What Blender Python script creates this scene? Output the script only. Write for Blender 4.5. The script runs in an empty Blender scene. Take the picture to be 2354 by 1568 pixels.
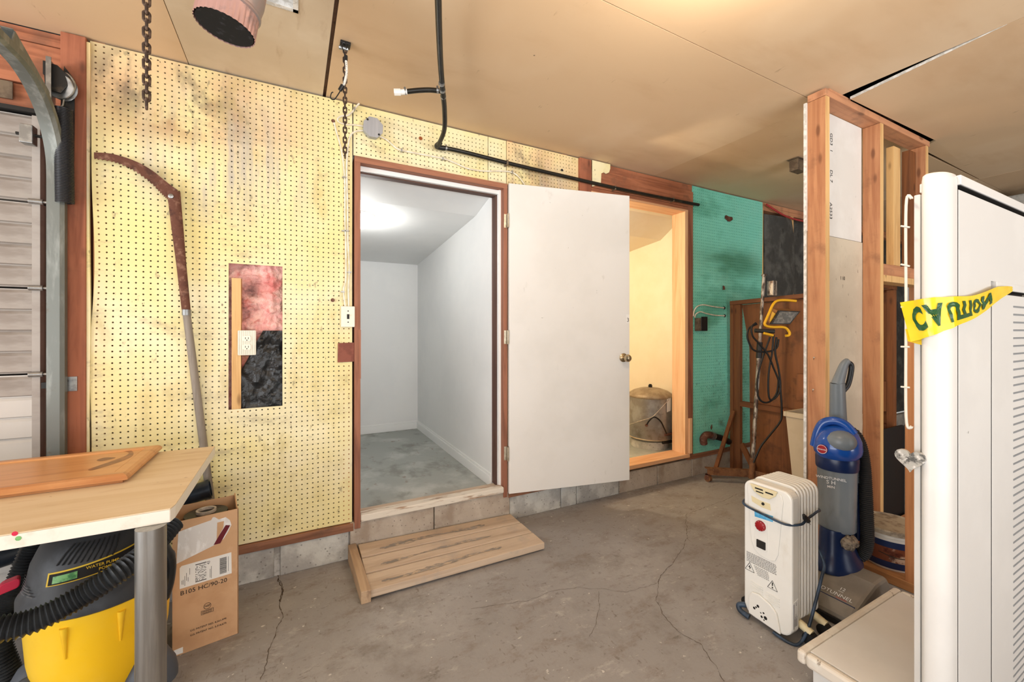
import bpy, bmesh, math, random
from mathutils import Vector, Matrix, noise as mnoise

random.seed(7)
S_ = bpy.context.scene
COL = S_.collection

# ------------------------------------------------------------------ camera
F, CX, HY = 951.0, 1177.0, 760.0            # focal length and horizon in pixels of the 2354 x 1568 frame
YAW = math.radians(27.83)
SN, CS = math.sin(YAW), math.cos(YAW)
EYE = 1.25
cam_d = bpy.data.cameras.new('camera')
cam = bpy.data.objects.new('camera', cam_d)
COL.objects.link(cam)
cam.location = (0, 0, EYE)
cam.rotation_euler = (math.pi / 2, 0, -YAW)
cam_d.sensor_width = 36.0
cam_d.lens = F / 2354.0 * 36.0
cam_d.shift_y = (HY - 784.0) / 2354.0
cam_d.clip_start = 0.02
S_.camera = cam

# ------------------------------------------------------------------ world, lights, exposure
S_.view_settings.view_transform = 'Standard'
S_.view_settings.look = 'None'
S_.view_settings.gamma = 1.0
S_.view_settings.use_curve_mapping = False
S_.view_settings.exposure = 0.0
world = bpy.data.worlds.new('daylight')
S_.world = world
world.use_nodes = True
bg = world.node_tree.nodes['Background']
bg.inputs[0].default_value = (0.86, 0.93, 1.0, 1)
bg.inputs[1].default_value = 1.5


def lamp(name, kind, loc, energy, color=(1, 1, 1), rot=(0, 0, 0), **kw):
    d = bpy.data.lights.new(name, kind)
    d.energy = energy
    d.color = color
    for k, v in kw.items():
        setattr(d, k, v)
    o = bpy.data.objects.new(name, d)
    COL.objects.link(o)
    o.location = loc
    o.rotation_euler = rot
    return o


# lamps added at two assumed unseen doorways; the upward pair lifts the ceiling
lamp('doorway_fill', 'AREA', (1.2, -3.35, 1.15), 40, (0.97, 0.98, 1.0), (math.radians(90), 0, 0),
     shape='RECTANGLE', size=5.4, size_y=2.2)
lamp('upward_fill', 'AREA', (1.2, -6.2, 0.0), 860, (1.0, 0.975, 0.945), (math.radians(180), 0, 0),
     shape='RECTANGLE', size=6.0, size_y=5.0)
lamp('side_doorway_fill', 'AREA', (-3.55, -0.4, 1.15), 90, (0.97, 0.98, 1.0), (math.radians(90), 0, math.radians(-90)),
     shape='RECTANGLE', size=3.6, size_y=2.2)

lamp('side_upward_fill', 'AREA', (-6.2, -0.4, 0.0), 560, (1.0, 0.975, 0.945), (math.radians(180), 0, 0),
     shape='RECTANGLE', size=4.4, size_y=4.6)

# ------------------------------------------------------------------ pixel -> place


def ray(px):
    xc = (px - CX) / F
    return SN + xc * CS, CS - xc * SN


def P(px, py, z):
    a, b = ray(px)
    return Vector((a * z, b * z, EYE - (py - HY) * z / F))


def onY(px, py, Y):
    return P(px, py, Y / ray(px)[1])


def onX(px, py, X):
    return P(px, py, X / ray(px)[0])


def onZ(px, py, Z):
    return P(px, py, (EYE - Z) * F / (py - HY))


def XP(px, Y):
    a, b = ray(px)
    return a / b * Y


def rgb(r, g, b):
    def l(c):
        c /= 255.0
        return c / 12.92 if c <= 0.04045 else ((c + 0.055) / 1.055) ** 2.4
    return (l(r), l(g), l(b), 1.0)


# ------------------------------------------------------------------ materials


def proc(name, base, layers=(), rough=0.6, metal=0.0, bump=None, spec=0.4, transmission=0.0, alpha=1.0, emit=None, coat=0.0, rlayer=None):
    m = bpy.data.materials.new(name)
    m.use_nodes = True
    nt = m.node_tree
    N, L = nt.nodes, nt.links
    b = N['Principled BSDF']
    b.inputs['Roughness'].default_value = rough
    b.inputs['Metallic'].default_value = metal
    b.inputs['Specular IOR Level'].default_value = spec
    b.inputs['Transmission Weight'].default_value = transmission
    b.inputs['Alpha'].default_value = alpha
    b.inputs['Coat Weight'].default_value = coat
    tc = N.new('ShaderNodeTexCoord')
    cur = None

    def mapping(sc, off=(0, 0, 0)):
        mp = N.new('ShaderNodeMapping')
        if not isinstance(sc, (tuple, list)):
            sc = (sc, sc, sc)
        mp.inputs['Scale'].default_value = sc
        mp.inputs['Location'].default_value = off
        L.new(tc.outputs['Object'], mp.inputs[0])
        return mp.outputs[0]

    def mask(d):
        k = d.get('k', 'noise')
        mp = mapping(d.get('s', 5), d.get('off', (random.random() * 9, random.random() * 9, random.random() * 9)))
        if k == 'noise':
            t = N.new('ShaderNodeTexNoise')
            t.inputs['Scale'].default_value = 1.0
            t.inputs['Detail'].default_value = d.get('d', 5)
            t.inputs['Roughness'].default_value = d.get('r', 0.6)
            t.inputs['Distortion'].default_value = d.get('dist', 0)
            L.new(mp, t.inputs['Vector'])
            o = t.outputs[0]
        elif k == 'vor':
            t = N.new('ShaderNodeTexVoronoi')
            t.inputs['Scale'].default_value = 1.0
            t.inputs['Randomness'].default_value = 1.0
            L.new(mp, t.inputs['Vector'])
            o = t.outputs['Distance']
        elif k == 'wave':
            t = N.new('ShaderNodeTexWave')
            t.inputs['Scale'].default_value = 1.0
            t.inputs['Distortion'].default_value = d.get('dist', 4)
            t.inputs['Detail'].default_value = 3
            t.inputs['Detail Scale'].default_value = d.get('ds', 1.2)
            L.new(mp, t.inputs['Vector'])
            o = t.outputs[1]
        mr = N.new('ShaderNodeMapRange')
        mr.interpolation_type = 'SMOOTHSTEP'
        mr.inputs[1].default_value = d.get('lo', 0.4)
        mr.inputs[2].default_value = d.get('hi', 0.6)
        mr.inputs[3].default_value = 0.0
        mr.inputs[4].default_value = d.get('a', 1.0)
        L.new(o, mr.inputs[0])
        o = mr.outputs[0]
        if 'c0' in d:       # a patch: centre and radius (may be an ellipse) in object space
            sub = N.new('ShaderNodeVectorMath')
            sub.operation = 'SUBTRACT'
            sub.inputs[1].default_value = d['c0']
            L.new(tc.outputs['Object'], sub.inputs[0])
            dv = N.new('ShaderNodeVectorMath')
            dv.operation = 'DIVIDE'
            dv.inputs[1].default_value = d['rad']
            L.new(sub.outputs[0], dv.inputs[0])
            ln = N.new('ShaderNodeVectorMath')
            ln.operation = 'LENGTH'
            L.new(dv.outputs[0], ln.inputs[0])
            m2 = N.new('ShaderNodeMapRange')
            m2.interpolation_type = 'SMOOTHSTEP'
            m2.inputs[1].default_value = 1.0
            m2.inputs[2].default_value = d.get('soft', 0.2)
            m2.inputs[3].default_value = 0.0
            m2.inputs[4].default_value = 1.0
            L.new(ln.outputs['Value'], m2.inputs[0])
            mu = N.new('ShaderNodeMath')
            mu.operation = 'MULTIPLY'
            L.new(o, mu.inputs[0])
            L.new(m2.outputs[0], mu.inputs[1])
            o = mu.outputs[0]
        return o

    for d in layers:
        mx = N.new('ShaderNodeMix')
        mx.data_type = 'RGBA'
        mx.blend_type = d.get('blend', 'MIX')
        L.new(mask(d), mx.inputs['Factor'])
        if cur is None:
            mx.inputs['A'].default_value = base
        else:
            L.new(cur, mx.inputs['A'])
        mx.inputs['B'].default_value = d['c']
        cur = mx.outputs['Result']
    if cur is None:
        b.inputs['Base Color'].default_value = base
    else:
        L.new(cur, b.inputs['Base Color'])
    if rlayer:
        L.new(mask(rlayer), b.inputs['Roughness'])
    if bump:
        t = N.new('ShaderNodeTexNoise')
        t.inputs['Scale'].default_value = 1.0
        t.inputs['Detail'].default_value = 6
        L.new(mapping(bump[0]), t.inputs['Vector'])
        bp = N.new('ShaderNodeBump')
        bp.inputs['Strength'].default_value = bump[1]
        bp.inputs['Distance'].default_value = bump[2] if len(bump) > 2 else 0.004
        L.new(t.outputs[0], bp.inputs['Height'])
        L.new(bp.outputs[0], b.inputs['Normal'])
    if emit:
        b.inputs['Emission Color'].default_value = emit[0]
        b.inputs['Emission Strength'].default_value = emit[1]
    return m


def wood(name, c, dark, axis='z', rough=0.65, f=1.0, knots=True, light=None, grime=None, bump=0.25):
    lo, hi = 1.6 * f, 26.0 * f
    st = {'x': (lo, hi, hi), 'y': (hi, lo, hi), 'z': (hi, hi, lo)}[axis]
    st2 = tuple(v * 4 for v in st)
    kn = {'x': (3, 9, 9), 'y': (9, 3, 9), 'z': (9, 9, 3)}[axis]
    ls = [dict(c=dark, s=st, lo=0.42, hi=0.72, d=4, dist=1.2, a=0.75),
          dict(c=dark, s=st2, lo=0.5, hi=0.75, d=3, a=0.35)]
    if light:
        ls.append(dict(c=light, s=(2, 2, 2), lo=0.5, hi=0.75, a=0.6))
    if knots:
        ls.append(dict(c=tuple(v * 0.45 for v in dark[:3]) + (1,), k='vor', s=kn, lo=0.13, hi=0.05, a=0.75))
    if grime:
        ls.append(dict(c=grime, s=(7, 7, 7), lo=0.52, hi=0.7, a=0.55))
    return proc(name, c, ls, rough=rough, bump=(st, bump, 0.003))


MT = {}
MT['concrete'] = proc('concrete_floor', rgb(148, 145, 144), [
    dict(c=rgb(168, 166, 165), s=1.3, lo=0.45, hi=0.7, d=7, a=0.8),
    dict(c=rgb(116, 110, 105), s=2.6, lo=0.5, hi=0.72, d=8, r=0.7, a=0.7),
    dict(c=rgb(152, 124, 102), s=1.1, lo=0.44, hi=0.66, d=7, a=0.75, c0=(1.9, 0.15, 0), rad=(1.5, 1.1, 1), soft=0.3),
    dict(c=rgb(144, 118, 104), s=3.0, lo=0.44, hi=0.68, d=7, a=0.65, c0=(-0.9, 0.6, 0), rad=(1.3, 0.8, 1), soft=0.2),
    dict(c=rgb(124, 114, 107), s=(5, 9, 5), lo=0.5, hi=0.66, d=9, r=0.75, a=0.6),
    dict(c=rgb(190, 186, 182), s=(7, 12, 7), lo=0.56, hi=0.7, d=9, r=0.75, a=0.5),
    dict(c=rgb(88, 78, 70), s=(9, 14, 9), lo=0.58, hi=0.7, d=9, r=0.78, a=0.6),
    dict(c=rgb(104, 92, 82), s=(60, 22, 20), lo=0.62, hi=0.72, d=5, a=0.55),
    dict(c=rgb(208, 204, 198), s=(14, 70, 20), lo=0.7, hi=0.76, d=4, a=0.6),
    dict(c=rgb(98, 90, 84), s=(28, 46, 28), lo=0.6, hi=0.75, d=4, a=0.6),
    dict(c=rgb(216, 212, 208), s=(34, 34, 34), lo=0.7, hi=0.76, d=2, a=0.7),
], rough=0.8, bump=(70, 0.25, 0.003))
MT['closet_concrete'] = proc('closet_concrete', rgb(158, 162, 158), [
    dict(c=rgb(186, 190, 186), s=3, lo=0.45, hi=0.7, d=7),
    dict(c=rgb(120, 122, 114), s=(6, 4, 6), lo=0.5, hi=0.7, d=8, a=0.7),
    dict(c=rgb(130, 110, 92), s=(18, 9, 9), lo=0.62, hi=0.74, d=3, a=0.6)], rough=0.75)
MT['block'] = proc('concrete_block', rgb(168, 166, 162), [
    dict(c=rgb(206, 206, 200), s=5, lo=0.44, hi=0.62, d=6, a=0.9),
    dict(c=rgb(118, 112, 104), s=4, lo=0.54, hi=0.72, d=7, a=0.7),
    dict(c=rgb(86, 82, 76), k='vor', s=38, lo=0.22, hi=0.1, a=0.55)], rough=0.92, bump=(60, 0.5, 0.006))
MT['block_brown'] = proc('concrete_block_stained', rgb(178, 168, 156), [
    dict(c=rgb(152, 138, 124), s=6, lo=0.45, hi=0.66, d=6, a=0.9),
    dict(c=rgb(196, 188, 176), s=7, lo=0.52, hi=0.68, d=6, a=0.8),
    dict(c=rgb(90, 84, 76), k='vor', s=40, lo=0.2, hi=0.08, a=0.6)], rough=0.92, bump=(60, 0.5, 0.006))
MT['mortar'] = proc('mortar', rgb(150, 146, 140), [dict(c=rgb(190, 188, 184), s=20)], rough=0.95)
MT['ceiling'] = proc('ceiling_board', rgb(214, 184, 148), [
    dict(c=rgb(226, 202, 170), s=0.9, lo=0.44, hi=0.7, d=4, a=0.7),
    dict(c=rgb(200, 166, 128), s=(1.1, 3.2, 1), lo=0.5, hi=0.75, d=5, a=0.6),
    dict(c=rgb(150, 116, 84), s=(30, 9, 9), lo=0.68, hi=0.8, d=3, a=0.5),
    dict(c=rgb(60, 48, 38), k='vor', s=(3.0, 3.0, 1), lo=0.022, hi=0.012, a=0.9)], rough=0.82, bump=(90, 0.08, 0.002))
MT['ceiling_pale'] = proc('ceiling_board_pale', rgb(206, 186, 158), [
    dict(c=rgb(224, 208, 184), s=1.4, lo=0.42, hi=0.66, d=5, a=0.8),
    dict(c=rgb(172, 142, 110), s=(12, 3, 3), lo=0.56, hi=0.74, d=5, a=0.55),
    dict(c=rgb(150, 120, 92), s=(3, 3, 3), lo=0.6, hi=0.75, d=6, a=0.5)], rough=0.82)
MT['white_edge'] = proc('gypsum_edge', rgb(232, 230, 226), [dict(c=rgb(200, 196, 188), s=40)], rough=0.9)
MT['dark_gap'] = proc('gap_shade_dark', rgb(40, 34, 30), rough=0.95)  # dark colour stands in for the shade in gaps and recesses
MT['peg_yellow'] = proc('pegboard_yellow', rgb(235, 222, 162), [
    dict(c=rgb(240, 233, 200), s=1.6, lo=0.42, hi=0.66, d=4, a=0.8),
    dict(c=rgb(230, 214, 132), s=1.1, lo=0.52, hi=0.72, d=4, a=0.55),
    dict(c=rgb(226, 192, 150), s=(3, 3, 1.6), lo=0.30, hi=0.55, d=5, a=0.95, c0=(-0.15, 0, 0.98), rad=(0.75, 1, 0.36), soft=0.25),
    dict(c=rgb(186, 178, 166), s=(9, 9, 1.2), lo=0.38, hi=0.58, d=5, a=0.9, c0=(-0.05, 0, 0.72), rad=(0.55, 1, 0.42), soft=0.15),
    dict(c=rgb(170, 126, 88), s=(6, 6, 4), lo=0.40, hi=0.62, d=6, a=0.85, c0=(-0.22, 0, 0.92), rad=(0.42, 1, 0.22), soft=0.1),
    dict(c=rgb(116, 104, 90), s=(8, 8, 5), lo=0.46, hi=0.62, d=7, a=0.85, c0=(-0.3, 0, 1.02), rad=(0.5, 1, 0.24), soft=0.1),
    dict(c=rgb(180, 160, 92), s=(5, 5, 3), lo=0.52, hi=0.72, d=6, a=0.5),
    dict(c=rgb(150, 140, 110), s=(26, 26, 14), lo=0.64, hi=0.72, d=3, a=0.7),
    dict(c=rgb(160, 150, 126), s=(3, 3, 7), lo=0.54, hi=0.7, d=8, r=0.75, a=0.55),
    dict(c=rgb(70, 60, 44), s=(60, 60, 22), lo=0.73, hi=0.78, d=2, a=0.8)], rough=0.55)
MT['peg_green'] = proc('pegboard_green', rgb(132, 222, 202), [
    dict(c=rgb(148, 224, 204), s=2, lo=0.45, hi=0.68, d=4, a=0.7),
    dict(c=rgb(92, 176, 152), s=(1.5, 1.5, 3), lo=0.5, hi=0.68, d=4, a=0.7),
    dict(c=rgb(70, 140, 108), s=(1.2, 1, 4), lo=0.34, hi=0.56, d=3, a=0.75, c0=(0.05, 0, 0.52), rad=(0.6, 1, 0.2), soft=0.3),
    dict(c=rgb(46, 92, 76), s=(70, 70, 30), lo=0.6, hi=0.7, d=3, a=0.7, c0=(0, 0, -0.65), rad=(0.8, 1, 0.7), soft=0.4),
    dict(c=rgb(90, 84, 44), s=6, lo=0.5, hi=0.7, d=6, a=0.6, c0=(0.1, 0, -0.8), rad=(0.6, 1, 0.5), soft=0.3)], rough=0.5)
MT['white_paint'] = proc('closet_white_paint', rgb(230, 231, 230), [dict(c=rgb(222, 224, 224), s=1.5, a=0.6)], rough=0.6)
MT['cream_paint'] = proc('closet_cream_paint', rgb(244, 232, 208), [dict(c=rgb(238, 222, 192), s=2, a=0.6)], rough=0.6)
MT['room_paint'] = proc('garage_wall_paint', rgb(206, 200, 190), [dict(c=rgb(190, 182, 170), s=2, a=0.6)], rough=0.8)
MT['baseboard'] = proc('baseboard_white', rgb(238, 239, 238), rough=0.4)
MT['door_white'] = proc('door_white_paint', rgb(229, 228, 225), [
    dict(c=rgb(221, 220, 216), s=2.2, lo=0.45, hi=0.7, d=4, a=0.7),
    dict(c=rgb(200, 198, 192), s=(9, 9, 5), lo=0.64, hi=0.76, d=7, a=0.6),
    dict(c=rgb(110, 106, 100), s=(52, 52, 26), lo=0.735, hi=0.77, d=3, a=0.8),
    dict(c=rgb(96, 92, 86), s=(24, 24, 60), lo=0.745, hi=0.78, d=2, a=0.7)], rough=0.42)
MT['frame_brown'] = wood('frame_stained_wood', rgb(160, 106, 82), rgb(112, 70, 54), 'z', f=0.8)
MT['frame_brown_x'] = wood('frame_stained_wood_x', rgb(164, 110, 84), rgb(112, 72, 56), 'x', f=0.8)
MT['frame_dark'] = wood('frame_dark_wood', rgb(92, 64, 54), rgb(58, 38, 32), 'z', f=0.8)
MT['frame_dark_x'] = wood('frame_dark_wood_x', rgb(92, 66, 56), rgb(54, 38, 32), 'x', f=0.8)
MT['white_worn'] = proc('worn_white_wood', rgb(222, 216, 204), [
    dict(c=rgb(160, 130, 104), s=(5, 30, 30), lo=0.52, hi=0.66, d=6, a=0.9),
    dict(c=rgb(110, 90, 74), s=(9, 50, 50), lo=0.6, hi=0.72, d=5, a=0.7)], rough=0.7, bump=((6, 50, 50), 0.4, 0.003))
MT['red_wood'] = wood('red_cedar_post', rgb(166, 102, 74), rgb(122, 68, 48), 'z', f=0.7, grime=rgb(112, 74, 56), light=rgb(182, 116, 86))
MT['red_wood_x'] = wood('red_cedar_beam', rgb(176, 112, 80), rgb(130, 76, 52), 'x', f=0.7, grime=rgb(110, 78, 60), light=rgb(190, 128, 96))
MT['plate_wood'] = wood('sole_plate_wood', rgb(150, 104, 78), rgb(104, 66, 46), 'x', f=0.8, grime=rgb(90, 72, 60))
MT['stud'] = wood('stud_fir', rgb(198, 142, 100), rgb(158, 100, 66), 'z', f=0.6, light=rgb(206, 156, 114), grime=rgb(136, 90, 64))
MT['stud_edge'] = wood('stud_pale_pine', rgb(224, 184, 126), rgb(190, 140, 84), 'z', f=0.7)
MT['stud_x'] = wood('plate_fir', rgb(200, 144, 106), rgb(158, 104, 74), 'x', f=0.6, grime=rgb(140, 104, 80))
MT['pine'] = wood('new_pine', rgb(238, 196, 152), rgb(218, 156, 106), 'z', f=0.55, knots=False)
MT['pine_x'] = wood('new_pine_x', rgb(234, 188, 146), rgb(212, 150, 106), 'x', f=0.55, knots=False)
MT['brown_ply'] = wood('brown_stained_plywood', rgb(132, 82, 46), rgb(90, 52, 28), 'z', f=0.35, knots=False, grime=rgb(64, 36, 22))
MT['brown_stick'] = wood('brown_stained_stick', rgb(128, 78, 42), rgb(84, 48, 26), 'z', f=0.7)
MT['brown_rail'] = wood('brown_stained_rail', rgb(120, 72, 40), rgb(76, 44, 24), 'y', f=0.7)
MT['step_wood'] = wood('weathered_step_board', rgb(200, 180, 158), rgb(164, 140, 118), 'x', f=0.5, grime=rgb(164, 154, 144), bump=0.5)
MT['step_wood_y'] = wood('weathered_step_trim', rgb(186, 158, 128), rgb(142, 114, 90), 'y', f=0.6, grime=rgb(132, 116, 100))
MT['step_paint'] = proc('grey_adhesive_residue', rgb(158, 148, 138), [dict(c=rgb(134, 126, 118), s=(20, 60, 20)), dict(c=rgb(190, 168, 144), s=(30, 90, 30), lo=0.5, hi=0.6)], rough=0.85)
MT['drywall'] = proc('drywall_white', rgb(228, 226, 222), [
    dict(c=rgb(216, 212, 206), s=3, a=0.6), dict(c=rgb(150, 140, 130), s=(40, 40, 20), lo=0.7, hi=0.76, d=3, a=0.7)], rough=0.85)
MT['drywall_grey'] = proc('drywall_back_paper', rgb(206, 194, 174), [
    dict(c=rgb(186, 172, 152), s=3, a=0.7), dict(c=rgb(120, 106, 92), s=(40, 40, 20), lo=0.68, hi=0.75, d=3, a=0.7)], rough=0.9)
MT['black_poly'] = proc('black_polythene', rgb(34, 36, 38), [dict(c=rgb(74, 80, 84), s=5, lo=0.5, hi=0.7, d=6, a=0.7)], rough=0.3, bump=(14, 0.7, 0.02))
MT['black_paper'] = proc('black_building_paper', rgb(66, 66, 64), [dict(c=rgb(96, 96, 92), s=6, lo=0.45, hi=0.65, d=7), dict(c=rgb(36, 34, 32), s=(30, 3, 9), lo=0.58, hi=0.7, a=0.7)], rough=0.7, bump=(9, 0.5, 0.02))
MT['insul'] = proc('pink_insulation', rgb(238, 172, 166), [
    dict(c=rgb(250, 206, 196), s=12, lo=0.42, hi=0.64, d=6),
    dict(c=rgb(212, 108, 104), s=14, lo=0.52, hi=0.68, d=6, a=0.7),
    dict(c=rgb(96, 72, 72), s=9, lo=0.4, hi=0.62, d=7, a=0.9, c0=(-0.035, 0, 0.16), rad=(0.07, 1, 0.24), soft=0.2),
    dict(c=rgb(206, 170, 120), s=16, lo=0.36, hi=0.58, d=6, a=0.9, c0=(0.02, 0, -0.1), rad=(0.14, 1, 0.07), soft=0.2)], rough=1.0, bump=(40, 0.9, 0.02))
MT['black'] = proc('black_plastic', rgb(24, 25, 27), [dict(c=rgb(44, 46, 50), s=12, a=0.6)], rough=0.42)
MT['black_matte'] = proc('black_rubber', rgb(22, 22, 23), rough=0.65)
MT['pipe_black'] = proc('black_polypipe', rgb(26, 25, 22), [dict(c=rgb(52, 50, 42), s=14, lo=0.52, hi=0.7, a=0.6)], rough=0.38)
MT['abs'] = proc('abs_pipe', rgb(20, 28, 38), [dict(c=rgb(36, 52, 70), s=8, a=0.6)], rough=0.35)
MT['steel'] = proc('galvanised_steel', rgb(176, 178, 178), [dict(c=rgb(140, 142, 142), s=16, lo=0.42, hi=0.62, d=5), dict(c=rgb(120, 104, 90), s=24, lo=0.66, hi=0.76, a=0.5)], rough=0.42, metal=0.85)
MT['steel_leg'] = proc('brushed_steel', rgb(168, 166, 162), [dict(c=rgb(140, 138, 134), s=(60, 60, 3), a=0.6)], rough=0.34, metal=0.9)
MT['track'] = proc('track_zinc', rgb(112, 116, 112), [dict(c=rgb(150, 154, 150), s=(20, 20, 4), lo=0.48, hi=0.66, a=0.7), dict(c=rgb(96, 78, 58), s=18, lo=0.62, hi=0.74, a=0.5)], rough=0.5, metal=0.6)
MT['dark_iron'] = proc('dark_iron', rgb(48, 48, 48), [dict(c=rgb(92, 82, 72), s=22, lo=0.52, hi=0.7, a=0.7)], rough=0.5, metal=0.6)
MT['spring'] = proc('spring_steel', rgb(62, 62, 65), [dict(c=rgb(70, 68, 66), s=30, lo=0.55, hi=0.7, a=0.6)], rough=0.42, metal=0.6)
MT['rust'] = proc('rusted_iron', rgb(104, 66, 52), [dict(c=rgb(146, 110, 92), s=40, lo=0.5, hi=0.68, d=6, a=0.8), dict(c=rgb(66, 42, 36), s=22, lo=0.5, hi=0.66, d=6, a=0.7)], rough=0.8, metal=0.2, bump=(90, 0.5, 0.003))
MT['chain'] = proc('rusted_chain', rgb(104, 84, 70), [dict(c=rgb(64, 50, 42), s=60, lo=0.45, hi=0.65), dict(c=rgb(146, 110, 84), s=90, lo=0.6, hi=0.7, a=0.6)], rough=0.7, metal=0.4)
MT['rust_pole'] = proc('chipped_rusty_chrome', rgb(176, 168, 156), [dict(c=rgb(70, 50, 40), s=(34, 34, 14), lo=0.46, hi=0.6, d=5, a=0.9), dict(c=rgb(120, 84, 60), s=(20, 20, 9), lo=0.5, hi=0.66, d=5, a=0.7)], rough=0.45, metal=0.5)
MT['rust_base'] = proc('rusty_angle_iron', rgb(128, 88, 58), [dict(c=rgb(92, 58, 38), s=18, lo=0.42, hi=0.64, d=6), dict(c=rgb(160, 120, 84), s=30, lo=0.58, hi=0.7, a=0.6)], rough=0.8, metal=0.2)
MT['grey_pole'] = wood('weathered_grey_pole', rgb(146, 138, 128), rgb(100, 92, 84), 'z', f=1.2, knots=False)
MT['door_grey'] = proc('garage_door_grey', rgb(156, 149, 142), [dict(c=rgb(172, 166, 160), s=(2, 2, 6), lo=0.42, hi=0.64, d=5, a=0.8), dict(c=rgb(122, 112, 104), s=(3, 3, 9), lo=0.54, hi=0.7, d=6, a=0.6), dict(c=rgb(96, 84, 74), s=(40, 40, 40), lo=0.7, hi=0.77, a=0.7)], rough=0.55)
MT['door_pale'] = proc('garage_door_pale', rgb(198, 195, 190), [dict(c=rgb(178, 172, 165), s=(2, 2, 8), lo=0.5, hi=0.7, d=5, a=0.7), dict(c=rgb(96, 84, 74), s=(30, 30, 30), lo=0.7, hi=0.77, a=0.7)], rough=0.55)
MT['duct'] = proc('flue_pipe_metal', rgb(158, 148, 146), [dict(c=rgb(186, 150, 142), s=9, lo=0.44, hi=0.64, d=5, a=0.8), dict(c=rgb(120, 112, 112), s=12, lo=0.54, hi=0.7, d=5, a=0.7)], rough=0.48, metal=0.45)
MT['duct_pink'] = proc('flue_crimp_metal', rgb(186, 148, 140), [dict(c=rgb(140, 122, 122), s=26, lo=0.48, hi=0.66, d=5, a=0.8)], rough=0.5, metal=0.35)
MT['flue_inside'] = proc('flue_inside_dark', rgb(20, 19, 18), [dict(c=rgb(46, 46, 50), s=50, lo=0.55, hi=0.7)], rough=0.95)  # near-black inner face of the flue
MT['cable'] = proc('white_cable_sheath', rgb(238, 233, 218), [dict(c=rgb(206, 192, 160), s=20, a=0.6)], rough=0.5)
MT['staple'] = proc('cable_staple', rgb(170, 172, 172), rough=0.4, metal=0.8)
MT['boxgrey'] = proc('junction_box_grey', rgb(176, 178, 182), [dict(c=rgb(160, 162, 168), s=(60, 60, 4), a=0.6)], rough=0.5, metal=0.35)
MT['ivory'] = proc('ivory_plastic', rgb(240, 236, 220), rough=0.4)
MT['ivory_dark'] = proc('device_slot_dark', rgb(34, 32, 30), rough=0.6)
MT['brown_patch'] = proc('brown_paint', rgb(140, 82, 66), [dict(c=rgb(116, 64, 52), s=20, a=0.7)], rough=0.7)
MT['brass'] = proc('worn_brass', rgb(190, 172, 140), [dict(c=rgb(130, 108, 78), s=30, lo=0.5, hi=0.66, a=0.7)], rough=0.25, metal=0.95)
MT['hinge'] = proc('hinge_steel', rgb(196, 186, 166), [dict(c=rgb(150, 136, 112), s=40, a=0.6)], rough=0.4, metal=0.7)
MT['tank'] = proc('galvanised_tank', rgb(150, 148, 144), [dict(c=rgb(178, 180, 182), s=7, lo=0.46, hi=0.64, d=6, a=0.8), dict(c=rgb(112, 104, 96), s=9, lo=0.52, hi=0.7, d=6, a=0.7)], rough=0.45, metal=0.55)
MT['tank_lid'] = proc('tank_lid', rgb(164, 150, 128), [dict(c=rgb(136, 120, 100), s=14, a=0.8, d=6)], rough=0.5, metal=0.4)
MT['label_white'] = proc('label_paper', rgb(238, 238, 236), rough=0.6)
MT['ink'] = proc('black_ink', rgb(30, 28, 28), rough=0.8)
MT['ink_grey'] = proc('grey_ink', rgb(96, 94, 94), rough=0.8)
MT['ink_white'] = proc('white_print', rgb(226, 228, 230), rough=0.6)
MT['ink_yellow'] = proc('yellow_print', rgb(226, 190, 50), rough=0.6)
MT['card'] = proc('corrugated_cardboard', rgb(206, 166, 128), [dict(c=rgb(192, 150, 112), s=5, lo=0.45, hi=0.66, d=5, a=0.8), dict(c=rgb(216, 180, 146), s=9, lo=0.55, hi=0.7, a=0.6)], rough=0.85)
MT['card_in'] = proc('cardboard_inside', rgb(176, 132, 96), rough=0.9)
MT['clear_film'] = proc('clear_pouch', rgb(226, 224, 222), [dict(c=rgb(244, 244, 244), s=(30, 30, 12), lo=0.52, hi=0.64, d=4)], rough=0.18, spec=0.7)
MT['maroon'] = proc('maroon_strip', rgb(104, 22, 36), rough=0.3)
MT['core'] = proc('paper_core', rgb(206, 198, 188), [dict(c=rgb(150, 136, 122), s=30, a=0.6)], rough=0.9)
MT['table_top'] = proc('table_top_laminate', rgb(226, 206, 176), [dict(c=rgb(216, 192, 156), s=(1.5, 14, 3), lo=0.44, hi=0.64, d=5, a=0.7), dict(c=rgb(190, 152, 110), s=(5, 26, 5), lo=0.56, hi=0.72, d=5, a=0.5), dict(c=rgb(120, 92, 66), s=(30, 60, 30), lo=0.72, hi=0.78, d=2, a=0.8)], rough=0.6)
MT['table_edge'] = proc('table_edge_white', rgb(232, 226, 214), [dict(c=rgb(206, 194, 176), s=8, lo=0.55, hi=0.7, d=5, a=0.7)], rough=0.6)
MT['cab_wood'] = wood('honey_pine_panel', rgb(214, 158, 104), rgb(178, 116, 72), 'x', rough=0.32, f=0.35, knots=False, light=rgb(226, 176, 124))
MT['cab_knot'] = proc('pine_knot', rgb(158, 96, 56), [dict(c=rgb(124, 70, 40), s=30)], rough=0.32)
MT['vac_yellow'] = proc('vacuum_yellow', rgb(246, 196, 26), [dict(c=rgb(250, 208, 70), s=3, a=0.5), dict(c=rgb(226, 170, 30), s=4, lo=0.56, hi=0.72, a=0.5)], rough=0.38)
MT['vac_black'] = proc('vacuum_charcoal', rgb(52, 54, 58), [dict(c=rgb(76, 80, 86), s=8, lo=0.48, hi=0.68, d=6, a=0.7), dict(c=rgb(120, 122, 124), s=60, lo=0.7, hi=0.77, a=0.6)], rough=0.5)
MT['vac_grey'] = proc('vacuum_caster_grey', rgb(76, 82, 92), [dict(c=rgb(120, 124, 130), s=60, lo=0.68, hi=0.76, a=0.6)], rough=0.5)
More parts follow.
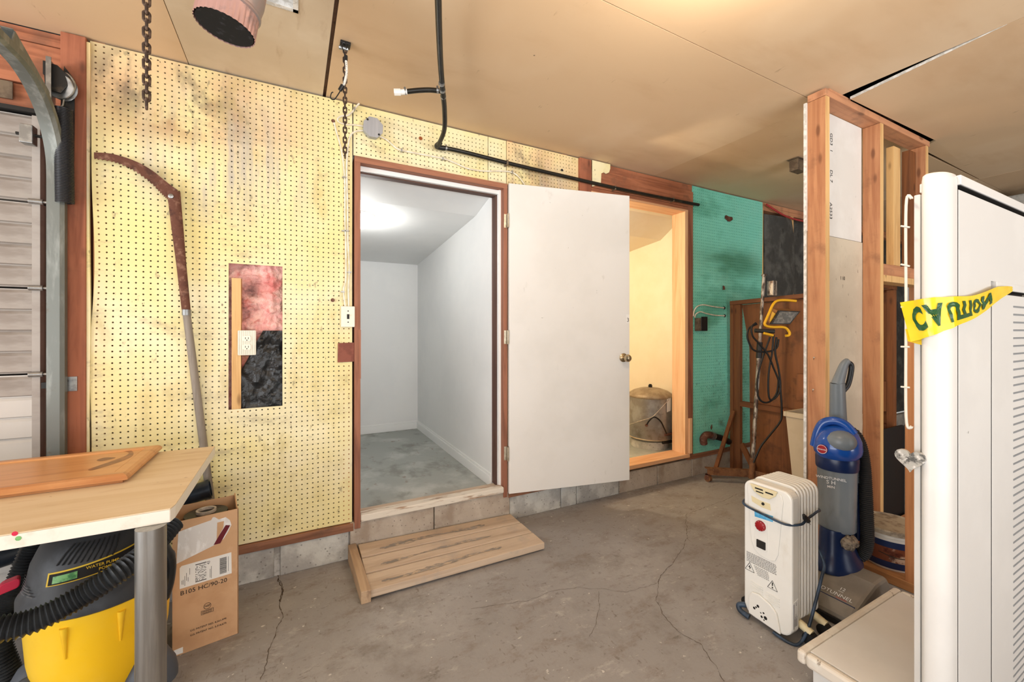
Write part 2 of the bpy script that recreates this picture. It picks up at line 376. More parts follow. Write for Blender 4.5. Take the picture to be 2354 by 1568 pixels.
MT['hose'] = proc('corrugated_hose', rgb(34, 36, 39), [dict(c=rgb(62, 66, 70), s=10, a=0.5)], rough=0.4)
MT['red_plastic'] = proc('red_plastic', rgb(206, 40, 74), rough=0.35)
MT['green_print'] = proc('green_print', rgb(60, 120, 70), [dict(c=rgb(120, 180, 110), s=40)], rough=0.4)
MT['heater'] = proc('heater_cream_enamel', rgb(236, 236, 232), [dict(c=rgb(228, 227, 221), s=3, a=0.5), dict(c=rgb(200, 192, 176), s=(6, 6, 3), lo=0.62, hi=0.76, d=6, a=0.5)], rough=0.35)
MT['heater_fin'] = proc('heater_fin_enamel', rgb(230, 229, 224), [dict(c=rgb(206, 198, 182), s=(5, 5, 2), lo=0.56, hi=0.74, d=5, a=0.6)], rough=0.35)
MT['heater_yellowed'] = proc('yellowed_plastic', rgb(226, 214, 176), rough=0.4)
MT['red_dial'] = proc('red_dial', rgb(150, 20, 28), rough=0.4)
MT['blue_tape'] = proc('blue_tape', rgb(72, 162, 214), [dict(c=rgb(110, 186, 226), s=60)], rough=0.6)
MT['cord_navy'] = proc('navy_cord', rgb(36, 48, 62), [dict(c=rgb(56, 74, 96), s=14)], rough=0.45)
MT['cord_black'] = proc('black_cord', rgb(20, 18, 17), rough=0.5)
MT['hv_blue'] = proc('upright_blue', rgb(22, 72, 152), [dict(c=rgb(30, 84, 170), s=4, a=0.5)], rough=0.22, coat=0.3)
MT['hv_navy'] = proc('upright_navy', rgb(18, 36, 76), rough=0.3)
MT['hv_grey'] = proc('upright_grey', rgb(120, 128, 134), [dict(c=rgb(104, 112, 118), s=3, a=0.5)], rough=0.35)
MT['hv_taupe'] = proc('upright_taupe', rgb(118, 112, 104), [dict(c=rgb(140, 134, 124), s=6, a=0.6, d=6)], rough=0.45)
MT['hv_clear'] = proc('upright_dust_cup', rgb(150, 160, 168), [dict(c=rgb(120, 122, 120), s=(9, 9, 4), lo=0.45, hi=0.7, d=6, a=0.7)], rough=0.16, transmission=0.35, spec=0.6)
MT['dust'] = proc('grey_dust', rgb(150, 138, 122), [dict(c=rgb(104, 94, 84), s=60, d=6)], rough=1.0, bump=(120, 1.0, 0.01))
MT['bucket'] = proc('bucket_white', rgb(222, 218, 208), [dict(c=rgb(190, 180, 164), s=6, lo=0.5, hi=0.7, d=6, a=0.7)], rough=0.45)
MT['bucket_lid'] = proc('bucket_dusty_lid', rgb(176, 164, 144), [dict(c=rgb(120, 106, 90), s=12, lo=0.45, hi=0.65, d=7)], rough=0.8)
MT['bucket_blue'] = proc('bucket_label_blue', rgb(28, 44, 82), rough=0.4)
MT['bucket_photo'] = proc('bucket_label_picture', rgb(120, 66, 44), [dict(c=rgb(206, 176, 150), s=16, lo=0.5, hi=0.62), dict(c=rgb(70, 30, 24), s=12, lo=0.52, hi=0.66)], rough=0.4)
MT['rack'] = proc('rack_white_metal', rgb(222, 221, 218), [dict(c=rgb(214, 213, 210), s=3, a=0.6), dict(c=rgb(120, 116, 110), s=(22, 22, 30), lo=0.745, hi=0.78, d=3, a=0.7)], rough=0.4)
MT['rack_deck'] = proc('rack_deck_white', rgb(222, 221, 218), [dict(c=rgb(230, 229, 226), s=3, a=0.7), dict(c=rgb(70, 64, 58), s=(34, 34, 34), lo=0.735, hi=0.775, d=3, a=0.8)], rough=0.5)
MT['rack_bumper'] = proc('rack_worn_bumper', rgb(222, 214, 202), [dict(c=rgb(230, 226, 216), s=9, lo=0.46, hi=0.6, d=5), dict(c=rgb(120, 100, 80), s=(30, 30, 30), lo=0.64, hi=0.72, d=4, a=0.8)], rough=0.6)
MT['slot'] = proc('slot_shadow_grey', rgb(150, 154, 158), rough=0.5, metal=0.3)
MT['wire_white'] = proc('white_wire', rgb(226, 220, 208), rough=0.4)
MT['tape_yellow'] = proc('caution_tape_yellow', rgb(246, 206, 20), [dict(c=rgb(250, 224, 60), s=12, a=0.6)], rough=0.18, spec=0.7)
MT['tape_green'] = proc('caution_print_green', rgb(36, 84, 46), rough=0.25)
MT['marble'] = proc('heart_marble', rgb(180, 178, 172), [dict(c=rgb(90, 90, 88), s=40, lo=0.48, hi=0.6, d=4), dict(c=rgb(226, 224, 220), s=50, lo=0.55, hi=0.66)], rough=0.25)
MT['bin'] = proc('bin_beige', rgb(196, 182, 156), [dict(c=rgb(184, 168, 142), s=4, a=0.6)], rough=0.5)
MT['yellow_metal'] = proc('worklight_yellow', rgb(238, 180, 26), [dict(c=rgb(150, 100, 30), s=40, lo=0.64, hi=0.74, a=0.6)], rough=0.38)
MT['worklight_dark'] = proc('worklight_housing', rgb(48, 46, 44), [dict(c=rgb(120, 90, 60), s=20, lo=0.55, hi=0.7, a=0.6)], rough=0.5)
MT['worklight_fin'] = proc('worklight_fins', rgb(156, 108, 64), rough=0.6)
MT['worklight_glass'] = proc('worklight_glass', rgb(104, 104, 100), [dict(c=rgb(140, 138, 132), s=30)], rough=0.2, spec=0.7)
MT['elec_brown'] = proc('old_electric_box', rgb(84, 70, 56), [dict(c=rgb(120, 104, 84), s=20, a=0.7)], rough=0.6)
MT['red_cable'] = proc('red_cable', rgb(176, 60, 60), rough=0.45)
MT['lamp_glass'] = proc('closet_lamp_glass', rgb(250, 250, 246), rough=0.3, emit=((1.0, 0.98, 0.94, 1), 7.0))
MT['bulb_glass'] = proc('warm_bulb_glass', rgb(255, 240, 210), rough=0.3, emit=((1.0, 0.72, 0.42, 1), 14.0))
MT['bungee'] = proc('bungee_white', rgb(226, 222, 214), [dict(c=rgb(40, 40, 44), k='vor', s=160, lo=0.3, hi=0.2)], rough=0.7)
MT['white_plug'] = proc('white_pvc', rgb(240, 238, 234), rough=0.4)
MT['crack'] = proc('crack_dark', rgb(92, 82, 74), rough=1.0)
MT['shelf_wood'] = wood('honey_shelf_wood', rgb(198, 134, 84), rgb(158, 96, 56), 'z', f=0.4, knots=False)
MT['shelf_wood_x'] = wood('honey_shelf_base', rgb(186, 134, 86), rgb(150, 98, 58), 'y', f=0.4, knots=False)
MT['rust_paint'] = proc('orange_paint_mark', rgb(150, 84, 44), rough=0.9)

# ------------------------------------------------------------------ mesh tools


def V(*a):
    return Vector(a)


class MB:
    def __init__(s):
        s.v, s.f = [], []

    def add(s, vs, fs):
        o = len(s.v)
        s.v += [Vector(v) for v in vs]
        s.f += [tuple(i + o for i in f) for f in fs]
        return s

    def box(s, x0, x1, y0, y1, z0, z1):
        vs = [(x, y, z) for z in (z0, z1) for y in (y0, y1) for x in (x0, x1)]
        return s.add(vs, [(0, 2, 3, 1), (4, 5, 7, 6), (0, 1, 5, 4), (2, 6, 7, 3), (0, 4, 6, 2), (1, 3, 7, 5)])

    def hexa(s, b, t):
        """8 corners: 4 bottom (ring order) then 4 top"""
        return s.add(list(b) + list(t), [(3, 2, 1, 0), (4, 5, 6, 7), (0, 1, 5, 4), (1, 2, 6, 5), (2, 3, 7, 6), (3, 0, 4, 7)])

    def beam(s, p0, p1, w, h, up=(0, 0, 1)):
        p0, p1 = Vector(p0), Vector(p1)
        d = (p1 - p0).normalized()
        u = Vector(up)
        sd = d.cross(u)
        if sd.length < 1e-5:
            sd = d.cross(Vector((1, 0, 0)))
        sd.normalize()
        u = sd.cross(d).normalized()
        a = sd * (w / 2)
        c = u * (h / 2)
        return s.hexa([p0 - a - c, p0 + a - c, p0 + a + c, p0 - a + c], [p1 - a - c, p1 + a - c, p1 + a + c, p1 - a + c])

    def tube(s, pts, r, n=10, closed=False, caps=True, flat=1.0):
        pts = [Vector(p) for p in pts]
        m = len(pts)
        rs = r if isinstance(r, (list, tuple)) else [r] * m
        tan = []
        for i in range(m):
            a = pts[(i - 1) % m] if (closed or i > 0) else pts[i]
            b = pts[(i + 1) % m] if (closed or i < m - 1) else pts[i]
            t = b - a
            tan.append(t.normalized() if t.length > 1e-9 else Vector((0, 0, 1)))
        ref = Vector((0, 0, 1)) if abs(tan[0].z) < 0.9 else Vector((1, 0, 0))
        nrm = (ref - tan[0] * ref.dot(tan[0])).normalized()
        vs, fs = [], []
        for i in range(m):
            nrm = (nrm - tan[i] * nrm.dot(tan[i]))
            nrm = nrm.normalized() if nrm.length > 1e-6 else tan[i].orthogonal().normalized()
            bn = tan[i].cross(nrm)
            for k in range(n):
                a = 2 * math.pi * k / n
                vs.append(pts[i] + nrm * (math.cos(a) * rs[i]) + bn * (math.sin(a) * rs[i] * flat))
        for i in range(m if closed else m - 1):
            j = (i + 1) % m
            for k in range(n):
                q = (k + 1) % n
                fs.append((i * n + k, i * n + q, j * n + q, j * n + k))
        if caps and not closed:
            fs.append(tuple(range(n - 1, -1, -1)))
            fs.append(tuple((m - 1) * n + k for k in range(n)))
        return s.add(vs, fs)

    def cyl(s, p0, p1, r, r2=None, n=20):
        return s.tube([p0, p1], [r, r if r2 is None else r2], n)

    def lathe(s, prof, c=(0, 0, 0), n=32, ax=(0, 0, 1), sx=1.0, sy=1.0):
        ax = Vector(ax).normalized()
        u = Vector((1, 0, 0)) if abs(ax.x) < 0.9 else Vector((0, 1, 0))
        u = (u - ax * u.dot(ax)).normalized()
        w = ax.cross(u)
        c = Vector(c)
        vs, fs = [], []
        for (r, z) in prof:
            for k in range(n):
                a = 2 * math.pi * k / n
                vs.append(c + ax * z + u * (math.cos(a) * r * sx) + w * (math.sin(a) * r * sy))
        for i in range(len(prof) - 1):
            for k in range(n):
                q = (k + 1) % n
                fs.append((i * n + k, i * n + q, (i + 1) * n + q, (i + 1) * n + k))
        if prof[0][0] > 1e-4:
            fs.append(tuple(range(n - 1, -1, -1)))
        if prof[-1][0] > 1e-4:
            fs.append(tuple((len(prof) - 1) * n + k for k in range(n)))
        return s.add(vs, fs)

    def prism(s, poly, o, ux, uy, d):
        """polygon (2-D) at o + x*ux + y*uy, extruded by vector d"""
        o, ux, uy, d = Vector(o), Vector(ux), Vector(uy), Vector(d)
        n = len(poly)
        a = [o + ux * x + uy * y for x, y in poly]
        b = [p + d for p in a]
        fs = [tuple(range(n)), tuple(range(2 * n - 1, n - 1, -1))]
        fs += [(i, i + n, (i + 1) % n + n, (i + 1) % n) for i in range(n)]
        return s.add(a + b, fs)

    def grid(s, nx, ny, fn):
        vs = [fn(i / nx, j / ny) for j in range(ny + 1) for i in range(nx + 1)]
        fs = [(j * (nx + 1) + i, j * (nx + 1) + i + 1, (j + 1) * (nx + 1) + i + 1, (j + 1) * (nx + 1) + i) for j in range(ny) for i in range(nx)]
        return s.add(vs, fs)

    def ell(s, c, rx, ry, rz, n=20, m=12):
        c = Vector(c)
        vs, fs = [], []
        for j in range(m + 1):
            t = math.pi * j / m
            for k in range(n):
                a = 2 * math.pi * k / n
                vs.append(c + Vector((rx * math.sin(t) * math.cos(a), ry * math.sin(t) * math.sin(a), rz * math.cos(t))))
        for j in range(m):
            for k in range(n):
                q = (k + 1) % n
                fs.append((j * n + k, j * n + q, (j + 1) * n + q, (j + 1) * n + k))
        return s.add(vs, fs)

    def warp(s, fn):
        s.v = [Vector(fn(v)) for v in s.v]
        return s


def rrect(x0, x1, y0, y1, r, n=5):
    out = []
    rr = r if isinstance(r, (list, tuple)) else [r] * 4
    for (cx, cy, a0, q) in ((x1, y1, 0, rr[0]), (x0, y1, 90, rr[1]), (x0, y0, 180, rr[2]), (x1, y0, 270, rr[3])):
        sx = -1 if cx == x1 else 1
        sy = -1 if cy == y1 else 1
        for k in range(n + 1):
            a = math.radians(a0 + 90 * k / n)
            out.append((cx + sx * q + q * math.cos(a), cy + sy * q + q * math.sin(a)))
    return out


def spline(pts, k=8, closed=False):
    pts = [Vector(p) for p in pts]
    n = len(pts)
    out = []
    rng = n if closed else n - 1
    for i in range(rng):
        if closed:
            p0, p1, p2, p3 = pts[(i - 1) % n], pts[i], pts[(i + 1) % n], pts[(i + 2) % n]
        else:
            p0, p1, p2, p3 = pts[max(i - 1, 0)], pts[i], pts[i + 1], pts[min(i + 2, n - 1)]
        for j in range(k):
            t = j / k
            out.append(0.5 * ((2 * p1) + (p2 - p0) * t + (2 * p0 - 5 * p1 + 4 * p2 - p3) * t * t + (3 * p1 - p0 - 3 * p2 + p3) * t ** 3))
    if not closed:
        out.append(pts[-1].copy())
    return out


def resample(pts, step):
    pts = [Vector(p) for p in pts]
    out = [pts[0]]
    acc = 0.0
    for a, b in zip(pts, pts[1:]):
        L = (b - a).length
        d = step - acc
        while d <= L:
            out.append(a.lerp(b, d / L))
            d += step
        acc = (acc + L) % step
    return out


ROOTM, ORG, ROOT = {}, {}, {}


def _mesh(name, mb, smooth):
    me = bpy.data.meshes.new(name)
    me.from_pydata([tuple(v) for v in mb.v], [], mb.f)
    b = bmesh.new()
    b.from_mesh(me)
    bmesh.ops.recalc_face_normals(b, faces=b.faces)
    b.to_mesh(me)
    b.free()
    if smooth:
        me.polygons.foreach_set('use_smooth', [True] * len(me.polygons))
        me.set_sharp_from_angle(angle=math.radians(smooth if smooth > 1 else 40))
    me.update()
    return me


def _finish(o, mat, bevel, subsurf):
    ms = mat if isinstance(mat, (list, tuple)) else [mat]
    for m in ms:
        o.data.materials.append(MT[m] if isinstance(m, str) else m)
    if bevel:
        md = o.modifiers.new('bevel', 'BEVEL')
        md.width = bevel
        md.segments = 2
        md.limit_method = 'ANGLE'
        md.angle_limit = math.radians(35)
    if subsurf:
        md = o.modifiers.new('subsurf', 'SUBSURF')
        md.levels = md.render_levels = subsurf


def tags(o, label=None, cat=None, group=None, kind=None):
    if label:
        o['label'] = label
    if cat:
        o['category'] = cat
    if group:
        o['group'] = group
    if kind:
        o['kind'] = kind
    return o


def thing(name, label, cat, loc, rotz=0.0, group=None, kind=None):
    o = bpy.data.objects.new(name, None)
    o.empty_display_size = 0.05
    COL.objects.link(o)
    o.location = loc
    o.rotation_euler = (0, 0, rotz)
    ROOTM[o] = Matrix.Translation(Vector(loc)) @ Matrix.Rotation(rotz, 4, 'Z')
    ORG[o] = Vector((0, 0, 0))
    ROOT[o] = o
    return tags(o, label, cat, group, kind)


def part(mb, name, mat, parent, world=True, smooth=0, bevel=0, subsurf=0, label=None, kind=None):
    r = ROOT[parent]
    vs = mb.v
    if world:
        inv = ROOTM[r].inverted()
        vs = [inv @ v for v in vs]
    lo = Vector([min(v[i] for v in vs) for i in range(3)])
    hi = Vector([max(v[i] for v in vs) for i in range(3)])
    c = (lo + hi) / 2
    m2 = MB()
    m2.v = [v - c for v in vs]
    m2.f = mb.f
    o = bpy.data.objects.new(name, _mesh(name, m2, smooth))
    COL.objects.link(o)
    o.parent = parent
    o.location = c - ORG[parent]
    ORG[o] = c
    ROOT[o] = r
    _finish(o, mat, bevel, subsurf)
    return tags(o, label, None, None, kind)


def copy_part(src, parent, offset):
    """another piece alike: shares the mesh, moved by offset (root frame)"""
    o = src.copy()
    COL.objects.link(o)
    o.parent = parent
    ROOT[o] = ROOT[parent]
    ORG[o] = ORG[src] + Vector(offset)
    o.location = ORG[o] - ORG[parent]
    return o


def solo(mb, name, mat, label, cat, group=None, kind=None, smooth=0, bevel=0, subsurf=0, rot=None):
    lo = Vector([min(v[i] for v in mb.v) for i in range(3)])
    hi = Vector([max(v[i] for v in mb.v) for i in range(3)])
    c = Vector(((lo.x + hi.x) / 2, (lo.y + hi.y) / 2, lo.z))
    m2 = MB()
    m2.v = [v - c for v in mb.v]
    m2.f = mb.f
    o = bpy.data.objects.new(name, _mesh(name, m2, smooth))
    COL.objects.link(o)
    o.location = c
    ROOTM[o] = Matrix.Translation(c)
    ORG[o] = Vector((0, 0, 0))
    ROOT[o] = o
    _finish(o, mat, bevel, subsurf)
    return tags(o, label, cat, group, kind)


_tc = {}


def text(mb, s, o, ux, uy, size, flipy=False, align='CENTER', depth=0.0004, bold=0.0):
    """flat lettering: s at o, baseline along ux, letters up along uy; depth lifts it off the surface"""
    key = (s, align, bold)
    if key not in _tc:
        cu = bpy.data.curves.new('lettering', 'FONT')
        cu.body = s
        cu.align_x = align
        cu.align_y = 'CENTER'
        cu.resolution_u = 3
        cu.offset = bold
        ob = bpy.data.objects.new('lettering', cu)
        COL.objects.link(ob)
        bpy.context.view_layer.update()
        me = bpy.data.meshes.new_from_object(ob)
        _tc[key] = ([v.co.copy() for v in me.vertices], [tuple(p.vertices) for p in me.polygons])
        bpy.data.meshes.remove(me)
        bpy.data.objects.remove(ob)
        bpy.data.curves.remove(cu)
    vs, fs = _tc[key]
    o, ux, uy = Vector(o), Vector(ux).normalized(), Vector(uy).normalized()
    nz = ux.cross(uy)
    k = -1 if flipy else 1
    mb.add([o + ux * (v.x * size) + uy * (v.y * size * k) + nz * depth for v in vs], fs)
    return mb


def rects(mb, lst, o, ux, uy, off=0.0004):
    """flat printed rectangles (x0, x1, y0, y1) on a plane"""
    o, ux, uy = Vector(o), Vector(ux).normalized(), Vector(uy).normalized()
    nz = ux.cross(uy) * off
    for (x0, x1, y0, y1) in lst:
        mb.add([o + ux * x + uy * y + nz for x, y in ((x0, y0), (x1, y0), (x1, y1), (x0, y1))], [(0, 1, 2, 3)])
    return mb


def ring(c, u, w, r, t, a0=0, a1=360, n=24):
    """flat annulus points as MB"""
    m = MB()
    c, u, w = Vector(c), Vector(u), Vector(w)
    vs, fs = [], []
    for k in range(n + 1):
        a = math.radians(a0 + (a1 - a0) * k / n)
        d = u * math.cos(a) + w * math.sin(a)
        vs += [c + d * (r - t / 2), c + d * (r + t / 2)]
    fs = [(2 * k, 2 * k + 1, 2 * k + 3, 2 * k + 2) for k in range(n)]
    return m.add(vs, fs)

# ================================================================== THE SETTING
WY = 2.415          # face of the long wall
CZ = 2.5            # ceiling
FZ = 0.20           # floor of the two closets behind the wall
XD0, XD1 = 0.29, 1.238      # the white door's frame, outer edges
XO0, XO1 = 1.885, 2.92      # the pine-framed opening


def struct(name, label, cat, loc=(0, 0, 0)):
    return thing(name, label, cat, loc, kind='structure')


# ---- floor
fl = MB()
fl.grid(1, 1, lambda a, b: (-3.7 + 11.3 * a, -3.52 + 6.0 * b, 0))
floor = solo(fl, 'floor', 'concrete', 'worn brown and grey concrete garage floor with cracks', 'floor', kind='structure')
floor['kind'] = 'structure'


def crack(pix, w=0.0045, jit=0.006, seed=1):
    rnd = random.Random(seed)
    pts = [onZ(x, y, 0.0) for x, y in pix]
    pts = resample(pts, 0.012)
    m = MB()
    L_, R_ = [], []
    off = 0.0
    for i, p in enumerate(pts):
        a, b = pts[max(i - 1, 0)], pts[min(i + 1, len(pts) - 1)]
        t = (b - a).normalized()
        nn = Vector((-t.y, t.x, 0))
        off = off * 0.8 + rnd.uniform(-jit, jit) * 0.7
        ww = 0.55 * w * rnd.uniform(0.2, 1.0)
        L_.append(p + nn * (off + ww / 2) + Vector((0, 0, 0.0008)))
        R_.append(p + nn * (off - ww / 2) + Vector((0, 0, 0.0008)))
    n = len(pts)
    m.add(L_ + R_, [(i, i + 1, n + i + 1, n + i) for i in range(n - 1)])
    part(m, 'crack', 'crack', floor)


crack([(640, 1322), (648, 1350), (640, 1385), (645, 1420), (628, 1465), (612, 1520), (598, 1567)], 0.008, 0.006, 3)
crack([(640, 1330), (652, 1360), (646, 1385)], 0.016, 0.006, 9)
crack([(1698, 1135), (1640, 1160), (1580, 1182), (1576, 1235), (1562, 1270), (1545, 1295), (1515, 1330), (1508, 1375), (1520, 1410), (1560, 1455), (1610, 1480), (1645, 1530), (1668, 1567)], 0.006, 0.006, 4)
crack([(1510, 1340), (1440, 1362), (1385, 1355), (1330, 1352), (1270, 1360), (1215, 1382), (1160, 1388), (1080, 1400)], 0.0035, 0.006, 5)
crack([(570, 1372), (640, 1352), (720, 1332), (800, 1312)], 0.0018, 0.004, 6)
crack([(1376, 1360), (1378, 1400), (1368, 1440), (1352, 1465)], 0.004, 0.003, 11)

# ---- ceiling: boards nailed up between the joists
ceiling = struct('ceiling', 'tan gypsum board ceiling in large sheets with open joints', 'ceiling', (0, 0, CZ))


def cboard(x0, x1, y0, y1, mat='ceiling', z=0.0):
    m = MB()
    m.box(x0, x1, y0, y1, CZ + z, CZ + z + 0.0127)
    return part(m, 'ceiling_board', mat, ceiling)


GX, GX2, JY = 0.153, 2.575, 1.222
cboard(-3.7, -0.4365, -0.004, WY + 0.02)
cboard(-3.7, -0.4365, -3.5, -0.01)
# pale strip with the hatch cut out of it
HX0, HX1, HY0, HY1 = -0.26, 0.016, 1.46, 1.833
m = MB()
m.box(-0.4335, GX - 0.016, HY1, WY + 0.02, CZ, CZ + 0.0127)
m.box(-0.4335, HX0, -0.004, HY1, CZ, CZ + 0.0127)
m.box(HX1, GX - 0.016, -0.004, HY1, CZ, CZ + 0.0127)
m.box(HX0, HX1, -0.004, HY0, CZ, CZ + 0.0127)
part(m, 'ceiling_board', 'ceiling_pale', ceiling)
cboard(-0.4335, GX - 0.01, -3.5, -0.01, 'ceiling_pale')
for (x0, x1) in ((GX, GX2 - 0.002),):
    cboard(x0, x1, JY + 0.004, WY + 0.02)
    cboard(x0, x1, -0.004, JY - 0.0)
    cboard(x0, x1, -1.23, -0.008)
    cboard(x0, x1, -3.5, -1.235)
cboard(GX2 + 0.001, 5.0, JY + 0.004, WY + 0.02, z=0.002)
# the sheet whose corner has dropped away from its neighbour
m = MB()
ct = 0.0127
a = [(GX2 + 0.06, 1.112, CZ - 0.012), (GX2 + 0.001, 0.55, CZ), (GX2 + 0.001, -0.004, CZ), (5.0, -0.004, CZ), (5.0, 1.218, CZ), (3.80, 1.2, CZ - 0.002), (3.72, 1.10, CZ - 0.006)]
b = [(x, y, z + ct) for x, y, z in a]
n = len(a)
m.add(a + b, [tuple(range(n)), tuple(range(2 * n - 1, n - 1, -1))] + [(i, i + n, (i + 1) % n + n, (i + 1) % n) for i in range(n)])
part(m, 'ceiling_board', 'ceiling', ceiling)
m = MB()
m.beam((GX2 + 0.058, 1.112, CZ - 0.006), (GX2 - 0.0005, 0.55, CZ + 0.006), 0.003, 0.013)
part(m, 'paper_torn_edge', 'white_edge', ceiling)
cboard(GX2 + 0.001, 5.0, -3.5, -0.008)
for y0, y1 in ((-3.5, -0.01), (-0.004, JY), (JY + 0.004, WY + 0.02)):
    cboard(5.005, 7.6, y0, y1)
m = MB()
m.box(-3.9, 7.9, -3.7, 5.0, CZ + 0.16, CZ + 0.18)  # unseen shell added above the boards to keep daylight out of their gaps
m.box(-3.9, 7.9, -3.7, -3.65, CZ, CZ + 0.16)
m.box(-3.9, 7.9, WY + 0.6, WY + 0.65, CZ + 0.02, CZ + 0.16)
m.box(-3.9, -3.85, -3.7, 5.0, CZ, CZ + 0.16)
m.box(7.85, 7.9, -3.7, 5.0, CZ, CZ + 0.16)
part(m, 'light_block_shell', 'dark_gap', ceiling)
m = MB()
for jx in (GX - 0.02, -0.4, 0.75, 1.36, 1.97, GX2 - 0.0, 3.2):
    m2 = MB()
    m2.box(jx - 0.019, jx + 0.019, -3.4, WY + 0.3, CZ + 0.0135, CZ + 0.15)
    part(m2, 'joist', 'frame_dark', ceiling)

# hatch: white metal edged opening
hatch = thing('ceiling_hatch', 'white metal framed square opening in the ceiling beside the flue pipe', 'ceiling hatch', ((HX0 + HX1) / 2, (HY0 + HY1) / 2, CZ))
m = MB()
for (x0, x1, y0, y1) in ((HX0, HX1, HY1 - 0.018, HY1), (HX0, HX1, HY0, HY0 + 0.018), (HX0, HX0 + 0.018, HY0, HY1), (HX1 - 0.018, HX1, HY0, HY1)):
    m.box(x0, x1, y0, y1, CZ - 0.003, CZ + 0.05)
part(m, 'frame', 'white_edge', hatch)
m = MB()
m.box(HX0 + 0.06, HX1 - 0.075, HY0 + 0.06, HY1 - 0.075, CZ + 0.03, CZ + 0.05)
part(m, 'inner_panel', 'white_edge', hatch, bevel=0.004)
m = MB()
m.box(HX0, HX1, HY0, HY1, CZ + 0.055, CZ + 0.06)
part(m, 'backing', 'dark_gap', hatch)

# bare bulb added out of view to brighten the room
gb = thing('added_bulb', 'added warm bulb in a white holder on the ceiling, out of view', 'light bulb', (1.15, 0.72, CZ))
m = MB()
m.lathe([(0.055, 0.0), (0.055, -0.02), (0.03, -0.05), (0.02, -0.055)], (1.15, 0.72, CZ), 20)
part(m, 'holder', 'white_plug', gb, smooth=40)
m = MB()
m.ell((1.15, 0.72, CZ - 0.095), 0.03, 0.03, 0.042)
part(m, 'bulb', 'bulb_glass', gb, smooth=60)
lamp('added_bulb_light', 'POINT', (1.15, 0.72, CZ - 0.2), 21.0, (1.0, 0.88, 0.72), shadow_soft_size=0.05)

# ---- outer walls of the garage (behind and beside the camera), with two assumed open doorways for the daylight
m = MB()
m.box(-3.7, -1.6, -3.52, -3.4, 0, CZ)
m.box(4.0, 7.6, -3.52, -3.4, 0, CZ)
m.box(-1.6, 4.0, -3.52, -3.4, 2.3, CZ)
solo(m, 'wall_front', 'room_paint', 'painted garage wall around the open doorway behind the viewer', 'wall', kind='structure')
m = MB()
m.box(-3.72, -3.6, -3.4, -2.3, 0, CZ)
m.box(-3.72, -3.6, 1.5, WY + 0.3, 0, CZ)
m.box(-3.72, -3.6, -2.3, 1.5, 2.3, CZ)
solo(m, 'wall_left', 'room_paint', 'painted garage side wall around an open side doorway', 'wall', kind='structure')
m = MB()
m.box(7.5, 7.62, -3.4, WY + 0.3, 0, CZ)
solo(m, 'wall_right', 'room_paint', 'painted far end wall of the garage', 'wall', kind='structure')

# ---- the long wall
wall = struct('wall_back', 'long garage wall clad in perforated yellow and green board over concrete blocks', 'wall', (1.0, WY, 0))


def pegboard(x0, x1, z0, z1, Y, mat, cut=None, left_wave=0.0, amp=0.003, pitch=0.0254, r=0.0038, holes=True):
    xs, zs = [], []
    k = 0
    ox, oz = x0 + 0.004, z0 + 0.006
    while ox + k * pitch < x1:
        xs.append(ox + k * pitch)
        k += 1
    k = 0
    while oz + k * pitch < z1:
        zs.append(oz + k * pitch)
        k += 1
    xs = sorted(set(xs + [x0, x1]))
    zs = sorted(set(zs + [z0, z1]))
    vs, fs = [], []
    th = 0.006
    oct_ = [(math.cos(math.radians(22.5 + 45 * i)) * r, math.sin(math.radians(22.5 + 45 * i)) * r) for i in range(8)]

    def bow(x, z):
        b = amp * math.sin(x * 5.1 + z * 1.3) + amp * 0.8 * math.sin(z * 4.3 + 1.0)
        dx = 0.0
        if left_wave:
            w = max(0.0, 1 - (x - x0) / 0.12)
            dx = left_wave * w * (math.sin(z * 4.6 + 0.4) + 0.5 * math.sin(z * 9.3))
        return dx, b

    def put(x, y, z):
        dx, b = bow(x, z)
        vs.append((x + dx, y + b, z))
        return len(vs) - 1
    for i in range(len(xs) - 1):
        for j in range(len(zs) - 1):
            xa, xb, za, zb = xs[i], xs[i + 1], zs[j], zs[j + 1]
            cx, cz = (xa + xb) / 2, (za + zb) / 2
            if cut and cut[0] < cx < cut[1] and cut[2] < cz < cut[3]:
                continue
            c = [put(xb, Y, zb), put(xa, Y, zb), put(xa, Y, za), put(xb, Y, za)]
            if holes and abs(xb - xa - pitch) < 1e-6 and abs(zb - za - pitch) < 1e-6:
                f_ = [put(cx + a, Y, cz + b) for a, b in oct_]
                g_ = [put(cx + a, Y + th, cz + b) for a, b in oct_]
                # octagon indices: 0:22 1:67 2:112 3:157 4:202 5:247 6:292 7:337
                fs += [(c[0], f_[1], f_[0]), (c[1], f_[3], f_[2]), (c[2], f_[5], f_[4]), (c[3], f_[7], f_[6])]
                fs += [(c[0], c[1], f_[2], f_[1]), (c[1], c[2], f_[4], f_[3]), (c[2], c[3], f_[6], f_[5]), (c[3], c[0], f_[0], f_[7])]
                fs += [(f_[q], f_[(q + 1) % 8], g_[(q + 1) % 8], g_[q]) for q in range(8)]
            else:
                fs.append(tuple(c))
    m = MB()
    m.v = [Vector(v) for v in vs]
    m.f = fs
    # edges of the sheet
    for (a, b) in ((x0, x0), (x1, x1)):
        for j in range(len(zs) - 1):
            q = [(a, Y, zs[j]), (a, Y, zs[j + 1]), (a, Y + th, zs[j + 1]), (a, Y + th, zs[j])]
            w = []
            for (x, y, z) in q:
                dx, bb = bow(x, z)
                w.append((x + dx, y + bb, z))
            m.add(w, [(0, 1, 2, 3)])
    return part(m, 'pegboard', mat, wall)


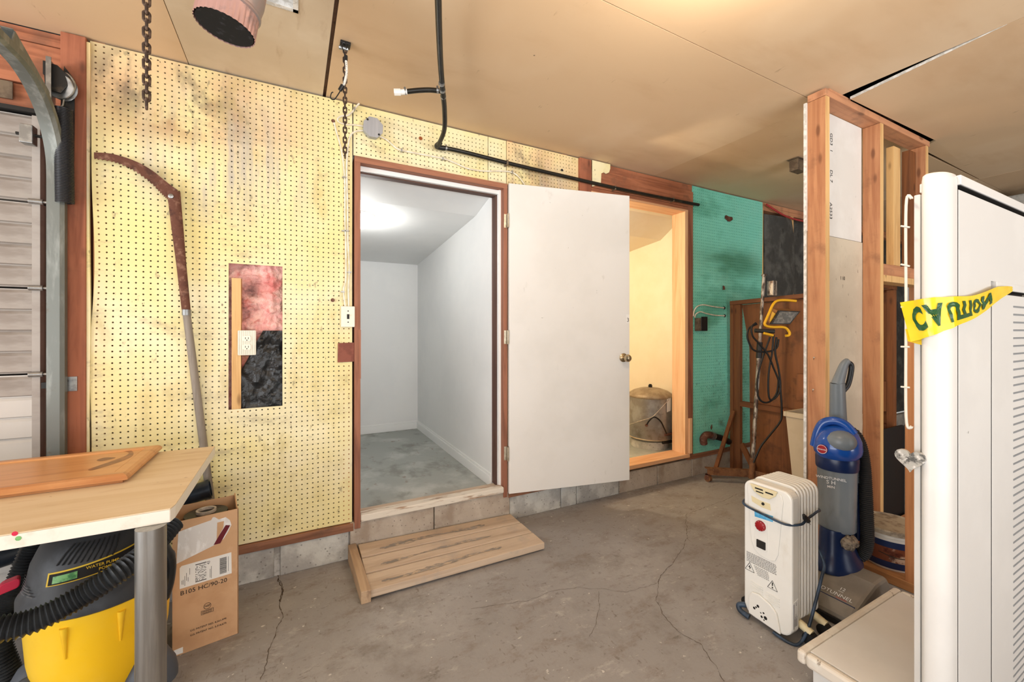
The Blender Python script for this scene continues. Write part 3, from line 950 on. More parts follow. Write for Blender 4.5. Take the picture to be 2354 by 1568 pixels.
X0 = XP(212, WY)
hole_tl, hole_br = onY(528, 599, WY), onY(648, 930, WY)
gx_ = lambda v: X0 + 0.004 + 0.0254 * round((v - X0 - 0.004) / 0.0254)
gz_ = lambda v: 0.206 + 0.0254 * round((v - 0.206) / 0.0254)
HOLE = (gx_(hole_tl.x), gx_(hole_br.x), gz_(hole_br.z), gz_(hole_tl.z))
pegboard(X0, XD0 - 0.006, 0.20, 2.492, WY, 'peg_yellow', cut=HOLE, left_wave=0.005)
xs1, xs2, xs3 = XP(1122, WY), XP(1164, WY), XP(1330, WY)
pegboard(XD0, xs1 - 0.002, 2.212, 2.492, WY, 'peg_yellow', amp=0.0015)
pegboard(xs1 + 0.002, xs2 - 0.002, 2.212, 2.492, WY, 'peg_yellow', amp=0.001)
pegboard(xs2 + 0.002, xs3, 0.20, 2.492, WY, 'peg_yellow', amp=0.0015)
gx0, gx1 = XP(1591, WY), XP(1752, WY)
pegboard(gx0, gx1, 0.19, 2.492, WY, 'peg_green', amp=0.003)
# torn corner of yellow board right of the short post
px0, px1 = XP(1357, WY), XP(1398, WY)
m = MB()
torn = [(px0, 2.492), (px1, 2.492), (px1, 2.46), (px1 - 0.012, 2.43), (px1 - 0.04, 2.415), (px1 - 0.06, 2.422), (px1 - 0.085, 2.41), (px1 - 0.09, 2.33), (px0, 2.30)]
m.prism(torn, (0, WY - 0.024, 0), (1, 0, 0), (0, 0, 1), (0, 0.005, 0))
part(m, 'board_scrap', 'peg_yellow', wall)

# closet-side lining behind the boards (keeps the wall hollow and dark)
m = MB()
for (a, b, z0, z1) in ((-0.95, XD0 + 0.0, 0, CZ), (XD1 - 0.0, XO0 - 0.03, 0, CZ), (2.99, 4.03, 0, CZ), (XD0, XD1, 2.215, CZ), (XO0 - 0.03, 2.99, 2.30, CZ)):
    m.box(a, b, WY + 0.1, WY + 0.112, z0, z1)
part(m, 'closet_lining', 'white_paint', wall)
for xx in (X0 + 0.02, XD0 - 0.03, 1.262, 1.7, 3.01, 3.5, gx1 - 0.02):
    m = MB()
    m.box(xx - 0.019, xx + 0.019, WY + 0.008, WY + 0.098, 0.2, CZ)
    part(m, 'stud', 'stud', wall)

# concrete blocks of the footing, one by one
joints = [-40, 310, 636.5, 803, 997, 1171, 1290, 1326, 1424, 1512, 1590, 1680, 1760, 1830, 1900]
m = MB()
m.box(-0.95, 7.4, WY + 0.012, WY + 0.05, 0, 0.15)
part(m, 'mortar', 'mortar', wall)
for i in range(len(joints) - 1):
    xa, xb = XP(joints[i], WY), XP(joints[i + 1], WY)
    if i == 1:
        xb -= 0.01
    if i == 2:
        xa += 0.012
    under = 803 <= joints[i] < 1171
    m = MB()
    dy = random.uniform(-0.003, 0.003)
    m.box(xa + 0.003, xb - 0.003, WY + dy - (0.008 if under else 0), WY + 0.06, 0, 0.198 if under else 0.152)
    part(m, 'concrete_block', 'block_brown' if under or i in (8, 9, 10) else 'block', wall, bevel=0.004)
xe = XP(1900, WY)
while xe < 7.3:
    m = MB()
    m.box(xe + 0.003, xe + 0.39, WY, WY + 0.06, 0, 0.152)
    part(m, 'concrete_block', 'block', wall, bevel=0.004)
    xe += 0.394

# sole plates on the blocks
for (a, b, z0, z1) in ((X0 - 0.14, XD0, 0.155, 0.197), (XD1 + 0.005, XP(1332, WY), 0.155, 0.19), (XO1 + 0.03, 4.03, 0.152, 0.19)):
    m = MB()
    m.box(a, b, WY - 0.012, WY + 0.09, z0, z1)
    part(m, 'sole_plate', 'plate_wood', wall, bevel=0.002)

# short red post above the door leaf and the planks over the pine opening
m = MB()
m.box(XP(1329, WY), XP(1355, WY), WY - 0.022, WY + 0.07, 0.2, 2.492)
part(m, 'short_post', 'red_wood', wall, bevel=0.002)
ox0, ox1 = XP(1357, WY), XP(1590, WY)
for (a, b, z0, z1, dy) in ((ox0, ox1, 2.435, 2.492, 0.012), (ox0, ox1, 2.30, 2.432, 0.0), (ox0, ox1, 2.272, 2.298, 0.004)):
    m = MB()
    m.box(a, b, WY - 0.015 + dy, WY + 0.08, z0, z1)
    part(m, 'header_plank', 'red_wood_x', wall, bevel=0.002)
m = MB()
m.box(XO1 + 0.036, XP(1590, WY) + 0.002, WY - 0.012, WY + 0.09, 0.19, 2.3)
part(m, 'jack_stud', 'frame_brown', wall, bevel=0.002)

# bare framing with black paper to the right of the green board
bx = gx1 + 0.004
m = MB()
m.grid(40, 60, lambda a, b: (bx + 0.03 + (7.4 - bx) * a, WY + 0.07 + 0.012 * mnoise.noise(Vector((a * 30, b * 12, 0))), 0.16 + 2.28 * b))
part(m, 'black_paper', 'black_paper', wall, smooth=60)
m = MB()
m.box(bx, 7.4, WY + 0.0, WY + 0.09, 2.42, 2.458)
part(m, 'top_plate', 'stud_x', wall)
m = MB()
m.box(bx, 7.4, WY + 0.0, WY + 0.09, 2.46, 2.495)
part(m, 'top_plate', 'stud_x', wall)
m = MB()
m.box(gx1 - 0.002, gx1 + 0.012, WY - 0.004, WY + 0.06, 0.19, 2.44)
part(m, 'stud', 'stud_edge', wall)
for xx in (XP(1821, WY), XP(1845, WY) + 0.35, XP(1845, WY) + 0.95, XP(1845, WY) + 1.55, XP(1845, WY) + 2.15):
    m = MB()
    m.box(xx - 0.025, xx + 0.025, WY, WY + 0.088, 0.16, 2.42)
    part(m, 'stud', 'stud_edge', wall)
# loose curved flap of black paper in the first bay
m = MB()
fa, fb = bx + 0.015, XP(1826, WY)


def flap(a, b):
    z = 1.30 + 1.08 * b
    w = (fb - fa) * (0.62 + 0.38 * math.sin(math.pi * min(1, max(0, 0.15 + 0.6 * b))))
    return (fa + w * a, WY - 0.006 - 0.03 * math.sin(math.pi * a) + 0.006 * mnoise.noise(Vector((a * 5, b * 5, 3))), z)


m.grid(12, 24, flap)
part(m, 'paper_flap', 'black_paper', wall, smooth=60)

# ---- insulation showing through the cut in the yellow board
hx0, hx1, hz0, hz1 = HOLE
hw, hh = hx1 - hx0, hz1 - hz0


def insul(a, b):
    x, z = hx0 - 0.01 + (hw + 0.02) * a, hz0 - 0.01 + (hh + 0.02) * b
    n1 = mnoise.noise(Vector((x * 14, z * 14, 1.0)))
    n2 = mnoise.noise(Vector((x * 38, z * 38, 2.0)))
    n3 = mnoise.noise(Vector((x * 80, z * 80, 4.0)))
    return (x, WY + 0.055 - 0.03 * n1 - 0.014 * n2 - 0.005 * n3, z)


m = MB()
m.grid(50, 110, insul)
part(m, 'insulation', 'insul', wall, smooth=80)
m = MB()


def poly_(a, b):
    z = hz0 - 0.008 + (hh * 0.55) * b
    edge = 0.18 + 0.5 * max(0, (b - 0.45)) * 1.6
    x0_ = hx0 + hw * min(edge, 0.9)
    x = x0_ + (hx1 + 0.012 - x0_) * a
    n1 = mnoise.noise(Vector((x * 22, z * 16, 7.0)))
    n2 = mnoise.noise(Vector((x * 50, z * 44, 5.0)))
    return (x, WY + 0.025 - 0.02 * n1 - 0.010 * abs(n2), z)


m.grid(30, 44, poly_)
part(m, 'vapour_barrier', 'black_poly', wall, smooth=30)
m = MB()
m.box(hx0 + 0.012, hx0 + 0.05, WY + 0.004, WY + 0.09, hz0 - 0.02, hz0 + hh * 0.90)
part(m, 'stud', 'stud_edge', wall)

# brown paint square, rusty knot and small holes on the yellow board
m = MB()
a_, b_ = onY(776, 788, WY - 0.006), onY(815, 832, WY - 0.006)
m.prism([(a_.x, b_.z), (b_.x, b_.z + 0.002), (b_.x, a_.z), (a_.x + 0.002, a_.z - 0.002)], (0, WY - 0.0075, 0), (1, 0, 0), (0, 0, 1), (0, 0.002, 0))
part(m, 'brown_patch', 'brown_patch', wall)
for (px, py, r, mt) in ((765, 690, 0.010, 'rust'), (766, 278, 0.010, 'rust'), (1292, 391, 0.009, 'ink'), (967, 318, 0.011, 'rust_paint'), (1673, 503, 0.0, 'ink')):
    if r:
        c = onY(px, py, WY - 0.005)
        m = MB()
        m.lathe([(r, 0), (r * 0.9, 0.0015), (0.0001, 0.0016)], c, 12, (0, -1, 0))
        part(m, 'spot', mt, wall)


def gash(px, py, sx, sy, seed):
    rnd = random.Random(seed)
    c = onY(px, py, WY - 0.006)
    pl = []
    for k in range(11):
        a = 2 * math.pi * k / 11
        q = rnd.uniform(0.55, 1.15)
        pl.append((math.cos(a) * sx * q, math.sin(a) * sy * q))
    m = MB()
    m.prism(pl, c, (1, 0, 0), (0, 0, 1), (0, 0.002, 0))
    part(m, 'gash', 'rust', wall)


gash(1675, 502, 0.055, 0.032, 2)
gash(1664, 662, 0.022, 0.024, 3)
gash(1636, 981, 0.012, 0.028, 4)

# ---- door opening: frame
frame = struct('trim_1', 'brown stained door frame with chipped edges in the yellow wall', 'door frame', (0.76, WY, FZ))


def fbox(nm, x0, x1, y0, y1, z0, z1, mt, bevel=0.002):
    m = MB()
    m.box(x0, x1, y0, y1, z0, z1)
    return part(m, nm, mt, frame, bevel=bevel)


XJ0, XJ1 = 0.325, 1.205
fbox('jamb', XD0 + 0.004, XJ0, WY - 0.018, WY + 0.112, 0.165, 2.205, 'frame_brown')
fbox('jamb', XJ1, XD1 - 0.006, WY - 0.018, WY + 0.112, 0.165, 2.205, 'frame_brown')
fbox('head', XD0 + 0.004, XD1 - 0.006, WY - 0.02, WY + 0.112, 2.172, 2.205, 'frame_brown_x')
fbox('stop_strip', XJ0, XJ1, WY + 0.028, WY + 0.052, 2.146, 2.172, 'baseboard')
fbox('stop_strip', XJ1 - 0.016, XJ1, WY + 0.02, WY + 0.05, FZ + 0.03, 2.172, 'baseboard')
fbox('door_stop', XJ0, XJ1, WY + 0.052, WY + 0.10, 2.138, 2.172, 'frame_dark_x')
fbox('door_stop', XJ1 - 0.024, XJ1, WY + 0.052, WY + 0.112, FZ + 0.03, 2.172, 'frame_dark')
fbox('strike_plate', XJ0 - 0.012, XJ0 + 0.0015, WY - 0.0195, WY + 0.02, onY(822, 870, WY).z, onY(822, 758, WY).z, 'frame_brown', 0)
fbox('threshold', XD0 + 0.036, XD1 - 0.036, WY - 0.028, WY + 0.035, 0.20, 0.238, 'white_worn', 0.006)
fbox('threshold', XD0 + 0.036, XD1 - 0.036, WY + 0.035, WY + 0.10, 0.20, 0.226, 'step_wood', 0.003)

# ---- closet behind the white door
cnr = onZ(957, 985, FZ)
CXR, CYB = 1.178, cnr.y
closet = struct('wall_closet', 'white painted walls of the narrow closet behind the open door', 'wall', (0.5, 3.4, FZ))


def wbox(root, nm, mt, *a):
    m = MB()
    m.box(*a)
    return part(m, nm, mt, root)


wbox(closet, 'wall_panel', 'white_paint', CXR, CXR + 0.05, WY + 0.112, CYB + 0.05, 0, CZ)
wbox(closet, 'wall_panel', 'white_paint', -0.5, CXR + 0.05, CYB, CYB + 0.05, 0, CZ)
wbox(closet, 'wall_panel', 'white_paint', -0.55, -0.5, WY + 0.112, CYB, 0, CZ)
m = MB()
m.box(-0.55, CXR + 0.05, WY + 0.06, CYB + 0.05, 0.0, FZ)
fc = part(m, 'closet_floor', 'closet_concrete', closet)
z2 = onX(1093, 497, CXR)
m = MB()
prof = [(WY + 0.09, 2.17), (z2.y, z2.z), (CYB, EYE + (HY - 609) * P(957, 609, 1).y * 0 + (HY - 609) * (CYB / ray(957)[1]) / F)]
m.prism(prof + [(CYB, 2.6), (WY + 0.09, 2.6)], (-0.5, 0, 0), (0, 1, 0), (0, 0, 1), (CXR + 0.5, 0, 0))
part(m, 'sloped_ceiling', 'white_paint', closet)
for (a) in ((CXR - 0.012, CXR, WY + 0.115, CYB), (-0.5, CXR, CYB - 0.012, CYB)):
    m = MB()
    m.box(a[0], a[1], a[2], a[3], FZ, FZ + 0.07)
    part(m, 'baseboard', 'baseboard', closet, bevel=0.003)
    m = MB()
    if a[0] > 0:
        m.box(a[0] + 0.005, a[1], a[2], a[3], FZ + 0.071, FZ + 0.088)
    else:
        m.box(a[0], a[1], a[2] + 0.005, a[3], FZ + 0.071, FZ + 0.088)
    part(m, 'baseboard_cap', 'baseboard', closet, bevel=0.002)
# dome lamp on its ceiling
lx, ly = 0.425, 3.08
lz = 2.062
dl = thing('dome_light', 'round white glass ceiling lamp glowing inside the closet', 'ceiling lamp', (lx, ly, lz))
m = MB()
m.lathe([(0.085, 0.03), (0.092, 0.012), (0.088, 0.0), (0.07, -0.008)], (lx, ly, lz - 0.006), 28)
part(m, 'lamp_base', 'white_plug', dl, smooth=40)
m = MB()
m.lathe([(0.0001, -0.085), (0.03, -0.08), (0.055, -0.06), (0.068, -0.03), (0.07, -0.006)], (lx, ly, lz - 0.006), 24)
part(m, 'lamp_shade', 'lamp_glass', dl, smooth=60)
lamp('dome_light_bulb', 'POINT', (lx, ly, lz - 0.16), 9.5, (1.0, 0.985, 0.95), shadow_soft_size=0.07)

# ---- second opening: pine frame and warm closet
frame2 = struct('trim_2', 'new pine frame of the opening with the water tank', 'door frame', (2.4, WY, FZ))
frame_save, frame = frame, frame2
fbox('jamb', XO1, XO1 + 0.035, WY - 0.012, WY + 0.125, FZ, 2.27, 'pine')
fbox('jamb', XO0 - 0.03, XO0, WY - 0.012, WY + 0.125, FZ, 2.27, 'pine')
fbox('head', XO0 - 0.03, XO1 + 0.035, WY - 0.013, WY + 0.13, 2.254, 2.272, 'pine_x')
fbox('sill', XO0 - 0.03, XO1 + 0.05, WY - 0.022, WY + 0.135, 0.175, 0.207, 'pine_x', 0.004)
fbox('repair_piece', XO1 + 0.034, XO1 + 0.066, WY - 0.03, WY - 0.0125, 0.21, onY(1585, 960, WY).z, 'pine')
frame = frame_save
C2R = 3.12
closet2 = struct('wall_tank_closet', 'cream painted walls of the small closet holding the water tank', 'wall', (2.5, 3.0, FZ))
wbox(closet2, 'wall_panel', 'cream_paint', C2R, C2R + 0.05, WY + 0.112, 4.2, 0, CZ)
wbox(closet2, 'wall_panel', 'cream_paint', CXR + 0.06, C2R, 4.15, 4.2, 0, CZ)
wbox(closet2, 'wall_panel', 'cream_paint', CXR + 0.055, CXR + 0.07, WY + 0.112, 4.2, 0, CZ)
wbox(closet2, 'closet_floor', 'closet_concrete', CXR + 0.055, C2R + 0.05, WY + 0.06, 4.2, 0, FZ - 0.005)
m = MB()
m.prism([(WY + 0.09, 2.29), (2.62, 2.262), (2.85, 2.118), (4.15, 1.99), (4.15, 2.6), (WY + 0.09, 2.6)], (CXR + 0.07, 0, 0), (0, 1, 0), (0, 0, 1), (C2R - CXR - 0.07, 0, 0))
part(m, 'sloped_ceiling', 'cream_paint', closet2)
bl = thing('bare_bulb', 'bare warm bulb in a porcelain holder on the tank closet ceiling', 'light bulb', (1.75, 3.05, 2.07))
m = MB()
m.lathe([(0.05, 0.03), (0.05, 0.0), (0.03, -0.03), (0.02, -0.035)], (1.75, 3.05, 2.07), 20)
part(m, 'holder', 'white_plug', bl, smooth=40)
m = MB()
m.ell((1.75, 3.05, 1.99), 0.03, 0.03, 0.042)
part(m, 'bulb', 'bulb_glass', bl, smooth=60)
lamp('bare_bulb_light', 'POINT', (1.75, 3.0, 1.9), 34.0, (1.0, 0.83, 0.60), shadow_soft_size=0.04)

# ---- white door, swung open
LEAF = 0.888
ld = math.atan2(onY(1445, 760, 1).y * 0 + (2.232 - 2.405), 2.107 - 1.238)
door = thing('door_1', 'white slab door swung wide open, scuffed, with a brass knob', 'door', (XD1 + 0.002, WY - 0.004, 0), ld, kind='structure')
DZ0, DZ1 = 0.192, 2.204
m = MB()
m.box(0, LEAF, -0.036, 0, DZ0, DZ1)
part(m, 'door_leaf', 'door_white', door, world=False, bevel=0.0015)
kz = 1.25 - (822 - HY) * 2.93 / F
kx = LEAF - 0.05
m = MB()
m.lathe([(0.031, 0), (0.031, 0.004), (0.024, 0.009), (0.012, 0.012), (0.011, 0.03)], (kx, -0.036, kz), 24, (0, -1, 0))
kb = part(m, 'knob_rosette', 'brass', door, world=False, smooth=40)
m = MB()
m.lathe([(0.011, 0.02), (0.014, 0.034), (0.024, 0.045), (0.027, 0.058), (0.022, 0.07), (0.008, 0.074), (0.0001, 0.074)], (kx, -0.036, kz), 24, (0, -1, 0))
part(m, 'knob', 'brass', door, world=False, smooth=50)
m = MB()
m.box(LEAF - 0.026, LEAF - 0.001, -0.0366, -0.036, kz + 0.245, kz + 0.305)
st = part(m, 'sticker', 'label_white', door, world=False)
m = MB()
text(m, '3', (LEAF - 0.013, -0.0366, kz + 0.265), (1, 0, 0), (0, 0, 1), 0.04)
part(m, 'number', 'ink', st, world=False)
m = MB()
m.box(LEAF, LEAF + 0.001, -0.028, -0.008, kz - 0.03, kz + 0.03)
part(m, 'latch_plate', 'brass', door, world=False)
for hy in (510, 775, 1040):
    hz = 1.25 - (hy - HY) * 2.707 / F
    m = MB()
    m.cyl((-0.008, -0.04, hz - 0.045), (-0.008, -0.04, hz + 0.045), 0.006, n=10)
    m.box(-0.03, -0.006, -0.0215, -0.0195, hz - 0.044, hz + 0.044)
    m.box(-0.002, 0.0, -0.034, -0.004, hz - 0.044, hz + 0.044)
    part(m, 'hinge', 'hinge', door, world=False, smooth=40)

# ---- garage door at the left end of the same wall, its post and the header
gd = thing('door_2', 'grey ribbed sectional garage door, shut, paint stained and scratched', 'garage door', (-2.1, WY + 0.02, 0), kind='structure')
GY = WY + 0.012
gxr = XP(94, GY)
first = None
SEC = [2.14, 1.78, 1.425, 1.07, 0.715, 0.36, 0.01]
for i in range(6):
    zt, zb = SEC[i], SEC[i + 1]
    m = MB()
    m.box(-3.4, gxr - 0.002, GY + 0.012, GY + 0.045, zb + 0.004, zt - 0.004)
    se = part(m, 'section', 'door_grey' if i < 3 else 'door_pale', gd)
    hgt = (zt - zb - 0.012) / 4
    for k in range(4):
        z1 = zt - 0.006 - k * hgt
        z0 = z1 - hgt
        m = MB()
        m.prism([(0.012, z0 + 0.002), (0.0, z0 + 0.006), (0.002, z1 - 0.014), (0.010, z1 - 0.003), (0.012, z1 - 0.002)], (-3.39, GY, 0), (0, 1, 0), (0, 0, 1), (gxr + 3.365, 0, 0))
        pale = (i == 3 and k >= 1) or i > 3
        part(m, 'slat', 'door_pale' if pale else 'door_grey', se, bevel=0.0015)
    m = MB()
    m.box(gxr - 0.024, gxr, GY - 0.006, GY + 0.03, zb + 0.006, zt - 0.006)
    part(m, 'end_stile', 'door_grey', se)
for i, zz in enumerate(SEC[1:5]):
    m = MB()
    rx = XP(97, GY)
    m.cyl((gxr - 0.012, GY - 0.012, zz), (gxr + 0.05, GY - 0.012, zz), 0.006, n=10)
    m.cyl((gxr - 0.03, GY - 0.012, zz), (gxr + 0.012, GY - 0.012, zz), 0.011, n=10)
    part(m, 'roller_stem', 'steel', gd, smooth=40)
m = MB()
m.box(-3.4, gxr, GY - 0.012, GY + 0.03, 2.143, 2.16)
part(m, 'top_seal', 'dark_iron', gd)
ghd = struct('trim_3', 'red stained planks of the header over the grey garage door', 'door header', (-2.1, WY, 2.16))
pxl = XP(138, WY - 0.02)
for (z0, z1, dy) in ((2.468, 2.496, 0.03), (2.436, 2.466, 0.015), (2.262, 2.434, 0.02), (2.162, 2.258, 0.03)):
    m = MB()
    m.box(-3.4, pxl - 0.001, WY - 0.01 + dy, WY + 0.08, z0, z1)
    part(m, 'header_plank', 'red_wood_x', ghd, bevel=0.002)
m = MB()
m.box(-3.4, gxr + 0.06, GY + 0.05, GY + 0.06, 0, 2.2)
part(m, 'door_recess', 'dark_gap', ghd)
post = struct('trim_4', 'tall red stained timber post beside the garage door', 'post', (XP(165, WY), WY, 0))
m = MB()
m.box(pxl, XP(197, WY - 0.02), WY - 0.02, WY + 0.075, 0, 2.495)
part(m, 'post', 'red_wood', post, bevel=0.003)
m = MB()
a_, b_ = XP(198, WY - 0.012), XP(206, WY - 0.012)
for k in range(24):
    z0, z1 = 0.02 + k * 0.1025, 0.02 + (k + 1) * 0.1025
    w0, w1 = 0.002 * math.sin(z0 * 6), 0.002 * math.sin(z1 * 6)
    m.hexa([(a_, WY - 0.012, z0), (b_ + w0, WY - 0.012, z0), (b_ + w0, WY, z0), (a_, WY, z0)], [(a_, WY - 0.012, z1), (b_ + w1, WY - 0.012, z1), (b_ + w1, WY, z1), (a_, WY, z1)])
part(m, 'board_edge', 'peg_yellow', post)
m = MB()
c = onY(190, 72, WY - 0.0205)
m.lathe([(0.012, 0), (0.0001, 0.0003)], c, 14, (0, -1, 0))
part(m, 'paint_mark', 'red_plastic', post)

# ---- bare stud partition on the right
PY0, PY1 = 1.12, 1.205
part_w = struct('wall_partition', 'unfinished stud partition with a strip of white drywall on its far side', 'wall', (3.0, 1.16, 0))


def pbox(nm, mt, *a, bevel=0.0015):
    m = MB()
    m.box(*a)
    return part(m, nm, mt, part_w, bevel=bevel)


SX = [2.402, 2.999, 3.628]
for i, sx in enumerate(SX):
    pbox('stud', 'stud', sx, sx + 0.038, PY0 + 0.0015, PY1, 0.04, 2.452)
    pbox('stud_face', 'stud_edge', sx + 0.0005, sx + 0.0375, PY0, PY0 + 0.0014, 0.04, 2.452, bevel=0)
pbox('top_plate', 'stud_x', 2.402, 3.69, PY0, PY1, 2.454, 2.49)
pbox('sole_plate', 'stud_x', 2.402, 3.69, PY0, PY1, 0.001, 0.039)
pbox('nailer', 'stud_x', 2.442, 2.66, PY0 + 0.002, PY0 + 0.04, 2.491, 2.4995, bevel=0)
pbox('drywall_strip', 'drywall', 2.394, 2.985, PY1, PY1 + 0.0127, 1.775, 2.452, bevel=0)
pbox('drywall_strip', 'drywall_grey', 2.394, 2.999, PY1 + 0.001, PY1 + 0.0137, 0.04, 1.773, bevel=0)
pbox('drywall_edge', 'white_edge', 2.3925, 2.3935, PY1 - 0.0, PY1 + 0.014, 0.04, 2.452, bevel=0)
zb = EYE + (HY - 648) * 2.44 / F
pbox('block', 'stud_edge', SX[1] + 0.039, SX[2] - 0.001, PY0, PY1, zb, zb + 0.038)
pbox('block', 'stud_x', SX[1] + 0.039, SX[2] - 0.001, PY1 - 0.035, PY1 + 0.003, zb + 0.039, zb + 0.12)
pbox('short_stud', 'stud_edge', XP(2037, PY1), XP(2052, PY1), PY1 - 0.038, PY1, zb + 0.12, 2.40)
pbox('short_stud', 'brown_stick', XP(2073, PY1), XP(2086, PY1), PY1 - 0.04, PY1, zb + 0.12, 2.42)
# stencilled marks on the drywall paper
m = MB()
for s, px, py in (('GD3  1', 1911, 328), ('DL 7', 1911, 405), ('A2533', 1910, 485)):
    c = onY(px, py, PY1 - 0.0005)
    text(m, s, c, (0, 0, -1), (1, 0, 0), 0.035)
for s, px, py in (('1 10', 1937, 640),):
    c = onY(px, py, PY1 - 0.0)
    text(m, s, c, (1, 0, 0), (0, 0, 1), 0.03)
part(m, 'stencil_marks', 'ink', part_w)
# nails left sticking out of the first stud
for (py, px) in ((827, 1870), (1000, 1873), (900, 1868)):
    c = onX(px, py, 2.402)
    m = MB()
    m.cyl(c, c + Vector((-0.02, -0.012, 0.012)), 0.0016, n=6)
    m.cyl(c + Vector((-0.02, -0.012, 0.012)), c + Vector((-0.0215, -0.013, 0.013)), 0.004, n=8)
    part(m, 'nail', 'steel', part_w)

# ================================================================== LEFT SIDE
# ---- garage door track, flag bracket, pulley, spring
TX = -0.855
TY = WY - 0.05
trk = thing('door_track', 'grey steel garage door track curving away from the post towards the ceiling', 'door track', (TX, TY, 0))
zc, R = 1.885, 0.32
path = [(TX, TY, 0.02), (TX, TY, 0.9), (TX, TY, zc)]
for k in range(1, 17):
    a = math.radians(90 * k / 16)
    path.append((TX, TY - R * (1 - math.cos(a)), zc + R * math.sin(a)))
path += [(TX, TY - R - 0.9, zc + R + 0.005), (TX, TY - R - 2.2, zc + R + 0.01)]
chan = [(-0.026, -0.016), (0.014, -0.02), (0.026, -0.012), (0.026, 0.012), (0.014, 0.02), (-0.026, 0.016), (-0.026, 0.013), (0.012, 0.016), (0.022, 0.010), (0.022, -0.010), (0.012, -0.016), (-0.026, -0.013)]
m = MB()
pv = [Vector(p) for p in path]
vs, fs = [], []
for i, p in enumerate(pv):
    t = (pv[min(i + 1, len(pv) - 1)] - pv[max(i - 1, 0)]).normalized()
    sd = Vector((1, 0, 0))
    nn = t.cross(sd).normalized()
    for (u, w) in chan:
        vs.append(p + sd * u + nn * w)
c_ = len(chan)
for i in range(len(pv) - 1):
    for k in range(c_):
        q = (k + 1) % c_
        fs.append((i * c_ + k, i * c_ + q, (i + 1) * c_ + q, (i + 1) * c_ + k))
m.add(vs, fs)
part(m, 'track_channel', 'track', trk, smooth=35)
m = MB()
m.beam((TX + 0.02, TY - R - 0.03, zc + R + 0.035), (TX + 0.012, 2.262, 2.155), 0.004, 0.05, up=(0, 0.4, 1))
m.beam((TX + 0.005, TY - R - 0.03, zc + R + 0.060), (TX - 0.003, 2.262, 2.18), 0.03, 0.004, up=(0, 0.4, 1))
part(m, 'brace_angle', 'track', trk)
m = MB()
fz0, fz1 = P(110, 298, 1.69).z, P(110, 146, 1.69).z
fx = P(108, 220, 1.64).x
m.box(fx - 0.006, fx + 0.010, TY - 0.05, TY - 0.046, fz0, fz1)
m.box(fx - 0.006, fx - 0.002, TY - 0.046, TY + 0.02, fz0, fz1)
part(m, 'flag_bracket', 'steel', trk, bevel=0.001)
m = MB()
m.prism([(0, fz0 - 0.06), (0.05, fz0 - 0.12), (0.052, fz1 - 0.05), (0.02, fz1)], (fx + 0.008, TY + 0.004, 0), (1, 0, 0), (0, 0, 1), (0, 0.003, 0))
part(m, 'flag_plate', 'dark_iron', trk)
m = MB()
q = onY(66, 310, TY - 0.01)
m.box(q.x - 0.02, q.x + 0.018, TY - 0.03, TY + 0.01, q.z - 0.038, q.z + 0.036)
rb = part(m, 'roller_bracket', 'steel', trk, bevel=0.003)
m = MB()
m.cyl((q.x - 0.035, TY - 0.01, q.z), (q.x + 0.06, TY - 0.01, q.z), 0.006, n=10)
part(m, 'roller_shaft', 'dark_iron', rb)
c = onY(155, 883, WY - 0.0235)
m = MB()
m.box(c.x - 0.03, c.x + 0.03, WY - 0.026, WY - 0.021, c.z - 0.03, c.z + 0.03)
jb = part(m, 'jamb_bracket', 'steel', trk)
m = MB()
m.lathe([(0.008, 0), (0.007, 0.006), (0.0001, 0.008)], (c.x - 0.004, WY - 0.026, c.z + 0.014), 10, (0, -1, 0))
part(m, 'screw', 'dark_iron', jb)
m = MB()
m.box(c.x - 0.07, c.x - 0.028, TY + 0.006, TY + 0.03, c.z - 0.012, c.z + 0.012)
part(m, 'jamb_bracket_arm', 'dark_iron', trk)
for zz, px in ((P(60, 230, 1.7).z, 5),):
    m = MB()
    a_ = XP(-40, GY - 0.01)
    b_ = XP(30, GY - 0.01)
    m.box(a_, b_, GY - 0.014, GY - 0.008, zz - 0.015, zz + 0.055)
    part(m, 'top_hinge_plate', 'elec_brown', trk)

sp = thing('extension_spring', 'black coiled extension spring hanging from a pulley on the red post', 'spring', (0, 0, 0))
s0, s1 = P(148, 252, 1.70), P(151, 468, 1.70)
SXX, SYY = (s0.x + s1.x) / 2, WY - 0.062
dx = s1.x - s0.x
m = MB()
turns, pts = 62, []
for k in range(turns * 12 + 1):
    a = 2 * math.pi * k / 12
    z = s0.z + (s1.z - s0.z) * k / (turns * 12)
    pts.append((SXX + dx * (k / (turns * 12) - 0.5) + 0.0265 * math.cos(a), SYY + 0.0265 * math.sin(a), z))
m.tube(pts, 0.0029, 5)
part(m, 'coil', 'spring', sp, smooth=60)
m = MB()
m.tube(spline([(SXX - 0.02, SYY, s0.z), (SXX - 0.004, SYY, s0.z + 0.012), (SXX, SYY, s0.z + 0.05), (SXX + 0.006, SYY, s0.z + 0.06)], 6), 0.003, 6)
part(m, 'hook', 'steel', sp, smooth=60)
m = MB()
c = P(143, 195, 1.69)
m.lathe([(0.012, -0.012), (0.048, -0.012), (0.05, -0.009), (0.036, -0.003), (0.036, 0.003), (0.05, 0.009), (0.048, 0.012), (0.012, 0.012)], (SXX - 0.006, SYY + 0.002, c.z - 0.01), 24, (0.35, 0.9, 0.1))
part(m, 'pulley_wheel', 'steel', sp, smooth=40)
m = MB()
m.prism([(-0.036, -0.05), (0.01, -0.055), (0.03, -0.02), (0.034, 0.02), (0.0, 0.055), (-0.04, 0.06)], (SXX - 0.012, SYY - 0.022, c.z + 0.012), (1, 0, 0), (0, 0, 1), (0, 0.006, 0))
m.box(SXX - 0.055, SXX - 0.045, SYY - 0.02, WY - 0.022, c.z + 0.02, c.z + 0.075)
part(m, 'pulley_bracket', 'dark_iron', sp, bevel=0.002)
m = MB()
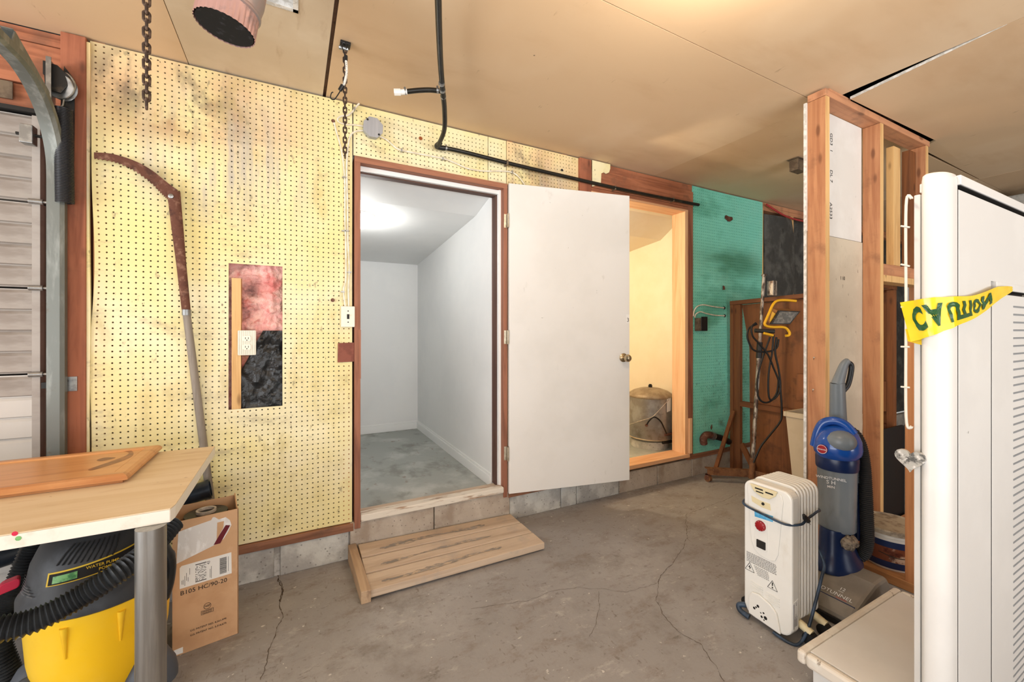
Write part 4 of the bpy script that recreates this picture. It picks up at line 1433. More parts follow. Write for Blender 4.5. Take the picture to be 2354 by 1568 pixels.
m.tube(spline([(SXX + 0.012, SYY - 0.01, s0.z + 0.05), (SXX + 0.03, SYY - 0.015, c.z - 0.03), (SXX + 0.036, SYY - 0.015, c.z + 0.01), (SXX + 0.01, SYY - 0.01, c.z + 0.045), (SXX - 0.03, SYY - 0.005, c.z + 0.03)], 8), 0.004, 6)
part(m, 'cable', 'steel', sp, smooth=60)

# ---- pole saw leaning on the yellow board
saw = thing('pole_saw', 'rusty curved pole saw with a grey wooden handle leaning on the yellow pegboard', 'pole saw', (-0.42, 2.32, 0))
YS = WY - 0.03
top = [(216, 350), (260, 354), (310, 370), (350, 392), (385, 420), (409, 437)]
low = [(388, 458), (372, 443), (345, 416), (305, 388), (262, 370), (216, 362)]
tp = [onY(x, y, YS) for x, y in spline([V(x, y, 0) for x, y in top], 6) and [(p.x, p.y) for p in spline([V(x, y, 0) for x, y in top], 6)]]
lo_ = [(p.x, p.y) for p in spline([V(x, y, 0) for x, y in low], 10)]
teeth = []
for i, (x, y) in enumerate(lo_):
    teeth.append(onY(x - (1.6 if i % 2 else 0), y + (3.4 if i % 2 else 0), YS))
poly2 = [(p.x, p.z) for p in tp] + [(p.x, p.z) for p in teeth]
m = MB()
m.prism(poly2, (0, YS, 0), (1, 0, 0), (0, 0, 1), (0, 0.003, 0))
part(m, 'blade', 'rust', saw)
b0, b1 = onY(399, 440, YS - 0.004), onY(429, 722, YS - 0.012)
m = MB()
m.tube([b0, b0.lerp(b1, 0.3), b0.lerp(b1, 0.6), b1], [0.0245, 0.022, 0.0185, 0.0165], 12, flat=0.5)
part(m, 'iron_socket', 'rust', saw, smooth=50)
m = MB()
c = onY(393, 451, YS - 0.016)
m.lathe([(0.011, 0), (0.010, 0.004), (0.005, 0.006), (0.0001, 0.006)], c, 12, (0, -1, 0))
part(m, 'bolt', 'steel', saw, smooth=40)
m = MB()
m.cyl(b1 + V(0, 0, 0.02), b1 + V(0, 0, -0.006), 0.018, n=14)
part(m, 'ferrule', 'steel', saw, smooth=40)
base = onZ(510, 1352, 0.0)
m = MB()
m.cyl(b1, base + V(0, 0, 0.002), 0.0155, 0.0175, n=14)
part(m, 'handle', 'grey_pole', saw, smooth=50)

# ---- chains hanging from the ceiling


def chain(label, x, y, z0, z1, w, wire, sway=0.0):
    t = thing('hanging_chain', label, 'chain', (x, y, z1), group='rusty chains hanging from the ceiling')
    ln = w * 1.75
    pitch = ln - 2 * wire
    # one link in the XZ plane, centred at the origin
    pts = []
    h = ln / 2 - w / 2
    for k in range(16):
        a = 2 * math.pi * k / 16
        pts.append(((w / 2 - wire / 2) * math.cos(a), 0, (w / 2 - wire / 2) * math.sin(a) + (h if math.sin(a) >= 0 else -h)))
    m = MB()
    m.tube(pts, wire / 2, 8, closed=True)
    m.v = [v + V(x, y, z0) for v in m.v]
    first = None
    n = int((z0 - z1) / pitch)
    for i in range(n):
        if first is None:
            first = part(m, 'chain_link', 'chain', t, smooth=60)
            o = first
        else:
            o = copy_part(first, t, (0, 0, -pitch * i))
        o.rotation_euler = (0, 0, math.atan2(-x, y) + (math.pi / 2 if i % 2 else 0) + random.uniform(-0.12, 0.12))
    return t


c1 = P(337, 268, 1.12)
chain('rusty chain hanging in front of the yellow board, left of the flue pipe', c1.x, c1.y, CZ - 0.015, c1.z, 0.020, 0.0068)
c2 = P(793, 368, 1.80)
chain('rusty chain with a bungee cord, hanging from a bolt at the ceiling gap', c2.x, c2.y, CZ - 0.03, c2.z, 0.0195, 0.0062)
bk = thing('ceiling_bracket', 'small steel bracket bolted to the ceiling above the bungee cord', 'bracket', (c2.x, c2.y, CZ - 0.03))
m = MB()
m.box(c2.x - 0.02, c2.x + 0.022, c2.y - 0.02, c2.y + 0.02, CZ - 0.012, CZ - 0.0005)
part(m, 'plate', 'dark_iron', bk, bevel=0.002)
m = MB()
m.cyl((c2.x - 0.025, c2.y, CZ - 0.024), (c2.x + 0.012, c2.y, CZ - 0.024), 0.008, n=8)
part(m, 'bolt', 'steel', bk)
bg_ = thing('bungee_cord', 'white flecked bungee cord with black hooks hooked beside the chain', 'bungee cord', (c2.x, c2.y - 0.02, 2.2))


def cz_(px, py):
    return P(px, py, 1.775)


m = MB()
m.tube(spline([cz_(795, 132), cz_(797, 165), cz_(792, 190), cz_(786, 200)], 8), 0.0052, 8)
part(m, 'cord', 'bungee', bg_, smooth=60)
m = MB()
m.tube(spline([cz_(794, 132), cz_(790, 118), cz_(786, 106), cz_(789, 98), cz_(795, 101), cz_(796, 112)], 6), 0.0024, 6)
m.cyl(cz_(795, 128), cz_(795, 140), 0.0075, n=10)
part(m, 'hook', 'black', bg_, smooth=50)
m = MB()
m.tube(spline([cz_(786, 202), cz_(778, 216), cz_(768, 229), cz_(760, 225), cz_(762, 214), cz_(766, 212)], 6), 0.0024, 6)
m.cyl(cz_(788, 196), cz_(781, 208), 0.0085, n=10)
part(m, 'hook', 'black', bg_, smooth=50)

# ---- flue pipe end under the ceiling
flue = thing('flue_pipe', 'pinkish galvanised flue pipe with a crimped open end under the ceiling', 'flue pipe', (-0.1, 1.42, 2.3))
o0 = P(517, 66, 1.25)
ax = V(0.16, -0.02, 0.98).normalized()
RR = 0.080
m = MB()
n = 96
vs, fs = [], []
for j, (dz, am) in enumerate(((0, 1), (0.052, 1), (0.062, 0))):
    for k in range(n):
        a = 2 * math.pi * k / n
        r_ = RR * (1 - 0.022 * am * (1 + math.cos(a * 32)) * (1 if j < 1 or True else 0))
        u = ax.orthogonal().normalized()
        w = ax.cross(u)
        vs.append(o0 + ax * dz + (u * math.cos(a) + w * math.sin(a)) * r_)
for j in range(2):
    for k in range(n):
        q = (k + 1) % n
        fs.append((j * n + k, j * n + q, (j + 1) * n + q, (j + 1) * n + k))
m.add(vs, fs)
part(m, 'crimped_end', 'duct_pink', flue, smooth=30)
m = MB()
m.lathe([(RR, 0.06), (RR + 0.004, 0.064), (RR + 0.004, 0.072), (RR + 0.001, 0.076), (RR + 0.006, 0.11), (RR + 0.006, 0.42)], o0, 48, ax)
part(m, 'pipe', 'duct', flue, smooth=40)
m = MB()
m.lathe([(RR - 0.006, 0.002), (RR - 0.006, 0.3), (0.0001, 0.301)], o0, 40, ax)
part(m, 'inner_wall', 'flue_inside', flue, smooth=40)

# ---- black polypipe along the wall with a tee
pp = thing('black_water_pipe', 'black plastic water pipe running across the ceiling and along the wall top', 'water pipe', (1.6, 2.36, 2.35))
YW = WY - 0.035
w0 = onY(1010, 338, YW)
run = [onY(1010, 338, YW), onY(1060, 348, YW), onY(1180, 378, YW), onY(1330, 413, YW - 0.004), onY(1450, 440, YW - 0.006), onY(1560, 462, YW - 0.006), onY(1606, 471, YW - 0.012)]
m = MB()
m.tube(spline(run, 8), 0.0125, 12)
part(m, 'wall_run', 'pipe_black', pp, smooth=60)
drop = [P(1006, -60, 1.36), P(1009, 60, 1.60), P(1013, 150, 1.83), P(1018, 210, 2.0), P(1022, 255, 2.14), P(1021, 300, 2.28), P(1008, 333, 2.42)]
m = MB()
m.tube(spline(drop, 8), 0.0125, 12)
part(m, 'ceiling_run', 'pipe_black', pp, smooth=60)
m = MB()
m.tube(spline([P(1018, 210, 2.0), P(990, 207, 1.99), P(960, 208, 1.98), P(932, 211, 1.97)], 6), 0.0115, 12)
part(m, 'tee_branch', 'pipe_black', pp, smooth=60)
m = MB()
m.cyl(P(936, 211, 1.97), P(918, 212, 1.965), 0.0125, n=14)
m.cyl(P(921, 212, 1.965), P(906, 212, 1.96), 0.0155, n=8)
part(m, 'white_plug', 'white_plug', pp, smooth=30)


def clamp(a, b, r, wid=0.010):
    d = (b - a).normalized()
    m = MB()
    m.cyl(a - d * wid / 2, a + d * wid / 2, r, n=18)
    sd = d.cross(V(0, 0, 1)).normalized()
    up = sd.cross(d)
    m.cyl(a + up * r * 0.9 - sd * 0.012, a + up * r * 0.9 + sd * 0.012, 0.005, n=8)
    return part(m, 'hose_clamp', 'steel', pp, smooth=30)


clamp(P(1015, 192, 1.94), P(1013, 150, 1.83), 0.0145)
clamp(P(1019, 222, 2.04), P(1022, 255, 2.14), 0.0145)
clamp(P(1017, 207, 1.99), P(1022, 255, 2.14), 0.0155)
clamp(P(1006, 208, 1.995), P(960, 208, 1.98), 0.0140)
clamp(P(932, 211, 1.97), P(918, 212, 1.965), 0.0140, 0.006)
clamp(onY(1025, 341, YW), onY(1060, 348, YW), 0.015)
m = MB()
m.tube(spline([P(1012, 328, 2.41), onY(1004, 337, YW - 0.004), onY(1024, 341, YW)], 6), 0.0145, 12)
part(m, 'elbow', 'black', pp, smooth=50)
for px, py in ((1165, 374), (1412, 432), (1546, 459)):
    c = onY(px, py, YW)
    m = MB()
    m.box(c.x - 0.006, c.x + 0.006, WY - 0.052, WY - 0.006, c.z - 0.018, c.z + 0.014)
    part(m, 'pipe_strap', 'elec_brown', pp, bevel=0.003)

# ---- junction box and the white cables stapled round the door
jb = thing('junction_box', 'grey octagonal metal junction box above the door frame corner', 'junction box', (onY(852, 298, WY).x, WY, onY(852, 298, WY).z))
c = onY(855, 300, WY)
oc = [(0.052 * math.cos(math.radians(22.5 + 45 * k)) * (1.0 if k % 2 else 1.04), 0.056 * math.sin(math.radians(22.5 + 45 * k))) for k in range(8)]
m = MB()
m.prism(oc, (c.x, WY - 0.006, c.z), (1, 0, 0), (0, 0, 1), (0, -0.036, 0))
part(m, 'box_body', 'boxgrey', jb, bevel=0.004)
m = MB()
m.prism([(x * 1.05, z * 1.05) for x, z in oc], (c.x, WY - 0.042, c.z), (1, 0, 0), (0, 0, 1), (0, -0.003, 0))
part(m, 'cover_plate', 'boxgrey', jb, bevel=0.001)
for dx, dz in ((-0.03, 0.035), (0.03, -0.035)):
    m = MB()
    m.lathe([(0.006, 0), (0.005, 0.003), (0.0001, 0.0035)], (c.x + dx, WY - 0.045, c.z + dz), 10, (0, -1, 0))
    part(m, 'screw', 'dark_iron', jb)


def cable(label, pix, r=0.0045, staples=(), flat=0.7):
    pts = [onY(x, y, WY - 0.013) for x, y in pix]
    t = thing('cable_run', label, 'cable', (pts[0].x, WY, pts[0].z), group='white cables on the yellow wall')
    m = MB()
    m.tube(spline(pts, 8), r, 8, flat=flat)
    part(m, 'sheath', 'cable', t, smooth=60)
    for (x, y, hor) in staples:
        c = onY(x, y, WY - 0.013)
        m = MB()
        if hor:
            m.box(c.x - 0.003, c.x + 0.003, WY - 0.022, WY - 0.004, c.z - 0.010, c.z + 0.010)
        else:
            m.box(c.x - 0.010, c.x + 0.010, WY - 0.022, WY - 0.004, c.z - 0.003, c.z + 0.003)
        part(m, 'staple', 'staple', t)
    return t


cable('white cable running from the junction box along the top of the door frame', [(872, 313), (890, 322), (908, 338), (922, 345), (960, 353), (1017, 364), (1045, 374), (1075, 387), (1110, 393), (1150, 393), (1176, 396), (1192, 406), (1206, 424)], staples=((923, 346, 1), (1018, 365, 1), (1177, 396, 1)))
cable('white cable looping from the junction box up to the ceiling', [(836, 290), (815, 287), (795, 286), (779, 280), (777, 272), (785, 267), (800, 265), (812, 255), (820, 244), (826, 238)], staples=((815, 251, 1),))
cable('white cable curving from the junction box straight down to the light switch', [(836, 300), (818, 302), (806, 312), (800, 340), (797, 390), (799, 470), (800, 550), (803, 620), (801, 660), (802, 706)], staples=((797, 531, 0), (803, 626, 0)))
cable('white cable coming out of a hole in the board and running down to the switch', [(768, 282), (774, 305), (784, 340), (790, 380), (793, 430), (793, 500), (795, 560), (795, 640), (790, 668), (794, 706)], staples=((791, 408, 0), (790, 531, 0), (788, 671, 0)))

# ---- light switch and outlet


def plate(px, py, w, h, name, label, cat, y=WY - 0.006):
    c = onY(px, py, y)
    t = thing(name, label, cat, (c.x, y, c.z))
    m = MB()
    m.prism(rrect(-w / 2, w / 2, -h / 2, h / 2, 0.004, 3), (c.x, y, c.z), (1, 0, 0), (0, 0, 1), (0, -0.007, 0))
    p = part(m, 'face_plate', 'ivory', t, bevel=0.002)
    return t, c, p


t, c, p = plate(800, 728, 0.068, 0.112, 'light_switch', 'ivory toggle light switch on the board beside the door frame', 'light switch', WY - 0.022)
m = MB()
m.box(c.x - 0.035, c.x + 0.033, WY - 0.022, WY - 0.004, c.z - 0.056, c.z + 0.056)
part(m, 'back_box', 'ivory', t)
m = MB()
m.box(c.x - 0.006, c.x + 0.006, c.y - 0.0085, c.y - 0.007, c.z - 0.013, c.z + 0.013)
part(m, 'toggle_slot', 'ivory_dark', t)
m = MB()
m.box(c.x - 0.004, c.x + 0.004, c.y - 0.016, c.y - 0.008, c.z + 0.001, c.z + 0.010)
part(m, 'toggle', 'ivory_dark', t, bevel=0.001)
for dz in (-0.03, 0.03):
    m = MB()
    m.lathe([(0.0035, 0), (0.003, 0.001), (0.0001, 0.0012)], (c.x, c.y - 0.007, c.z + dz), 10, (0, -1, 0))
    part(m, 'screw', 'ivory_dark', t)
t, c, p = plate(568, 788, 0.076, 0.122, 'wall_outlet', 'ivory ribbed double outlet mounted in the cut showing pink insulation', 'outlet', WY - 0.004)
m = MB()
m.box(c.x - 0.03, c.x + 0.03, c.y, WY + 0.06, c.z - 0.05, c.z + 0.05)
part(m, 'back_box', 'dark_iron', t)
for k in range(9):
    m = MB()
    x = c.x - 0.032 + k * 0.008
    m.box(x - 0.0007, x + 0.0007, c.y - 0.0082, c.y - 0.007, c.z - 0.058, c.z + 0.058)
    part(m, 'rib', 'core', t)
for dz in (-0.021, 0.021):
    m = MB()
    m.prism(rrect(-0.017, 0.017, -0.0145, 0.0145, 0.008, 4), (c.x, c.y - 0.008, c.z + dz), (1, 0, 0), (0, 0, 1), (0, -0.003, 0))
    r_ = part(m, 'receptacle', 'ivory', t, bevel=0.001)
    m = MB()
    m.box(c.x - 0.0075, c.x - 0.0052, c.y - 0.0115, c.y - 0.0108, c.z + dz - 0.003, c.z + dz + 0.006)
    m.box(c.x + 0.0052, c.x + 0.0075, c.y - 0.0115, c.y - 0.0108, c.z + dz - 0.003, c.z + dz + 0.006)
    m.lathe([(0.0028, 0), (0.0001, 0.0005)], (c.x, c.y - 0.0112, c.z + dz - 0.008), 8, (0, -1, 0))
    part(m, 'slots', 'ivory_dark', r_)

# ---- work table
TZ = 0.74
tx1, ty0, ty1 = -0.307, 1.507, 2.228
tab = thing('work_table', 'long table with tan top, white edge and round steel leg', 'table', (-1.1, 1.86, 0))
ch = 0.03
outl = [(-1.95, ty0), (tx1 - ch * 0.2, ty0), (tx1, ty0 + ch), (tx1, ty1), (-1.95, ty1)]
m = MB()
m.prism(outl, (0, 0, TZ - 0.003), (1, 0, 0), (0, 1, 0), (0, 0, 0.003))
part(m, 'table_top', 'table_top', tab)
m = MB()
m.prism(outl, (0, 0, TZ - 0.040), (1, 0, 0), (0, 1, 0), (0, 0, 0.0365))
part(m, 'edge_band', 'table_edge', tab, bevel=0.002)
LR = 0.0345
lg = onZ(347, 1210, TZ - 0.04)
legs = [(lg.x, lg.y), (-1.02, ty1 - 0.10), (-1.86, lg.y), (-1.86, ty1 - 0.10)]
m = MB()
m.cyl((legs[0][0], legs[0][1], 0.0), (legs[0][0], legs[0][1], TZ - 0.04), LR, n=28)
l0 = part(m, 'leg', 'steel_leg', tab, smooth=40)
for k in range(1, 4):
    copy_part(l0, tab, (legs[k][0] - legs[0][0], legs[k][1] - legs[0][1], 0))
for (px, py, s) in ((34, 1227, 1), (42, 1238, 0)):
    m = MB()
    c = onY(px, py, ty0 - 0.0005)
    m.lathe([(0.006, 0), (0.0001, 0.0003)], c, 9, (0, -1, 0))
    part(m, 'paint_spot', 'red_plastic' if s else 'green_print', tab)

# ---- raised-panel cabinet door lying on the table
a_, b_ = onZ(375, 1018, TZ + 0.031), onZ(294, 1089, TZ + 0.031)
cx1 = (a_.x + b_.x) / 2
cy0, cy1 = b_.y, min(a_.y, ty1 + 0.01)
cx0 = cx1 - 1.15
cdoor = thing('cabinet_door', 'honey pine raised panel cabinet door lying flat on the table', 'cabinet door', ((cx0 + cx1) / 2, (cy0 + cy1) / 2, TZ))


def ringquad(m, x0, x1, y0, y1, z0, d, z1):
    a = [(x0, y0, z0), (x1, y0, z0), (x1, y1, z0), (x0, y1, z0)]
    b = [(x0 + d, y0 + d, z1), (x1 - d, y0 + d, z1), (x1 - d, y1 - d, z1), (x0 + d, y1 - d, z1)]
    m.add(a + b, [(0, 1, 5, 4), (1, 2, 6, 5), (2, 3, 7, 6), (3, 0, 4, 7)])


zt = TZ + 0.031
m = MB()
m.box(cx0 + 0.012, cx1 - 0.016, cy0 + 0.014, cy1 - 0.014, TZ + 0.0005, TZ + 0.011)
part(m, 'back_rail', 'cab_wood', cdoor)
m = MB()
for (ins, z0, d, z1) in ((0.0, TZ + 0.011, 0.0, zt - 0.012), (0.0, zt - 0.012, 0.006, zt - 0.004), (0.006, zt - 0.004, 0.010, zt), (0.016, zt, 0.028, zt), (0.044, zt, 0.004, zt - 0.007), (0.048, zt - 0.007, 0.004, zt - 0.005)):
    ringquad(m, cx0 + ins, cx1 - ins, cy0 + ins, cy1 - ins, z0, d, z1)
m.add([(cx0, cy0, TZ + 0.011), (cx1, cy0, TZ + 0.011), (cx1, cy1, TZ + 0.011), (cx0, cy1, TZ + 0.011)], [(0, 1, 2, 3)])
part(m, 'frame', 'cab_wood', cdoor)
i0 = 0.052
m = MB()
m.box(cx0 + i0, cx1 - i0, cy0 + i0, cy1 - i0, TZ + 0.012, zt - 0.005)
pn = part(m, 'panel', 'cab_wood', cdoor)
m = MB()
for pl in ([(228, 1070), (262, 1058), (288, 1048), (296, 1041), (282, 1037), (264, 1036), (290, 1033), (306, 1039), (302, 1050), (272, 1063), (240, 1073), (212, 1081), (203, 1079)],
           [(222, 1058), (240, 1052), (266, 1052), (250, 1057), (232, 1060)]):
    q = [onZ(x, y, zt - 0.0046) for x, y in [(v.x, v.y) for v in spline([V(a, b, 0) for a, b in pl], 4, closed=True)]]
    m.add(q, [tuple(range(len(q)))])
part(m, 'knot_figure', 'cab_knot', pn)

# ---- wet and dry vacuum under the table
vx, vy = -0.583, 1.924
vac = thing('shop_vacuum', 'yellow wet and dry shop vacuum with charcoal lid under the table', 'vacuum', (vx, vy, 0))
m = MB()
VR = 0.184
HO = -0.022
prof = [(VR * 0.72, 0.065), (VR * 0.80, 0.07), (VR * 0.86, 0.10), (VR * 0.95, 0.20), (VR, 0.34), (VR + 0.004, 0.355), (VR + 0.004, 0.38)]
m.lathe(prof, (vx, vy, 0), 48)
drum = part(m, 'drum', 'vac_yellow', vac, smooth=40)
for ang in (-100, -60):
    m = MB()
    a = math.radians(ang)
    for (dz, r0) in ((0.355, VR), (0.29, VR * 0.985)):
        pass
    p0 = V(vx + (VR + 0.001) * math.cos(a), vy + (VR + 0.001) * math.sin(a), 0.35)
    p1 = V(vx + (VR * 0.972) * math.cos(a), vy + (VR * 0.972) * math.sin(a), 0.25)
    m.tube([p0, p1], [0.011, 0.003], 8)
    part(m, 'rib', 'vac_yellow', drum, smooth=50)
m = MB()
m.lathe([(VR + 0.006, 0.395), (VR + 0.012, 0.40), (VR + 0.012, 0.43), (VR + 0.002, 0.445), (VR * 0.96, 0.47), (VR * 0.9, 0.53), (VR * 0.8, 0.575), (VR * 0.66, 0.605), (VR * 0.4, 0.622), (0.0001, 0.625)], (vx, vy, HO), 48)
head = part(m, 'motor_head', 'vac_black', vac, smooth=50)
# louvres on the head
fr = math.radians(-75)


def onhead(ang, z):
    """point on the sloping flank of the head"""
    z -= HO
    tb = [(0.445, VR + 0.002), (0.47, VR * 0.96), (0.53, VR * 0.9), (0.575, VR * 0.8), (0.605, VR * 0.66)]
    for (z0, r0), (z1, r1) in zip(tb, tb[1:]):
        if z0 <= z <= z1:
            r = r0 + (r1 - r0) * (z - z0) / (z1 - z0)
            break
    else:
        r = tb[-1][1]
    return V(vx + (r + 0.0025) * math.cos(ang), vy + (r + 0.0025) * math.sin(ang), z + HO + 0.001)


for k in range(10):
    a = math.radians(-112 + k * 5.2)
    m = MB()
    m.tube([onhead(a, 0.527), onhead(a + 0.08, 0.553), onhead(a + 0.17, 0.578)], 0.0022, 6)
    part(m, 'louvre', 'black_matte', head)


def patch(ang0, ang1, z0, z1, mat, name, lift=0.0, nx=14, nz=4, skew=0.0):
    m = MB()

    def fn(a, b):
        ang = math.radians(ang0 + (ang1 - ang0) * a)
        p = onhead(ang, z0 + (z1 - z0) * b + skew * a)
        d = (p - V(vx, vy, p.z)).normalized()
        return p + d * lift
    m.grid(nx, nz, fn)
    return part(m, name, mat, head, smooth=60)


patch(-118, -42, 0.470, 0.508, 'ink_yellow', 'sticker_border', 0.0, skew=0.030)
patch(-116, -42, 0.4735, 0.5045, 'ink', 'sticker', 0.0012, skew=0.030)
patch(-112, -92, 0.479, 0.499, 'green_print', 'sticker_picture', 0.0022, skew=0.009)
for s, dz, sz, a0 in (('WATER PUMP', 0.512, 0.0120, -73), ('POMPE', 0.500, 0.0120, -70)):
    m = MB()
    a = math.radians(a0)
    p = onhead(a, dz)
    d = V(math.cos(a), math.sin(a), 0)
    tx = V(-math.sin(a), math.cos(a), 0)
    text(m, s, p + d * 0.004, tx, V(0, 0, 1) - d * 0.25, sz, bold=0.01)
    part(m, 'sticker_lettering', 'ink_yellow', head)
m = MB()
rnd = random.Random(5)
for r_ in range(9):
    a = math.radians(-150)
    z = 0.492 - r_ * 0.0065
    wid = 4 + r_ * 3.4
    p = []
    for k in range(9):
        ang = math.radians(-160 + wid * k / 8)
        p.append((onhead(ang, max(z, 0.427)), ang))
    for (q0, a0), (q1, a1) in zip(p, p[1:]):
        if rnd.random() < 0.85:
            d = V(math.cos(a0), math.sin(a0), 0) * 0.002
            m.add([q0 + d, q1 + d, q1 + d + V(0, 0, 0.003), q0 + d + V(0, 0, 0.003)], [(0, 1, 2, 3)])
part(m, 'warning_print', 'ink_grey', head)
for ang, lab in ((-205, 0), (-20, 1)):
    a = math.radians(ang)
    d = V(math.cos(a), math.sin(a), 0)
    t_ = V(-math.sin(a), math.cos(a), 0)
    c = V(vx, vy, 0)
    m = MB()
    m.tube(spline([c + d * (VR + 0.01) + V(0, 0, 0.31), c + d * (VR + 0.026) + V(0, 0, 0.37), c + d * (VR + 0.03) + V(0, 0, 0.44), c + d * (VR + 0.008) + V(0, 0, 0.495)], 6), 0.014, 8, flat=1.5)
    lt = part(m, 'latch', 'black', vac, smooth=50)
m = MB()
c = P(22, 1340, 1.36)
m.prism(rrect(-0.026, 0.028, -0.016, 0.016, [0.012, 0.016, 0.004, 0.012], 4), c, V(0.82, 0.3, 0.16), (0, 0, 1), (0.01, -0.03, 0))
part(m, 'release_handle', 'red_plastic', vac, bevel=0.004)
for ang in (-150, -30, 80, 170):
    a = math.radians(ang)
    d = V(math.cos(a), math.sin(a), 0)
    c = V(vx, vy, 0) + d * (VR * 0.93)
    m = MB()
    m.lathe([(0.075, 0.045), (0.075, 0.06), (0.068, 0.10), (0.048, 0.14), (0.02, 0.165), (0.0001, 0.17)], c, 20, sx=1.0)
    part(m, 'caster_shroud', 'vac_grey', vac, smooth=50)
    m = MB()
    e = c + d * 0.03
    m.cyl(e + V(-0.012, 0, 0.028), e + V(0.012, 0, 0.028), 0.028, n=16)
    part(m, 'caster_wheel', 'black_matte', vac, smooth=40)


def corrug(pts, r, step=0.006, ridge=0.0035, n=14):
    q = resample(spline(pts, 14), step / 2)
    m = MB()
    m.tube(q, [r + (ridge if i % 2 else -ridge * 0.3) for i in range(len(q))], n)
    return m


hose_pts = [P(400, 1200, 1.42), P(345, 1262, 1.33), P(270, 1318, 1.24), P(180, 1375, 1.185), P(90, 1422, 1.13), P(0, 1446, 1.085), P(-120, 1455, 1.04), P(-230, 1440, 1.01)]
part(corrug(hose_pts, 0.029, 0.011, 0.0055), 'hose', 'hose', vac, smooth=20)
hose2 = [P(95, 1225, 1.53), P(70, 1275, 1.51), P(40, 1345, 1.48), P(8, 1410, 1.46), P(-4, 1480, 1.42), P(14, 1545, 1.42), P(45, 1650, 1.44)]
part(corrug(hose2, 0.032, 0.010, 0.005), 'hose', 'hose', vac, smooth=20)

# ---- long black drain pipe lying behind the vacuum
m = MB()
e0, e1 = P(484, 1123, 1.915), P(-130, 1322, 1.49)
dd = (e1 - e0).normalized()
abs_ = thing('drain_pipe', 'length of black plastic drain pipe propped on the box behind the table', 'pipe', (e0 + e1) / 2)
m.tube([e0, e0 + dd * 0.012, e0 + dd * 0.0121, e1], [0.0435, 0.0435, 0.041, 0.041], 24, caps=False)
m.tube([e0, e0 + dd * 0.2], [0.036, 0.036], 24, caps=False)
m.tube([e0, e0 + dd * 0.0005], [0.0435, 0.036], 24, caps=False)
part(m, 'tube', 'abs', abs_, smooth=40)

# ---- tall cardboard box with a roll of black film
bl_, br_ = onZ(396, 1513, 0), onZ(548.5, 1456, 0)
ux = (br_ - bl_)
bw = ux.length
ux.normalize()
uy = V(-ux.y, ux.x, 0)
bd, bh = 0.17, 0.515
yaw = math.atan2(ux.y, ux.x)
cb = thing('cardboard_box', 'tall open cardboard box with shipping label and torn packing slip pouch', 'cardboard box', bl_, yaw)
tk = 0.004


def cbox(nm, mt, *a, parent=cb, bevel=0):
    m = MB()
    m.box(*a)
    return part(m, nm, mt, parent, world=False, bevel=bevel)


front = cbox('front_panel', 'card', 0, bw, 0, tk, 0.001, bh)
cbox('back_panel', 'card', 0, bw, bd - tk, bd, 0.001, bh + 0.004)
m = MB()
m.prism([(0.001, 0), (bh, 0), (bh - 0.012, bd * 0.3), (bh - 0.002, bd * 0.6), (bh + 0.012, bd), (0.001, bd)], (bw - tk, 0, 0), (0, 0, 1), (0, 1, 0), (tk, 0, 0))
part(m, 'side_panel', 'card', cb, world=False)
cbox('side_panel', 'card', 0, tk, tk, bd - tk, 0.001, bh)
cbox('bottom_panel', 'card_in', tk, bw - tk, tk, bd - tk, 0.001, 0.005)
yF = -0.0006
m = MB()
pouch = [(0.018, 0.475), (0.028, 0.478), (0.06, 0.484), (0.12, 0.493), (0.125, 0.503), (0.132, 0.502), (0.145, 0.489), (0.168, 0.492), (0.182, 0.476), (0.187, 0.455), (0.176, 0.43), (0.16, 0.405), (0.13, 0.39), (0.012, 0.355), (0.015, 0.41)]
m.prism(pouch, (0, 0, 0), (1, 0, 0), (0, 0, 1), (0, -0.0012, 0))
pc = part(m, 'slip_pouch', 'clear_film', front, world=False)
m = MB()
m.prism([(0.168, 0.46), (0.183, 0.455), (0.150, 0.392), (0.128, 0.392), (0.148, 0.428)], (0, -0.0012, 0), (1, 0, 0), (0, 0, 1), (0, -0.0012, 0))
part(m, 'tear_strip', 'maroon', front, world=False)
m = MB()
m.prism([(0.14, 0.478), (0.162, 0.478), (0.160, 0.452), (0.138, 0.41)], (0, -0.0012, 0), (1, 0, 0), (0, 0, 1), (0, -0.0008, 0))
part(m, 'pouch_window', 'card', front, world=False)
lb = (0.022, 0.188, 0.255, 0.343)
m = MB()
m.prism([(lb[0], lb[2]), (lb[1], lb[2] + 0.002), (lb[1] - 0.001, lb[3]), (lb[0] + 0.006, lb[3] - 0.001), (lb[0], lb[3] - 0.008)], (0, 0, 0), (1, 0, 0), (0, 0, 1), (0, -0.0008, 0))
label = part(m, 'shipping_label', 'label_white', front, world=False)
m = MB()
rnd = random.Random(11)
rl = []
y_ = lb[2] + 0.012
while y_ < lb[3] - 0.012:                       # bar code, bars across
    h_ = rnd.choice((0.0008, 0.0012, 0.002))
    rl.append((0.148, 0.171, y_, y_ + h_))
    y_ += h_ + rnd.choice((0.0008, 0.0012))
rl += [(0.070, 0.105, lb[3] - 0.013, lb[3] - 0.010), (0.070, 0.105, lb[2] + 0.008, lb[2] + 0.011)]
for i in range(20):                              # dense printed block of short dashes
    for j in range(9):
        if rnd.random() < 0.62:
            rl.append((0.070 + j * 0.0039, 0.070 + j * 0.0039 + rnd.uniform(0.0016, 0.0038), lb[2] + 0.013 + i * 0.003, lb[2] + 0.0148 + i * 0.003))
rects(m, rl, (0, -0.0009, 0), (1, 0, 0), (0, 0, 1), 0.0002)
text(m, '43', (0.112, -0.0009, lb[3] - 0.016), (0, 0, 1), (-1, 0, 0), 0.014)
part(m, 'label_print', 'ink', label, world=False)
m = MB()
rl = []
